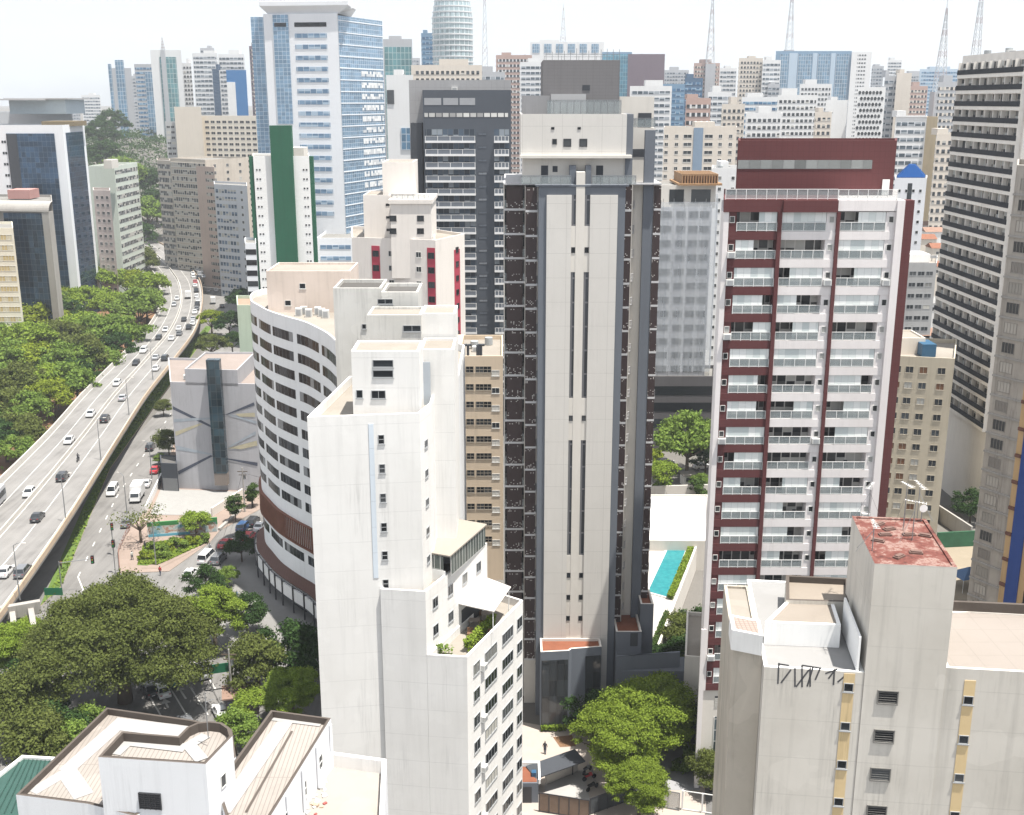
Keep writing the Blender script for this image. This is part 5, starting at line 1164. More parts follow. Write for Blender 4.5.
b = FBox('office_block', 'dark glass office with a rounded concrete frame beside the park', (-22,376), (52,372), 200, 26, CONC, zt=zf)
F_ = b.f(0); b.panel('glass_front', F_, F_.len*.33, F_.len*.90, 0, zf-4, LGL, .35, .35); m = MB()
a0_ = F_.at(-.5, 3.0); a1_ = F_.at(F_.len+.3, 3.0)
for k in range(8):
    t0_, t1_ = k/8*math.pi/2, (k+1)/8*math.pi/2
    q = lambda t_: (3.2*math.cos(t_)-.2, zf-3.2+3.2*math.sin(t_))
    (o0, h0_), (o1, h1_) = q(t0_), q(t1_); A0, B0_, A1, B1 = F_.at(-.5,o0), F_.at(F_.len+.3,o0), F_.at(-.5,o1), F_.at(F_.len+.3,o1)
    m.quad((*A0,h0_), (*B0_,h0_), (*B1,h1_), (*A1,h1_))
b.part('rounded_cornice', m, CONC); b.panel('side_frame', F_, F_.len*.91, F_.len, 0, zf-3.2, CONC, 2.9, 2.9); b.box('roof_plant', wall('red_plant', (.4,.22,.2), .3, .3), xat(8,386,zf), xat(30,386,zf), 386, 394, zf-.5, zf+2.5); b.done()
b = FBox('apartment_block', 'cream block with yellow window panels at the left edge', (-20,350), (13,350), 228, 20, wall('bright_cream', (.72,.68,.56), .15, .2)); 
wins(b, 0, 3.2, 5, 1.9, 1.7, 14, gl=winglass('yellow_panel', [(0,(.5,.4,.2)),(.5,(.55,.5,.36))])); b.done()
b = FBox('office_block', 'mint and white office with dark ribbon windows beyond the park', (88,480), (114,480), 166, 30, wall('mint', (.55,.60,.54), .15, .2), sq=True); Fz = b.f(1); b.zt = b.z1
bnds(b, 1, 3.4, 1.6, PB('mintb', 2, .12, (.6,.6,.58)), 22, top=1); b.box('roof_box', CREAMP, xat(104,470,b.zt), xat(112,470,b.zt), 470, 478, b.zt-.5, zat(160,470)); b.done()
b = FBox('apartment_block', 'slim pinkish block in front of the mint office', (93,448), (110,446), 190, 14, wall('pinkish', (.58,.50,.48), .3, .3)); wins(b, 0, 3.0, 3, 1.2, 1.2, 22); b.done()
# ---------------------------------------------------------------- grey mural building by the service road
zmv = zat(383, 230)
MW = wall('mural_grey', (.40,.40,.42), .2, .35)
Mb = FBox('mural_building', 'grey windowless building with crossing mural stripes and dark glass fin', (170,231), (262,229), 383, 24, MW, rm=wall('mural_roof', (.25,.21,.19), .5, .2), zt=zmv, par=.5)
Fm = Mb.f(0); xm0 = Fm.p0
Mb.block([Fm.at(Fm.len*.17,0), Fm.at(Fm.len*.74,0), (Fm.at(Fm.len*.74,0)[0], 247), (Fm.at(Fm.len*.17,0)[0], 247)], zmv-.6, zat(369.5,230), MW, MATS['mural_roof'], .4)
def um(px, py): z = zat(py, 230); x = xat(px, 230, z); return (x-xm0.x), z
(ua, za_), (ub, zb_) = um(207.5,365), um(221.5,365)
Mb.box('glass_fin', glassfac('fin_glass', 1.2, 1.6, (.03,.06,.08), (.02,.03,.035), .1, .6, .06, .3), xm0.x+um(208.5,362)[0], xm0.x+um(221.5,362)[0], 228.0, 229.7, zat(472,229), zat(359,229)); Mb.box('fin_base', wall('fin_brown', (.20,.17,.15), .2, .3), xm0.x+um(208.5,362)[0], xm0.x+um(221.5,362)[0], 228.05, 229.7, zat(484,229), zat(472,229)-.02)
def mstripe(pts, mat, k):
    m = MB(); Q = []
    for px, py in pts:
        u, z = um(px, py); x, y = Fm.at(u, .012+.006*k); Q.append((x, y, z))
    m.poly(Q if (Vector(Q[1])-Vector(Q[0])).cross(Vector(Q[2])-Vector(Q[1])).y < 0 else Q[::-1]); Mb.part('mural_stripe', m, mat)
NV, YL, LB = flat('mural_navy', (.07,.08,.11), .8, .2), flat('mural_yellow', (.45,.41,.29), .8, .2), flat('mural_blue', (.33,.37,.41), .8, .2)
z4 = lambda x, y: (110+x/5.82, 360+y/5.82)
for i, (pts, mt) in enumerate((([(357,275),(360,295),(590,395),(598,385)], NV), ([(362,350),(365,370),(595,345),(595,335)], LB), ([(372,425),(375,450),(540,375),(520,372)], YL), ([(378,505),(380,530),(590,555),(600,548)], LB),
    ([(388,655),(392,675),(600,560),(585,555)], NV), ([(665,320),(690,315),(850,258),(845,240)], NV), ([(690,318),(700,314),(860,350),(862,366)], LB), ([(735,310),(760,326),(852,325),(850,300)], YL), ([(688,505),(700,506),(858,425),(855,408)], LB), ([(690,512),(770,515),(866,490),(862,462)], YL), ([(682,570),(690,578),(866,610),(866,590)], NV))):
    mstripe([z4(*p) for p in pts], mt, i)
b = FBox('gate_house', 'black gated shed at left foot of the mural building', (160.5,229.5), (177,229), 463, 6, DARK, rm=ROOFD, par=.2); b.panel('gate', b.f(0), .2, b.f(0).len-.2, .1, 3.0, flat('grey_gate', (.16,.165,.17), .5, .1), .05, .05)
b = FBox('low_building', 'pale green low building behind the curved white building', (237,262), (252,262), 305, 14, wall('pale_green', (.45,.53,.42), .2, .3), rm=wall('tile_brown2', (.3,.2,.15), .4, .2))
b = FBox('low_building', 'flat roofed workshop with rooftop tanks behind the mural building', (186,262), (236,262), 392, 16, wall('dusty', (.42,.38,.35), .4, .3), rm=ROOFC); b.box('roof_tank', flat('tank_grey', (.35,.37,.38), .5, .1), xat(226,264,b.zt), xat(233,264,b.zt), 264, 267, b.zt-.7, b.zt+1.6); b.done()
# old beige blocks at the end of the road
BEI = wall('old_beige', (.50,.45,.39), .3, .4)
OB = PB('old_beige_band', 1.6, .28, (.44,.40,.35), plight=.35); 
b = FBox('apartment_block', 'long beige slab with ribbed window rows at the end of the road', (170,520), (205,505), 158, 24, BEI, sq=True); bnds(b, 0, 3.05, 1.7, OB, 26, lip=CREAMP); wins(b, 1, 3.05, 3, 1.4, 1.4, 26); b.done()
b = FBox('apartment_block', 'narrow glazed beige block left of the long slab', (157,535), (170,528), 160, 22, BEI); bnds(b, 0, 3.05, 2.0, PB('ob2', 1.3, .15, (.5,.47,.42)), 26); b.done()
b = FBox('apartment_block', 'brown tinged block with stair rows beside the long beige slab', (196,508), (214,500), 166, 22, wall('rose_beige', (.48,.38,.33), .3, .4)); bnds(b, 0, 3.05, 1.3, OB, 26, u0=.5); b.done()
b = FBox('apartment_block', 'pale grey block with blue window rows near the green shaft', (214,480), (247,470), 184, 20, wall('pale_grey', (.52,.54,.57), .2, .3)); bnds(b, 0, 3.05, 1.5, PB('pgb', 1.7, .2, (.55,.56,.58), dark=(.05,.08,.12), mid=(.12,.17,.24)), 26, u1=.66); wins(b, 0, 3.05, 1, 1.2, 1.2, 26, u0=.7, u1=.95); b.done()
b = FBox('hotel_block', 'cream hotel block with small square windows on left skyline', (200,670), (260,660), 116, 22, wall('hotel_cream', (.70,.64,.55), .1, .15)); wins(b, 0, 3.1, 9, 2.6, 1.5, 22, fr=CREAMP, gl=DARKG, top=2.0); b.done()
b = FBox('hotel_block', 'blank cream slab tower beside the cream hotel', (174,668), (201,664), 107, 24, wall('hotel_cream2', (.70,.63,.54), .1, .15)); b.done()
b = FBox('apartment_block', 'slim dark sided tower left of the blank cream slab', (165,690), (175,690), 122, 18, wall('slim_grey', (.40,.41,.42), .2, .2)); wins(b, 0, 3.1, 2, 2.2, 1.5, 20); b.done()
# ---------------------------------------------------------------- skyline
FARG = PB('far_glass_band', 3.0, .14, (.55,.57,.6), dark=(.05,.07,.09), mid=(.10,.13,.16), light=(.3,.33,.36)); FARW = PB('far_white_band', 2.4, .35, (.62,.62,.62), plight=.1); FARB = PB('far_blue_band', 2.6, .12, (.40,.45,.5), dark=(.03,.10,.2), mid=(.06,.17,.3), light=(.2,.33,.45)); FARC = PB('far_cream_band', 2.4, .4, (.60,.54,.47), plight=.1)
SWH, SGR, SCR, SBL, SBR, SRD = wall('sky_white', (.70,.70,.70), .1, .15), wall('sky_grey', (.42,.43,.45), .15, .2), wall('sky_cream', (.62,.56,.49), .15, .2), wall('sky_blue', (.16,.27,.39), .15, .2), wall('sky_brown', (.14,.10,.125), .15, .2), wall('sky_red', (.44,.31,.27), .15, .2)
GLB = glassfac('sky_glass', 2.2, 3.4, (.12,.24,.36), (.4,.45,.5), .3, .35, .08, .3); GLT = glassfac('teal_glass', 2.4, 3.6, (.10,.25,.27), (.35,.42,.42), .3, .35, .08, .3)
SKY_ = [
 ('office_tower', 'slim pale tower with a blue glass spine, far left skyline', 108,131, 68,62, 980, SGR, None, 20), 
 ('office_tower', 'grey tower with a blue glass half, second on left skyline', 134,154, 64,64, 940, SGR, FARB, 20),
 ('office_tower', 'white framed tower with teal glass centre and roof mast', 150,181, 50,50, 900, SWH, None, 24),
 ('apartment_tower', 'narrow white tower with dark windows behind the teal glass one', 182,191, 63,63, 930, SWH, FARW, 18),
 ('apartment_tower', 'white gridded tower left of the blue glass step', 192,217, 53,53, 900, SWH, FARG, 24),
 ('apartment_tower', 'white gridded tower above the blue glass step', 218,244, 54,54, 920, SWH, FARG, 24),
 ('office_tower', 'bright blue glass tower with a white fin on left skyline', 226,246, 70,70, 860, wall('sky_royal', (.03,.15,.36), .1, .1), None, 20),
 ('office_tower', 'dark blue narrow tower left of the bright blue one', 212,219, 69,69, 870, wall('sky_navy', (.05,.09,.15), .1, .1), None, 14),
 ('apartment_tower', 'brown tower half hidden by the blue office tower', 249,262, 46,46, 1000, SBR, FARC, 20),
 ('office_block', 'small white and teal block alone on the left skyline', 81,100, 95,95, 1300, SWH, FARG, 20),
 ('office_tower', 'teal glass tower with grey cap beside the blue office tower', 383,412, 39,39, 700, SGR, None, 30),
 ('office_tower', 'plain white tower behind the cream striped block', 386,413, 75,75, 520, SWH, None, 22),
 ('office_tower', 'narrow teal tower against the round glass tower', 421,433, 33,33, 850, SBL, FARB, 18),
 ('apartment_block', 'wide cream block under the round glass tower', 411,482, 65,65, 560, SCR, FARC, 20),
 ('apartment_block', 'grey block behind the red and white block', 470,505, 72,72, 700, SGR, FARG, 20),
 ('apartment_block', 'red and white block behind the tank house', 496,532, 55,55, 800, SRD, FARW, 20),
 ('apartment_block', 'white block with banded front behind the tank house', 520,545, 62,62, 760, SWH, FARG, 20),
 ('office_block', 'wide pale block with tall blue windows behind the tank house', 530,604, 42,42, 1250, SWH, None, 26),
 ('office_tower', 'teal blue glass tower touching the purple brown block', 602,632, 52,52, 1020, SBL, None, 24),
 ('office_tower', 'windowless purple brown block on the skyline', 628,665, 54,54, 960, SBR, None, 26),
 ('apartment_block', 'white stepped block under the purple brown block', 630,672, 86,86, 640, SWH, FARG, 18),
 ('apartment_tower', 'grey tower right of the purple brown block', 664,689, 70,70, 1250, SGR, FARG, 22),
 ('office_tower', 'dark blue glass tower behind the beige block with blue strip', 663,685, 84,84, 720, SBL, FARB, 20),
 ('office_tower', 'navy glass tower right of the dark blue one', 685,703, 78,78, 760, wall('sky_navy2', (.06,.12,.2), .1, .1), FARB, 20),
 ('apartment_tower', 'orange and cream tower below the lattice mast', 694,720, 63,63, 1000, SRD, FARC, 22),
 ('apartment_tower', 'white striped tower right of the orange one', 720,737, 68,68, 960, SWH, FARG, 20),
 ('apartment_tower', 'beige tower pair, left half, above maroon roof', 739,763, 58,58, 900, SCR, FARC, 22),
 ('apartment_tower', 'white slim tower joined to the beige pair', 763,781, 60,60, 890, SWH, FARG, 22),
 ('office_block', 'low white block with blue windows above maroon roof', 742,779, 97,97, 690, SWH, FARB, 20),
 ('apartment_block', 'low white block with small windows just above maroon roof', 746,782, 113,113, 560, SWH, FARW, 18),
 ('office_tower', 'very wide blue glass slab with white end wall', 776,852, 51,51, 1080, SBL, None, 30),
 ('apartment_block', 'bright white block with blank right wall below blue slab', 778,818, 95,95, 640, SWH, FARW, 24),
 ('apartment_block', 'plain white tower between white block and hexagon block', 826,848, 100,100, 660, SWH, None, 20),
 ('apartment_block', 'cream low block behind maroon roof right corner', 815,832, 112,112, 580, SCR, FARC, 18),
 ('office_tower', 'white block with dark hexagon window pattern', 858,886, 87,87, 640, SWH, None, 20),
 ('office_tower', 'grey tower with wavy dark front beside the hexagon block', 885,898, 76,76, 690, SGR, FARG, 20),
 ('apartment_tower', 'cream slab beside the wavy grey tower', 897,912, 73,73, 685, SCR, None, 20),
 ('apartment_block', 'white balcony block with a yellow end wall', 896,927, 116,116, 520, SWH, FARG, 20),
 ('apartment_tower', 'grey beige tower with tight window grid left of hotel', 938,965, 82,82, 640, SGR, FARC, 22),
 ('apartment_block', 'brown beige block under the tight gridded tower', 937,962, 134,134, 470, SCR, FARC, 18),
 ('office_tower', 'pale blue block behind the steel lattice mast', 920,968, 69,69, 1150, wall('sky_pale_blue', (.40,.50,.60), .1, .1), FARB, 22),
 ('apartment_block', 'pink brown block left of the lattice mast foot', 910,928, 86,86, 800, SRD, FARC, 18),
 ('apartment_block', 'beige block with a blue stair strip left of maroon tower', 664,737, 127,127, 450, SCR, None, 20),
 ('apartment_block', 'pink topped block above the blue stair strip', 686,711, 98,98, 500, SRD, FARW, 14),
 ('office_block', 'white slim block between netted building and maroon tower', 712,742, 168,168, 330, SWH, None, 16),
 ('office_tower', 'pale tower left of the small white and teal block', 68,80, 112,112, 1250, SGR, FARG, 18),
 ('apartment_tower', 'pale grey tower behind the teal cap tower', 398,420, 58,58, 1300, SGR, FARG, 20),
 ('apartment_block', 'white low block right of the round glass tower', 474,492, 82,82, 900, SWH, FARW, 20),
 ('apartment_tower', 'cream tower far behind the red and white block', 505,522, 62,62, 1350, SCR, FARC, 20),
 ('apartment_tower', 'white tower far behind the wide pale block', 590,606, 56,56, 1400, SWH, FARG, 20),
 ('apartment_block', 'long cream block low between grey and orange towers', 668,700, 96,96, 850, SCR, FARC, 22),
 ('apartment_block', 'white block low right of the pink topped one', 708,732, 92,92, 700, SWH, FARG, 20),
 ('apartment_block', 'small cream block beside the beige pair foot', 722,745, 104,104, 600, SCR, FARC, 18),
 ('apartment_tower', 'pale tower at left foot of the wide blue slab', 768,780, 84,84, 880, SGR, FARG, 18),
 ('apartment_block', 'stepped white block in front of the wide blue slab', 800,832, 84,84, 820, SWH, FARW, 20),
 ('apartment_tower', 'grey slim tower right of the white end wall', 872,884, 66,66, 1200, SGR, FARG, 18),
 ('apartment_tower', 'pale slim tower behind the cream slab', 888,902, 60,60, 1300, SWH, FARG, 18),
 ('apartment_block', 'faint wide block behind the lattice mast', 905,935, 74,74, 1350, SGR, FARG, 20),
 ('apartment_tower', 'faint white tower left of the bright blue glass one', 200,214, 48,48, 1300, SGR, FARG, 18),
 ('apartment_tower', 'faint tower between first two left towers', 129,138, 76,76, 1250, SGR, FARG, 16),
]
SK = {}
for (nm, lb, pa, pb, ya, yb, Y, wm, bm, dep) in SKY_:
    b = FBox(nm, lb, (pa, Y), (pb, Y), ya, dep, wm); SK[lb] = b
    if bm is not None:
        fh = 3.4; n_ = min(24, int((b.zt-b.z0-2)/fh)); bnds(b, 0, fh, 1.6, bm, n_, u0=.04, u1=.96, top=1.8, proud=.1)
        sf = 1 if (pa+pb)/2 < 512 else 3
        bnds(b, sf, fh, 1.5, bm, n_, u0=.1, u1=.9, top=1.8, proud=.1)
    rn = random.Random(lb)
    if nm != 'office_tower' or rn.random() < .6:
        w_ = b.f(0).len; u = rn.uniform(.1,.45)*w_; z_ = b.zt; a, c = b.f(0).at(u, -4), b.f(0).at(u+w_*rn.uniform(.25,.45), -4)
        b.box('roof_box', wm, a[0], c[0], a[1], a[1]+7, z_-.5, z_+rn.uniform(1.5,3.8))
def skp(lb, nm, u0, u1, y0, y1, mat, out=.3, fi=0):
    b = SK[lb]; F_ = b.f(fi); Y = b.P[0][1]; b.panel(nm, F_, F_.len*u0, F_.len*u1, b.z0 if y1 is None else zat(y1, Y), zat(y0, Y), mat, out, out)
skp('slim pale tower with a blue glass spine, far left skyline', 'glass_spine', .32,.7, 60,None, GLB); skp('slim pale tower with a blue glass spine, far left skyline', 'glass_edge', .0,.15, 64,None, GLB)
skp('white framed tower with teal glass centre and roof mast', 'teal_centre', .28,.82, 57,None, GLT); skp('bright blue glass tower with a white fin on left skyline', 'white_fin', 0,.42, 82,None, SWH)
skp('grey tower with a blue glass half, second on left skyline', 'blue_half', .5,.98, 72,None, GLB)
skp('teal glass tower with grey cap beside the blue office tower', 'teal_glass', .03,.97, 47,None, GLT)
skp('plain white tower behind the cream striped block', 'dark_window', .02,.28, 90,104, DARKG); skp('plain white tower behind the cream striped block', 'blue_panel', .5,.95, 128,150, GLB)
for k in range(6): skp('wide pale block with tall blue windows behind the tank house', 'tall_window', .03+k*.16,.13+k*.16, 44,53, GLB)
skp('teal blue glass tower touching the purple brown block', 'glass_front', .03,.97, 54,None, glassfac('sky_glass_teal', 2.2, 3.4, (.06,.26,.38), (.2,.35,.42), .3, .35, .08, .3))
for k, (a, c) in enumerate(((.06,.17), (.30,.48), (.56,.72), (.80,.97))): skp('very wide blue glass slab with white end wall', 'glass_bay', a,c, 54,None, GLB)
for a, c in ((.18,.29), (.49,.55), (.73,.79)): skp('very wide blue glass slab with white end wall', 'pale_bay', a,c, 53,None, wall('sky_pale_blue', (.40,.50,.60), .1, .1), .2)
b = FBox('office_tower', 'white end wall of the very wide blue glass slab', (852,1078), (872,1078), 52, 30, SWH); bnds(b, 0, 3.4, 1.4, FARW, 24, u0=.3, u1=.75); b.done()
def hexpanel():
    b = SK['white block with dark hexagon window pattern']; F_ = b.f(0)
    def hx():
        m = MB(); m.poly([(math.cos(k*math.pi/3)*.85, -.12, math.sin(k*math.pi/3)*1.05) for k in range(6)]); return m, [DARKG]
    for r_ in range(13):
        for c_ in range(7): b.inst('hexagon_window', ('hexw',), hx, F_, 1.2+c_*(F_.len-2)/7+(r_ % 2)*1.1, b.zt-3-r_*3.1)
    b.done()
hexpanel()
skp('white balcony block with a yellow end wall', 'cornice', 0,1, 116,117, SWH)
b = FBox('apartment_block', 'yellow end wall beside the white balcony block', (927,520), (938,516), 117, 20, wall('sky_yellow', (.55,.44,.28), .2, .3))
bs = SK['beige block with a blue stair strip left of maroon tower']; Fb_ = bs.f(0)
bs.panel('blue_strip', Fb_, Fb_.len*.41, Fb_.len*.54, 0, bs.zt-.3, wall('strip_blue', (.20,.27,.36), .2, .2), .2, .2)
for i in range(14):
    for u in (.04, .18, .33, .62, .78, .92): bs.inst('window', ('bsw', u in (.33,.62)), (lambda w__: (lambda: win_mb(w__,1.4,FRW,DARKG,2,1,.08,.1,True,True)))(3.2 if u in (.33,.62) else 1.4), Fb_, Fb_.len*u, bs.zt-3.5-i*3.05)
bs.done()
bw_ = SK['white slim block between netted building and maroon tower']; wins(bw_, 0, 3.1, 2, .9, 1.0, 18); bw_.done()
for b in SK.values(): b.done()
# round glass tower
Yr = 800; zr_ = zat(-12, Yr); cx = xat(452, Yr, 100); r_ = (xat(472,Yr,100)-xat(431,Yr,100))/2
m = MB(); rt = empty('office_tower', (cx, Yr+r_, terr(Yr)-1), 'round pale glass tower with white floor rings on skyline', 'building')
ring = lambda s: [(s*r_*math.cos(k*math.pi/12), s*r_*math.sin(k*math.pi/12)) for k in range(24)]
hh = zr_-terr(Yr)+1; m.loft([[(*p, 0) for p in ring(1)], [(*p, hh*.86) for p in ring(1)], [(*p, hh) for p in ring(.78)]]); m.build('glass_drum', glassfac('round_glass', 2.4, 3.6, (.30,.38,.40), (.62,.65,.66), .35, .4, .1, .25), rt)
for k in range(26):
    m = MB(); z = hh-4-k*3.6; s = 1 if z < hh*.86 else 1-(z-hh*.86)/(hh*.14)*.22
    m.loft([[(*p, z) for p in ring(s*1.02)], [(*p, z+.7) for p in ring(s*1.02)]]); m.build('floor_ring', SWH, rt)
# low houses on the slope between maroon tower and hotel
TILE = [flat('clay_tile', (.22,.09,.05), .85, .25), flat('clay_tile_pale', (.25,.15,.11), .85, .25), flat('sheet_roof', (.25,.25,.245), .6, .2)]
HOUS = [(925,235,420,9,0,'small house with pale clay roof, farthest of the slope'), (938,228,440,9,1,'small house with clay roof beside the hotel edge'), (930,212,520,10,2,'grey roofed shed below the brown beige block'), (915,320,330,9,0,'small house with orange clay roof by the maroon fin'), (925,330,300,8,1,'rust stained house with pale tile roof below grey block'), (932,262,380,8,0,'orange roofed house between grey block and hotel'), (941,298,320,7,2,'pale roofed annex squeezed beside the hotel'), (921,222,480,9,1,'tiny tiled house left on the slope'), (944,244,400,8,0,'tiled house tight against hotel wall'), (912,345,270,8,2,'flat sheet roof behind the beige low block')]
for (px, py, Y, s, ti, lb) in HOUS:
    zt = max(6, zat(py, Y)); x = xat(px, Y, zt); m = MB(); r = empty('small_house', (x, Y, 0), lb, 'house'); m.box(-s/2, s/2, 0, s*.8, 0, zt-1.5); m.build('wall', WH if ti else CREAM2, r)
    m = MB(); w_ = s/2+.3; m.quad((-w_,-.3,zt-1.5), (w_,-.3,zt-1.5), (w_,s*.4,zt), (-w_,s*.4,zt)); m.quad((w_,s*.8+.3,zt-1.5), (-w_,s*.8+.3,zt-1.5), (-w_,s*.4,zt), (w_,s*.4,zt)); m.poly([(-w_,-.3,zt-1.5), (-w_,s*.4,zt), (-w_,s*.8+.3,zt-1.5)]); m.poly([(w_,-.3,zt-1.5), (w_,s*.8+.3,zt-1.5), (w_,s*.4,zt)]); m.build('roof', TILE[ti], r)
    win_ = small_mb(('housewin',), lambda: win_mb(1,1.1,FRW,DARKG,2,1,.06,.06,True,True))
    for u in (-.25,.25): o = bpy.data.objects.new('window', win_); COL.objects.link(o); o.parent = r; o.location = (u*s, 0, zt-3.2)
# lattice masts
LAT = [flat('mast_white', (.5,.52,.54), .5, .1), flat('mast_red', (.40,.36,.37), .5, .1)]
def mast(px, py0, py1, Y, wb, label, tip=0.0):
    z0, z1 = zat(py0, Y), zat(py1, Y); x = xat(px, Y, z0); h = z1-z0; r = empty('lattice_mast', (x, Y, z0), label, 'mast', 'broadcast masts on the skyline'); m = MB(); n_ = 12
    for k in range(n_):
        a, b = k/n_, (k+1)/n_; wa, wb_ = wb*(1-a*.9), wb*(1-b*.9); za, zb_ = a*h, b*h; mi = 1 if k % 3 == 2 else 0
        ca = [(-wa,-wa),(wa,-wa),(wa,wa),(-wa,wa)]; cb = [(-wb_,-wb_),(wb_,-wb_),(wb_,wb_),(-wb_,wb_)]
        for j in range(4):
            m.bar((*ca[j],za), (*cb[j],zb_), .26, mi, 4); m.bar((*ca[j],za), (*cb[(j+1) % 4],zb_), .13, mi, 4); m.bar((*ca[(j+1) % 4],za), (*cb[j],zb_), .13, mi, 4)
    m.build('lattice', LAT, r); m = MB(); m.bar((0,0,h*.96), (0,0,h*1.12), .4, 0, 6, .2); m.build('antenna_rod', LAT, r)
    m = MB(); m.box(-wb*1.3, wb*1.3, -wb*1.3, wb*1.3, -60, 0); o = m.build('mast_base', SGR, r)
    return r
mast(710,64,-10,1000,3.2,'tall white lattice mast above the orange and cream tower'); mast(789,50,-20,1150,3.2,'slim pale mast above the wide blue slab'); mast(939,92,8,820,3.6,'steel lattice mast left of the hotel, widest at its foot'); mast(975,62,-30,900,2.8,'lattice mast rising behind the hotel roof'); mast(485,70,-25,1100,2.6,'thin mast beside the round glass tower'); mast(563,46,8,1300,3.2,'faint short mast on the wide pale block'); mast(163,50,38,900,1.2,'short mast on white framed tower with teal glass')

def clutter(b, P, z, n, seed):
    rn = random.Random(seed); xs = [q[0] for q in P]; ys_ = [q[1] for q in P]; x0_, x1_, y0_, y1_ = min(xs), max(xs), min(ys_), max(ys_)
    for k in range(n):
        x, y = x0_+(x1_-x0_)*rn.uniform(.2,.8), y0_+(y1_-y0_)*rn.uniform(.25,.75); t_ = rn.random(); m = MB()
        if t_ < .35: m.bar((x,y,z), (x,y,z+1.3), .7, 0, 12); b.part('water_tank', m, flat('tank_grey', (.35,.37,.38), .5, .1))
        elif t_ < .7: m.box(x-.7,x+.7,y-.5,y+.5,z,z+.9); m.box(x-.5,x+.5,y-.53,y-.5,z+.15,z+.75,1); b.part('roof_unit', m, [FRW, FRG])
        else: m.bar((x,y,z), (x,y,z+.9), .12, 0, 8); m.bar((x,y,z+.9), (x+1.6,y+.3,z+.9), .12, 0, 8); b.part('roof_pipe', m, METAL)
for i, lb in enumerate(SK):
    b = SK[lb]
    if b.P[0][1] < 1000: clutter(b, b.P, b.zt-.85, 4, i)
clutter(Rb, Rb.P, zr-.6, 5, 1); clutter(Nb, Nb.P, zn-.75, 4, 2); clutter(CA, CA.P, zca-.75, 4, 3); clutter(S_, S_.P, zs-.4, 5, 4); clutter(ga, ga.P, ga.zt-.75, 4, 5); clutter(Mb, Mb.P, zmv-.4, 4, 6); clutter(DT, DT.P, zD-.2, 3, 7)
# ================================================================ trees and planting
def leafmat(name, a, b, tr=.3):
    t = NT(name); gi = t.n('NewGeometry'); r = gi.outputs['Random Per Island']; n1 = t.noise(t.pos(), .35, 3)
    col = t.mix(t.math('ADD', t.math('MULTIPLY', r, .6), t.math('MULTIPLY', n1, .5), clamp=True), a, b)
    col = t.mix(t.math('MULTIPLY', t.rnd(), .35), col, mul(b, .8))
    d = t.n('BsdfDiffuse'); tl = t.n('BsdfTranslucent'); ms = t.n('MixShader'); ms.inputs[0].default_value = tr
    t.put(d.inputs[0], col); t.put(tl.inputs[0], col); t.t.links.new(d.outputs[0], ms.inputs[1]); t.t.links.new(tl.outputs[0], ms.inputs[2]); t.t.links.new(ms.outputs[0], t.out.inputs['Surface'])
    return t.m
LF = {'bright': leafmat('bright_leaves', (.09,.15,.018), (.25,.33,.055)), 'mid': leafmat('mid_leaves', (.075,.14,.024), (.2,.275,.062)), 'dark': leafmat('dark_leaves', (.028,.062,.018), (.085,.13,.035)), 'olive': leafmat('olive_leaves', (.05,.068,.016), (.145,.17,.05)), 'yellow': leafmat('lime_leaves', (.10,.145,.014), (.25,.30,.04))}
LF['lime'] = leafmat('lime_mixed_leaves', (.06,.105,.014), (.23,.30,.045))
LF['deep'] = leafmat('deep_leaves', (.016,.04,.012), (.06,.105,.034))
BARK = flat('bark', (.10,.075,.055), .9, .3)
def leaves_mesh(name, pts, nrm, size, mat, seed):
    rs = np.random.RandomState(seed); n = len(pts)
    a = rs.normal(size=(n,3)); t1 = np.cross(nrm, a); t1 /= np.linalg.norm(t1, axis=1)[:,None]+1e-9; t2 = np.cross(nrm, t1)
    s = (size*rs.uniform(.6, 1.35, n))[:,None]; t1 *= s; t2 *= s*.62
    v = np.stack([pts-t1, pts-t2*1.0, pts+t1, pts+t2*1.0], 1).reshape(-1,3).astype(np.float32)
    me = bpy.data.meshes.new(name); me.vertices.add(n*4); me.vertices.foreach_set('co', v.ravel())
    me.loops.add(n*4); me.loops.foreach_set('vertex_index', np.arange(n*4, dtype=np.int32)); me.polygons.add(n)
    me.polygons.foreach_set('loop_start', np.arange(0, n*4, 4, dtype=np.int32)); me.polygons.foreach_set('loop_total', np.full(n, 4, dtype=np.int32)); me.materials.append(mat); me.update(calc_edges=True); return me
def crown_pts(seed, r, rz, nc, nl, flatb=.35, spread=.27):
    rs = np.random.RandomState(seed); C = []; k = 0
    while len(C) < nc and k < nc*40:
        k += 1; d = rs.normal(size=3); d /= np.linalg.norm(d)
        if d[2] < -flatb: continue
        f = rs.uniform(.45, 1)**.5; lob = 1+.22*math.sin(3*math.atan2(d[1], d[0])+seed)+.12*math.sin(5*math.atan2(d[1], d[0])+2*seed)
        C.append((d[0]*r*f*.82*lob, d[1]*r*f*.82*lob, d[2]*rz*f*.85, r*spread*rs.uniform(.6, 1.25)))
    C = np.array(C); idx = rs.choice(len(C), nl, p=(C[:,3]**2)/(C[:,3]**2).sum()); q = rs.normal(size=(nl,3)); q /= np.linalg.norm(q, axis=1)[:,None]
    q[:,2] = np.where(q[:,2] < -.3, -q[:,2]*.7, q[:,2]); rad = rs.uniform(.55, 1.0, nl)**.6*np.where(rs.rand(nl) < .38, rs.uniform(1.0, 1.75, nl), 1.0)
    p = C[idx,:3] + q*(C[idx,3]*rad)[:,None]*np.array([1,1,.72]); nm = q+rs.normal(scale=.75, size=(nl,3)); nm[:,2] += .35; nm /= np.linalg.norm(nm, axis=1)[:,None]
    return p, nm, C
TREES = {}
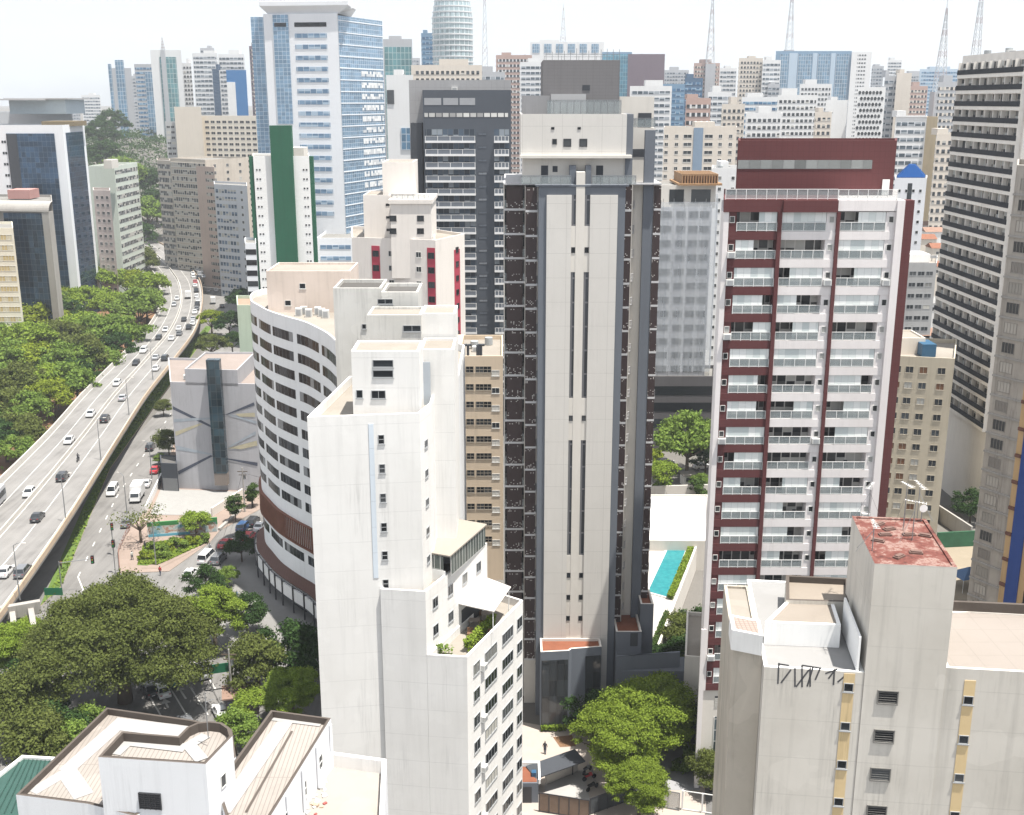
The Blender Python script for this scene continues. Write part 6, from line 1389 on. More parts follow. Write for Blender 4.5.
def tree_proto(key, seed, r, rz, h, nc, nl, leaf, mat, trunk=.35, **k):
    p, nm, C = crown_pts(seed, r, rz, nc, nl, **k); zc = h-rz; p = p+np.array([0,0,zc]); me = leaves_mesh('crown', p, nm, leaf, LF[mat], seed)
    m = MB(); rs = random.Random(seed); zt = zc*.55; m.bar((0,0,-.2), (0,0,zt), trunk*1.15, 0, 8, trunk*.8)
    for i in range(0, len(C), max(1, len(C)//9)):
        c = C[i]; mid = (c[0]*.45, c[1]*.45, zt+(zc+c[2]-zt)*.55); m.bar((0,0,zt-.1), mid, trunk*.55, 0, 6, trunk*.3); m.bar(mid, (c[0],c[1],c[2]+zc), trunk*.3, 0, 5, trunk*.1)
    TREES[key] = (me, m.mesh('trunk', [BARK], True), h, r, zc)
for i, (mt) in enumerate(('bright','mid','mid','olive','deep','yellow')):
    tree_proto('p'+str(i), 11+i, 6.6, 4.6, 11.0, 60, 8000, .30, mt, spread=.2)
tree_proto('u0', 31, 6.5, 3.2, 10.5, 70, 9000, .30, 'bright', flatb=.1, spread=.18); tree_proto('u1', 32, 6.5, 3.4, 10.0, 70, 9000, .30, 'yellow', flatb=.1, spread=.18)
tree_proto('big', 41, 13.4, 8.4, 17.0, 320, 190000, .165, 'olive', trunk=.9, flatb=.5, spread=.115)
tree_proto('lime', 51, 7.0, 5.0, 13.0, 150, 64000, .15, 'lime', trunk=.4, spread=.15, flatb=.6); tree_proto('lime2', 52, 5.2, 4.6, 11.5, 100, 40000, .15, 'bright', trunk=.35, spread=.17, flatb=.7)
tree_proto('s0', 61, 3.4, 2.6, 6.2, 34, 9000, .16, 'mid', trunk=.18, flatb=.7); tree_proto('s1', 62, 3.4, 2.8, 6.4, 34, 9000, .16, 'deep', trunk=.18, flatb=.7); tree_proto('s2', 63, 3.2, 2.2, 6.0, 30, 7000, .16, 'bright', trunk=.16); tree_proto('s3', 66, 4.0, 3.4, 8.0, 44, 13000, .16, 'olive', trunk=.2, flatb=.7)
tree_proto('col', 64, 1.3, 3.2, 7.0, 26, 4200, .16, 'dark', trunk=.14, flatb=1.0, spread=.55); tree_proto('bare', 65, 5.5, 2.6, 7.5, 20, 700, .2, 'olive', trunk=.28)
tree_proto('bush', 71, 1.5, 1.2, 1.9, 12, 1800, .16, 'mid', trunk=.06, flatb=.6); tree_proto('bushb', 72, 1.3, 1.0, 1.6, 12, 1600, .16, 'yellow', trunk=.06, flatb=.6); tree_proto('bushd', 73, 1.8, 1.5, 2.6, 14, 2200, .17, 'dark', trunk=.08, flatb=.6)
def tree(key, px, py, label, sc_=1.0, z=0.0, name='tree', group=None, rz=None, xyz=None):
    crown, trunk, h, r, zc = TREES[key]; rn = random.Random(int(px*131+py*17)); zz = z+zc*sc_
    x, y = xyz if xyz else g(px, py, zz)
    if xyz is None and y > 560:
        for _ in range(6): z = terr(y); x, y = g(px, py, z+zc*sc_)
    rt = empty(name, (x, y, z), label, 'tree' if name != 'shrub' else 'shrub', group); rt.rotation_euler = (0, 0, rn.uniform(0, 6.28) if rz is None else rz); rt.scale = (sc_*rn.uniform(.93,1.07), sc_*rn.uniform(.93,1.07), sc_*rn.uniform(.94,1.06))
    for nm, me in (('crown', crown), ('trunk', trunk)): o = bpy.data.objects.new(nm, me); COL.objects.link(o); o.parent = rt
    return rt
PG = 'trees in the park beside the elevated road'
rowtxt = ['far end of the park', 'upper middle of the park', 'middle of the park', 'lower middle of the park', 'near end of the park']
PARK = [('u1',100,263,1.15),('u0',122,262,1.2),('p3',142,262,1.2),('u1',80,277,1.2),('u0',104,281,1.25),('u1',128,282,1.2),('u0',150,284,1.2),('p4',68,270,1.0),('u1',62,300,1.1),('p0',88,302,1.15),('u0',112,304,1.1),('p1',138,308,1.25),('p2',156,302,1.0),
 ('p1',18,320,1.15),('p5',44,320,1.2),('p4',66,318,1.0),('p2',4,338,1.1),('u0',30,338,1.15),('p3',56,340,1.1),('p0',80,330,1.1),('p2',104,334,1.2),('p1',126,336,1.15),
 ('p1',10,362,1.1),('p5',34,360,1.1),('p1',60,364,1.0),('p3',82,356,1.1),('p2',102,358,1.05),('p4',118,350,.9),
 ('p2',2,385,1.0),('p3',22,386,1.05),('p0',46,384,1.0),('p1',68,384,1.0),('p4',86,380,.9),
 ('p3',8,408,.9),('p1',28,412,.85),('p5',62,396,.85),('p3',20,432,.8),('p4',4,436,.8),('p1',16,450,.6),('p1',4,316,1.15),('p3',26,312,1.1),('p1',46,306,1.15)]
ktx = {'u0':'flat topped bright green tree','u1':'flat topped lime green tree','p0':'rounded bright green tree','p1':'rounded mid green tree','p2':'broad mid green tree','p3':'olive tinged tree','p4':'dark green tree','p5':'yellow green tree'}
seen = {}
for (k, px, py, s) in PARK:
    ri = 0 if py < 290 else 1 if py < 325 else 2 if py < 356 else 3 if py < 395 else 4
    side = 'against the elevated road' if px > (150 if ri < 2 else 118 if ri == 2 else 84 if ri == 3 else 52) else 'at the left edge' if px < 24 else 'towards the offices' if px < 75 else 'midway across'
    lb = '%s, %s, %s' % (ktx[k], rowtxt[ri], side); n_ = seen[lb] = seen.get(lb, 0)+1
    if n_ > 1: lb = lb+(', nearer the camera' if n_ == 2 else ', nearest of them' if n_ == 3 else ', smallest of them')
    if py > 300 and side.startswith('against'): px -= 10
    tree(k, px, py, lb, s*1.24, group=PG)
FARY = {132:760, 122:860, 153:720, 160:720, 183:640, 172:680, 186:600, 105:820}
FT = [('p4',137,236,1.7,'big round dark tree where the road bends away'),('p4',101,132,2.2,'dark wooded clump under the small teal block'),('p4',112,122,2.0,'dark trees on the ridge beside the slim pale tower'),('p2',122,153,2.4,'mid green canopy on the slope under the slim tower'),('p4',147,160,2.0,'dark tree below the grey and blue tower'),('p1',144,183,2.0,'round green tree on the slope left of the beige slab'),('p4',153,172,1.8,'dark tree beside the slim dark sided tower'),('p3',150,207,1.8,'olive canopy in front of long beige slab'),('p1',136,207,1.6,'green canopy beside the mint office'),('p4',164,215,1.5,'dark tree at foot of the long beige slab'),('p2',118,186,1.6,'green tree behind the mint office'),('p4',98,105,2.0,'ridge trees above the white framed office'),
 ('p4',214,245,1.1,'dark tree beside the blue windowed block'),('p4',226,258,1.2,'tall dark creeper covered tree by the green shaft'),('p4',236,276,1.1,'dark tree beside the white low office'),('p1',204,240,.9,'green tree at the bend, right of the traffic jam'),('p4',240,300,.9,'dark tree behind the pale green building'),('u1',211,319,.95,'bright lime tree beside the service road'),('p4',229,322,.95,'dark tree right of the bright lime tree'),('p3',211,344,.85,'olive round tree on the service road'),('p4',232,342,.7,'small dark tree behind the workshop'),('p2',190,236,1.0,'green tree beyond the end of the jam'),('p4',178,230,1.0,'dark tree at the far end of the road'),
 ('p4',688,442,1.3,'round tree behind the white flat roof'),('p4',940,183,1.5,'dark tree above the clay roofs'),('p2',946,192,1.1,'green tree beside the clay roofs'),('p2',764,134,1.1,'bush canopy above the maroon roof, far'),('p4',925,232,.7,'small dark tree among clay roofs'),('p3',938,270,.6,'olive tree between grey block and hotel')]
for k, px, py, s, lb in FT:
    k = 'p1' if 'round tree behind' in lb else k
    if py in FARY and px < 200:
        Y = FARY[py]; x = xat(px, Y, zat(py, Y)); tree(k, px, py, lb, s, xyz=(x, Y), z=min(terr(Y, x)+2, zat(py, Y)-TREES[k][4]*s))
    else: tree(k, px, py, lb, s)
tree('big', 120, 646, 'huge olive green spreading tree over the street, lower left', 1.0, rz=.4)
NTR = [('lime2',213,612,.95,'lighter green tree behind the right side of huge tree'),('lime2',12,648,.9,'bright yellow green tree at the left edge by the huge tree'),('lime2',28,632,.55,'small bright tree beside the bridge end'),('s3',8,712,1.2,'olive tree at the left edge below the bridge end'),('s0',64,748,1.2,'green tree touching the tiled roof corner'),('s1',20,685,1.2,'dark tree under the bright one at left edge'),('s0',88,726,1.0,'green understorey tree below the huge tree'),('s3',30,745,1.25,'dark olive tree at lower left below the huge tree'),('s1',52,728,1.3,'dark tree under the huge tree'),('s3',258,664,1.15,'grey olive tree beside the kiosk'),('s1',292,652,1.5,'dark leafy tree against the blind white wall'),('lime2',292,693,.72,'bright green rounded tree beside the white wall'),('s2',254,704,.9,'bright shrubby tree below the kiosk'),('s0',234,730,1.0,'leafy tree between the two white roofs'),
 ('s1',241,546,.85,'small dark street tree outside curved building'),('s1',246,610,1.0,'dark round tree in shade of curved building'),('s0',227,575,.6,'small round street tree by the shaded road'),('s1',206,582,1.0,'dark tree behind the parked white cars'),('col',234.5,504,1.0,'dark columnar tree by the parking lot'),('col',252,492,.9,'dark columnar tree near the curved building'),('s2',195,521,.95,'small bright tree in front of the painted wall'),('bare',139,519,1.0,'sparse spreading street tree on the pavement corner'),('s3',168,441,.85,'olive street tree beside mural building'),('s0',160,458,.45,'small palm like tree beside red car'),('s1',166,470,.5,'small tree at the black gate'),('s3',163,406,.6,'olive shrub tree at top of mural building corner'),
 ('lime',652,712,.92,'large lime green tree in front of cream tower, right crown'),('lime',622,735,.86,'large lime green tree at the gate, left crown'),('lime',640,784,.6,'lime tree behind the street railing'),('s1',596,716,1.05,'dark tree left of the lime green trees'),('s3',684,636,1.0,'olive climbing tree beside the deck wall'),('s3',668,684,.95,'olive young tree in front of the podium wall'),('s1',684,668,1.2,'dark tree close to the cream garage wall'),('s1',676,662,1.1,'dark tree between podium and cream wall'),('s1',700,630,1.1,'dark tree against maroon tower'),('s3',712,768,.7,'leafy shrub tree under the tall window'),('s2',660,472,1.2,'yellow green palm like clump behind the pool'),('s1',972,504,1.1,'green tree at the foot of hotel podium'),('s0',700,480,.6,'small tree left of maroon tower beside pool hall')]
for k, px, py, s, lb in NTR: tree(k, px, py, lb, s)
for i, (x, y, s, k, lb) in enumerate(((20.2,131,1.3,'s1','tall dark tree right of the lime trees, by podium wall'),(22.3,136,1.15,'s3','tall olive tree between the podium and maroon tower'),(24.2,142,1.1,'s1','dark tree behind the olive one beside the deck wall'),(26.2,149,1.1,'s1','dark tree furthest back beside the deck wall'))): tree(k, 600+i, 600, lb, s, xyz=(x, y))
SH = 'shrubs in the street garden'
for i, (k, px, py, s, lb) in enumerate((('bushb',147,556,1.2,'bright shrub at left tip of street garden'),('bush',160,552,1.3,'green shrub in street garden, near the path'),('bushb',168,546,1.3,'yellow shrub in the middle of the street garden'),('bush',176,545,1.4,'green shrub right of the yellow garden shrub'),('bushb',184,541,1.3,'yellow shrub under the small bright tree'),('bushb',194,540,1.2,'yellow shrub right of the small bright tree'),('bush',203,538,1.1,'green shrub at right tip of street garden'),('bush',152,547,1.1,'low green shrub beside the garden pavement'))):
    tree(k, px, py, lb, s, .15, 'shrub', SH)
for i in range(11): tree(('bush','bushd','bushb')[i % 3], 0, 0, 'low hedge shrub behind the white framed fence' if i < 7 else 'low hedge shrub along the pool edge', 1.0, 0, 'shrub', 'fence hedge' if i < 7 else 'pool hedge', xyz=(xat(686+i*7, 124.5, 1), 124.8+.4*(i % 2)) if i < 7 else None, ) if i < 7 else None
# clipped hedges beside the pool
def hedge(name, pts, wd, h, z, mat, n, label, seed):
    rs = np.random.RandomState(seed); P = []
    for a, b in zip(pts, pts[1:]):
        a, b = np.array(a), np.array(b); k = int(n*np.linalg.norm(b-a)); t = rs.rand(k,1); d = (b-a)/np.linalg.norm(b-a); nn = np.array([-d[1], d[0]])
        xy = a+(b-a)*t+nn*(rs.rand(k,1)-.5)*wd; P.append(np.hstack([xy, z+h*rs.rand(k,1)**.6]))
    P = np.vstack(P); nm = rs.normal(size=P.shape); nm[:,2] = abs(nm[:,2])+.4; nm /= np.linalg.norm(nm, axis=1)[:,None]
    o = bpy.data.objects.new(name, leaves_mesh(name, P, nm, .17, LF[mat], seed)); COL.objects.link(o); tag(o, label, 'hedge')
hedge('hedge', [g(670,600,PZ), g(692,548,PZ)], 1.0, 1.0, PZ, 'bright', 230, 'bright clipped hedge along right side of the pool', 5)
hedge('hedge', [g(646,541,PZ), g(692,540.5,PZ)], .7, .8, PZ, 'mid', 200, 'low hedge at the far end of the pool', 6)
hedge('hedge', [g(654,655,PZ-1), g(668,620,PZ-1)], 1.2, 2.2, PZ-1.5, 'dark', 330, 'dark planted strip beside the podium ramp', 7)
hedge('hedge', [g(428,651,z2w-.8), g(452,655,z2w-.8)], .8, 1.0, z2w-.8, 'mid', 60, 'potted plants in a row at terrace front', 8)
hedge('hedge', [g(466,652,z2w-.8), g(494,624,z2w-.8)], .7, 1.3, z2w-.8, 'bright', 170, 'planter hedge along right parapet of the white terrace', 9)
hedge('hedge', [(xat(684,125,1),125.6), (xat(735,125,1),125.6)], 2.2, 2.6, 0, 'mid', 420, 'thick hedge behind the white framed fence', 10)
hedge('hedge', [g(541,727,.6), g(566,727,.6)], .7, .8, .1, 'bright', 200, 'low bright planting at foot of entrance glass', 12)
# grass blades, ivy and ground cover nobody could count
def cover(name, poly, n, z, h, mat, seed, size=.3):
    rs = np.random.RandomState(seed); P = np.array(poly); lo, hi = P.min(0), P.max(0); Q = lo+(hi-lo)*rs.rand(n*3, 2); ins = np.zeros(len(Q), bool); j = len(P)-1
    for i in range(len(P)):
        c = ((P[i,1] > Q[:,1]) != (P[j,1] > Q[:,1])) & (Q[:,0] < (P[j,0]-P[i,0])*(Q[:,1]-P[i,1])/(P[j,1]-P[i,1]+1e-9)+P[i,0]); ins ^= c; j = i
    Q = Q[ins][:n]; p = np.hstack([Q, z+h*rs.rand(len(Q),1)]); nm = rs.normal(size=p.shape); nm[:,2] = abs(nm[:,2])+.6; nm /= np.linalg.norm(nm, axis=1)[:,None]
    o = bpy.data.objects.new(name, leaves_mesh(name, p, nm, size, LF[mat], seed)); COL.objects.link(o); tag(o, kind='stuff')
VERGE = [g(x, y, .16) for x, y in [(46,604),(90,500),(130,421),(172,366),(207,327),(205,337),(156,403),(110,467.5),(63,583)]]
cover('grass', VERGE, 9000, .16, .5, 'mid', 21, .3); cover('grass', VERGE, 3000, .16, .9, 'bright', 22, .3)
cover('grass', [g(x, y, .17) for x, y in [(138,564),(143,547),(160,542),(200,539),(210,535),(202,545),(158,565)]], 7000, .17, .3, 'bright', 23, .2)
cover('undergrowth', [(-230,150),(-101,150),(-108,240),(-120,330),(-146,445),(-240,500)], 5000, .05, .9, 'mid', 24, .45)
rs = np.random.RandomState(25); Q = np.stack([rs.normal(-300, 75, 30000), rs.normal(800, 90, 30000)], 1); Q = Q[(Q[:,1] > 560)]
cl = (np.sin(Q[:,0]*.21)+np.sin(Q[:,1]*.17+Q[:,0]*.1))*2.2+5
P = np.stack([Q[:,0], Q[:,1], np.array([terr(b, a) for a, b in Q])+cl*rs.rand(len(Q))**.5], 1); nm = rs.normal(size=P.shape); nm[:,2] = abs(nm[:,2])+.5; nm /= np.linalg.norm(nm, axis=1)[:,None]
o = bpy.data.objects.new('wooded_slope', leaves_mesh('wooded_slope', P, nm, .9, LF['deep'], 25)); COL.objects.link(o); tag(o, kind='stuff')
# ================================================================ vehicles
def paint(name, col):
    t = NT('paint_'+name); t.p.inputs['Coat Weight'].default_value = .6; return t.set(col, .35, .5, .1)
PAINT = {'white': paint('white', (.72,.72,.72)), 'silver': paint('silver', (.40,.41,.43)), 'grey': paint('grey', (.14,.145,.155)), 'dark': paint('dark', (.025,.027,.032)), 'red': paint('red', (.42,.02,.03)), 'blue': paint('blue', (.04,.09,.2)), 'teal': paint('teal', (.03,.16,.15))}
CGL = flat('car_glass', (.02,.024,.028), .08, .05, 0, .7); TYRE = flat('tyre', (.015,.015,.016), .8, .1); RIM = flat('rim', (.38,.38,.39), .35, .05, .6); LAMP = flat('lamp_lens', (.75,.75,.72), .2, .02); TAIL = flat('tail_lens', (.30,.015,.015), .3, .02)
def car_body(kind):
    L_, W2, h = {'sedan': (4.4,.88,1.45), 'suv': (4.5,.93,1.68), 'hatch': (3.9,.86,1.5), 'van': (5.0,.97,1.95)}[kind]
    x0, x1 = -L_/2, L_/2; low = MB()
    def ring(x, w_, zb, zt): return [(x,-w_*.94,zb), (x,w_*.94,zb), (x,w_,zb+(zt-zb)*.45), (x,w_*.9,zt), (x,-w_*.9,zt), (x,-w_,zb+(zt-zb)*.45)]
    hood = {'sedan': .78, 'suv': .98, 'hatch': .85, 'van': 1.02}[kind]; belt = hood+.1; tail = belt if kind != 'sedan' else .98
    low.loft([ring(x0, W2*.86, .34, .72), ring(x0+.12, W2*.95, .26, tail-.04), ring(x0+.75, W2, .22, tail), ring(0, W2, .2, belt), ring(x1-1.15, W2, .22, hood+.06), ring(x1-.25, W2*.94, .26, hood-.12), ring(x1, W2*.84, .36, .62)])
    rb, rf = {'sedan': (x0+1.15, x1-1.95), 'suv': (x0+.45, x1-1.75), 'hatch': (x0+.6, x1-1.6), 'van': (x0+.2, x1-1.5)}[kind]; wb, wf = {'sedan': (x0+.45, x1-1.15), 'suv': (x0+.1, x1-1.1), 'hatch': (x0+.15, x1-1.0), 'van': (x0+.04, x1-.75)}[kind]
    gl = MB(); b_, t_ = W2*.9, W2*.72
    gl.hexa([(wb,-b_,belt-.03),(wf,-b_,belt-.03),(wf,b_,belt-.03),(wb,b_,belt-.03),(rb,-t_,h-.05),(rf,-t_,h-.05),(rf,t_,h-.05),(rb,t_,h-.05)])
    low.hexa([(rb-.06,-t_-.02,h-.06),(rf+.04,-t_-.02,h-.06),(rf+.04,t_+.02,h-.06),(rb-.06,t_+.02,h-.06),(rb+.15,-t_*.85,h),(rf-.2,-t_*.85,h),(rf-.2,t_*.85,h),(rb+.15,t_*.85,h)])
    for s in (-1, 1):
        for (xa, xb) in ((wf,rf), (wb,rb), ((wf+wb)/2-.05,(rf+rb)/2-.05)): low.bar((xa,s*(b_+.005),belt-.03), (xb,s*(t_+.005),h-.05), .05, 0, 4)
        low.box((wf-.25), (wf-.1), s*(W2+.02)-.09, s*(W2+.02)+.09, belt-.02, belt+.14)
    return L_, W2, low, gl
def wheel_mb():
    m = MB(); m.bar((0,-.1,0), (0,.1,0), .32, 0, 14); m.bar((0,-.112,0), (0,.112,0), .2, 1, 10); return m, [TYRE, RIM]
CARS = {}
def car(kind, col, loc, heading, label, group=None, near=True):
    if kind not in CARS: CARS[kind] = car_body(kind)
    L_, W2, low, gl = CARS[kind]; rt = empty('car' if kind != 'van' else 'delivery_van', loc, label, 'car' if kind != 'van' else 'van', group, heading)
    def sub(nm, key, fn, l, r=0):
        o = bpy.data.objects.new(nm, small_mb(key, fn)); COL.objects.link(o); o.parent = rt; o.location = l; o.rotation_euler = (0,0,r)
    sub('body', ('carbody',kind,col), lambda: (low, [PAINT[col]]), (0,0,0)); sub('windows', ('carglass',kind), lambda: (gl, [CGL]), (0,0,0))
    for sx in (-1, 1):
        for sy in (-1, 1): sub('wheel', ('wheel',), wheel_mb, (sx*L_*.31, sy*(W2-.08), .32))
    if near:
        for s in (-1, 1):
            sub('headlight', ('hl',), lambda: (lambda m: (m.box(-.1,.06,-.16,.16,-.08,.08), (m,[LAMP]))[1])(MB()), (L_/2-.1, s*W2*.66, .64)); sub('taillight', ('tl',), lambda: (lambda m: (m.box(-.06,.1,-.14,.14,-.1,.1), (m,[TAIL]))[1])(MB()), (-L_/2+.08, s*W2*.66, .78))
        sub('number_plate', ('np',), lambda: (lambda m: (m.box(-.02,.02,-.22,.22,-.06,.06), (m,[flat('plate', (.5,.5,.5), .5, .02)]))[1])(MB()), (-L_/2-.01, 0, .55))
    return rt
CL = [(((a[0]+b[0])/2, (a[1]+b[1])/2), i) for i, (a, b) in enumerate(zip(L3, R3))]
def road_at(x, y):
    i = min(range(1, len(CL)-1), key=lambda i: (CL[i][0][0]-x)**2+(CL[i][0][1]-y)**2); a, b = CL[i-1][0], CL[i+1][0]; return math.atan2(b[1]-a[1], b[0]-a[0]), L3[i][2]
ER = 'cars on the elevated road'
FLY = [('hatch','white',29,492.5,-1,'white hatchback beside the bus, elevated road left carriageway'),('suv','dark',62.6,476.5,1,'black car below the motorbike on the elevated road'),('sedan','white',69.2,440,-1,'white sedan just above the motorbike on the elevated road'),('sedan','white',90.6,413.5,-1,'white sedan level with the dark SUV, left carriageway'),('suv','dark',105,418.8,1,'dark SUV beside the middle divider of the elevated road'),('sedan','silver',122.7,397.5,1,'silver car ahead of the dark SUV, right carriageway'),('hatch','white',117,383,-1,'white hatchback behind the white sedan, left carriageway, midway'),('sedan','dark',37.5,516.5,1,'dark sedan between bus and lamp post, near end of elevated road'),('sedan','white',5.6,571,1,'white sedan at the left edge, nearest on elevated road'),('suv','grey',23,571,1,'grey SUV beside the nearest white sedan on elevated road'),
 ('suv','white',143.6,350.3,-1,'white car in the tree shadow, left carriageway of elevated road'),('hatch','dark',136,362.6,-1,'dark hatchback below the tree shadow, left carriageway'),('sedan','silver',156,357,1,'silver car side by side with a dark car, mid elevated road'),('suv','dark',165,358,1,'dark car side by side with a silver one, mid elevated road'),('sedan','white',156,368,1,'white car just below the silver and dark pair'),('hatch','dark',158.7,337.5,-1,'dark hatchback in left carriageway above the shadowed white car'),('sedan','white',165.6,329.3,-1,'white sedan in left carriageway below the far tree shadows'),('sedan','white',171.6,338,1,'white low car close to the middle divider, mid distance'),('hatch','grey',179.3,333.3,1,'grey hatchback under the pair at the middle divider'),('sedan','white',179,328,1,'white sedan just ahead of the grey hatchback'),('suv','dark',189,327,1,'dark SUV in the right lane at the tail of the jam'),('sedan','white',192.7,323,1,'white car just ahead of the jam tail SUV'),('hatch','dark',184,319.3,1,'lone dark hatchback left of the jam tail'),('sedan','silver',193,318.6,1,'silver car third from the jam tail'),('hatch','silver',174,304.3,-1,'silver car facing the camera beside far tree shadows'),('sedan','white',177,298.2,-1,'white car farthest in the left carriageway')]
JAM = [('white',194.8,311.8),('grey',196.9,308.3),('dark',197.2,304),('white',197.8,300),('dark',196.3,290.6),('white',194.8,285.3),('red',195.2,281.6),('dark',198.2,276.5),('white',193,275),('white',192.6,271.6),('white',197.3,268),('dark',201,270.2),('grey',191.5,267),('white',188.2,263.5),('white',196.8,263.8),('red',192.6,256.4),('white',186,257),('dark',183,254),('grey',177,246.8),('white',180.5,250.5),('white',188.5,260),('dark',186,252.3),('white',178.5,249.8),('grey',181.5,247.3),('white',188.8,253.2),('dark',191.4,258.3),('white',195.3,259.6),('dark',200.2,263.2),('silver',199,272.2),('silver',203.2,275.2),('white',173.5,246.2),('white',196.5,296),('grey',190.5,262)]
ordn = ['third','fourth','fifth','sixth','seventh','eighth','ninth','tenth','eleventh','twelfth','thirteenth','fourteenth','fifteenth','sixteenth','seventeenth','eighteenth','nineteenth','twentieth','twenty first','twenty second','twenty third']
for kd, col, px, py, dr, lb in FLY:
    x, y = g(px, py, 7.6); hd, z = road_at(x, y); car(kd, col, (x, y, z+.03), hd+(0 if dr > 0 else math.pi), lb, ER, py > 370)
cnt = {}
for i, (col, px, py) in enumerate(sorted(JAM, key=lambda q: -q[2])):
    x, y = g(px, py, 7.6); hd, z = road_at(x, y); k = cnt[col] = cnt.get(col, 0)+1
    nm = {'white':['nearest','second nearest','third nearest','fourth nearest','fifth nearest','sixth nearest','seventh nearest','eighth nearest','ninth nearest','tenth nearest','eleventh nearest','twelfth nearest','thirteenth nearest','fourteenth nearest','fifteenth nearest','sixteenth nearest','seventeenth nearest']}.get(col, ['nearest','second nearest','third nearest','fourth nearest','fifth nearest','sixth nearest','seventh nearest','eighth nearest','ninth nearest'])
    car(('sedan','hatch','suv')[i % 3], col, (x, y, z+.03), hd, '%s car in the right lane jam, %s of the %s ones' % (col, nm[k-1], col), ER, False)
def street_car(kd, col, px, py, qx, qy, lb, grp, z=.03, near=True):
    a, b = Vector(g(px, py, .6)), Vector(g(qx, qy, .6)); d = b-a; car(kd, col, (a.x, a.y, z), math.atan2(d.y, d.x), lb, grp, near)
SV = 'cars on the service road'
for q in (('suv','dark',150.4,447,156,438,'dark blue car on the service road above the red car'),('sedan','red',155,469.5,161,459,'red car parked on the service road kerb'),('sedan','white',146.5,483,150,475,'white sedan parked just behind the box truck'),('van','white',112.6,490.8,107,500,'white van by the grass verge on the service road'),('sedan','grey',126,522.5,129,514,'grey green car under the sparse corner tree'),('hatch','dark',187,364,191,357,'dark car on service road behind the mural building'),('sedan','white',203,360,207,352,'white car parked by the workshop behind mural building'),('suv','dark',203,282,201,274,'dark car on the ramp right of the jam'),('sedan','grey',209,283,206,274,'grey car on the ramp, outer lane'),('hatch','silver',208.6,290.5,207,282,'silver car on the ramp just above the white truck'),('sedan','dark',222,306,217,296,'dark car at the kerb right of the white truck'),('sedan','white',216,290,212,281,'white car at the ramp edge under the dark trees'),('sedan','silver',221,286,216,277,'silver car at the outermost kerb of the ramp'),('hatch','dark',186,360,190,353,'dark hatchback half hidden behind workshop')): street_car(*q[:6], q[6], SV)
PK = 'cars on the side street by the curved building'
for q in (('sedan','white',190.5,573,197,566,'white sedan nearest of the side street row'),('van','white',207,557,213,551,'white van parked ahead of the nearest white sedan'),('suv','grey',218.6,558.5,225,552,'grey SUV beside the white van on the side street'),('sedan','red',225.4,543,232,536.5,'long red car in the middle of the side street'),('hatch','red',249,536,255,530,'red hatchback close to the curved building'),('suv','blue',243.5,526.5,250,520,'blue grey car ahead of the long red car'),('suv','dark',253,521.5,258,516,'dark car at top of the side street'),('sedan','white',260,526,264,521,'white car half hidden by the curved building')): street_car(*q[:6], q[6], PK)
LS = 'cars on the lower street'
for q in (('sedan','white',161.5,690,155,680,'white car on the lower street beside lane arrow'),('suv','silver',201.5,671,194,660,'silver SUV under the tree edge on lower street'),('sedan','white',220.5,711.5,214,699,'white car nearest the kiosk on lower street'),('hatch','teal',172.5,679,167,670,'teal small car behind the white one on lower street'),('sedan','dark',149,689,143,680,'dark car half under the huge tree'),('hatch','grey',186,722,180,712,'grey car behind the white block roof edge')): street_car(*q[:6], q[6], LS)
# box truck, bus, pick-up truck in the jam, motorbikes
def truck(loc, hd, label, s=1.0):
    r = empty('box_truck', loc, label, 'truck', None, hd); r.scale = (s,s,s); m = MB(); m.box(-3.2,1.0,-1.15,1.15,.9,3.3); m.build('cargo_box', PAINT['white'], r); m = MB(); m.box(-3.1,2.6,-.5,.5,.55,.88); m.build('chassis', TYRE, r)
    m = MB(); m.loft([[(1.15,-1.0,.6),(1.15,1.0,.6),(1.15,1.0,2.3),(1.15,-1.0,2.3)],[(2.3,-1.0,.6),(2.3,1.0,.6),(2.3,.95,2.25),(2.3,-.95,2.25)],[(2.9,-.98,.6),(2.9,.98,.6),(2.8,.95,1.4),(2.8,-.95,1.4)]]); m.build('cab', PAINT['white'], r)
    m = MB(); m.quad((2.42,-.85,2.12),(2.82,-.85,1.45),(2.82,.85,1.45),(2.42,.85,2.12)); m.box(1.4,2.2,-1.02,1.02,1.4,2.0); m.build('windscreen', CGL, r)
    w_ = small_mb(('twheel',), lambda: (lambda m: (m.bar((0,-.16,0),(0,.16,0),.45,0,14), m.bar((0,-.17,0),(0,.17,0),.25,1,10), (m,[TYRE,RIM]))[2])(MB()))
    for x in (-2.1, 1.9):
        for y in (-.95, .95): o = bpy.data.objects.new('wheel', w_); COL.objects.link(o); o.parent = r; o.location = (x,y,.45)
a, b = Vector(g(137,495,1)), Vector(g(131,506,1)); truck((a.x,a.y,.03), math.atan2(b.y-a.y,b.x-a.x), 'white box truck standing on the service road')
a, b = Vector(g(213,301,1)), Vector(g(211,291,1)); truck((a.x,a.y,.03), math.atan2(b.y-a.y,b.x-a.x), 'white box truck on the ramp beside the jam', .85)
x, y = g(188,295.5,8); hd, z = road_at(x, y); truck((x,y,z+.03), hd, 'grey topped truck alone beside the divider near jam', .85)
x, y = g(-9,503,8.5); hd, z = road_at(x, y); bus = empty('bus', (x-.3,y,z+.03), 'white roofed city bus at left edge of the elevated road', 'bus', None, hd+math.pi)
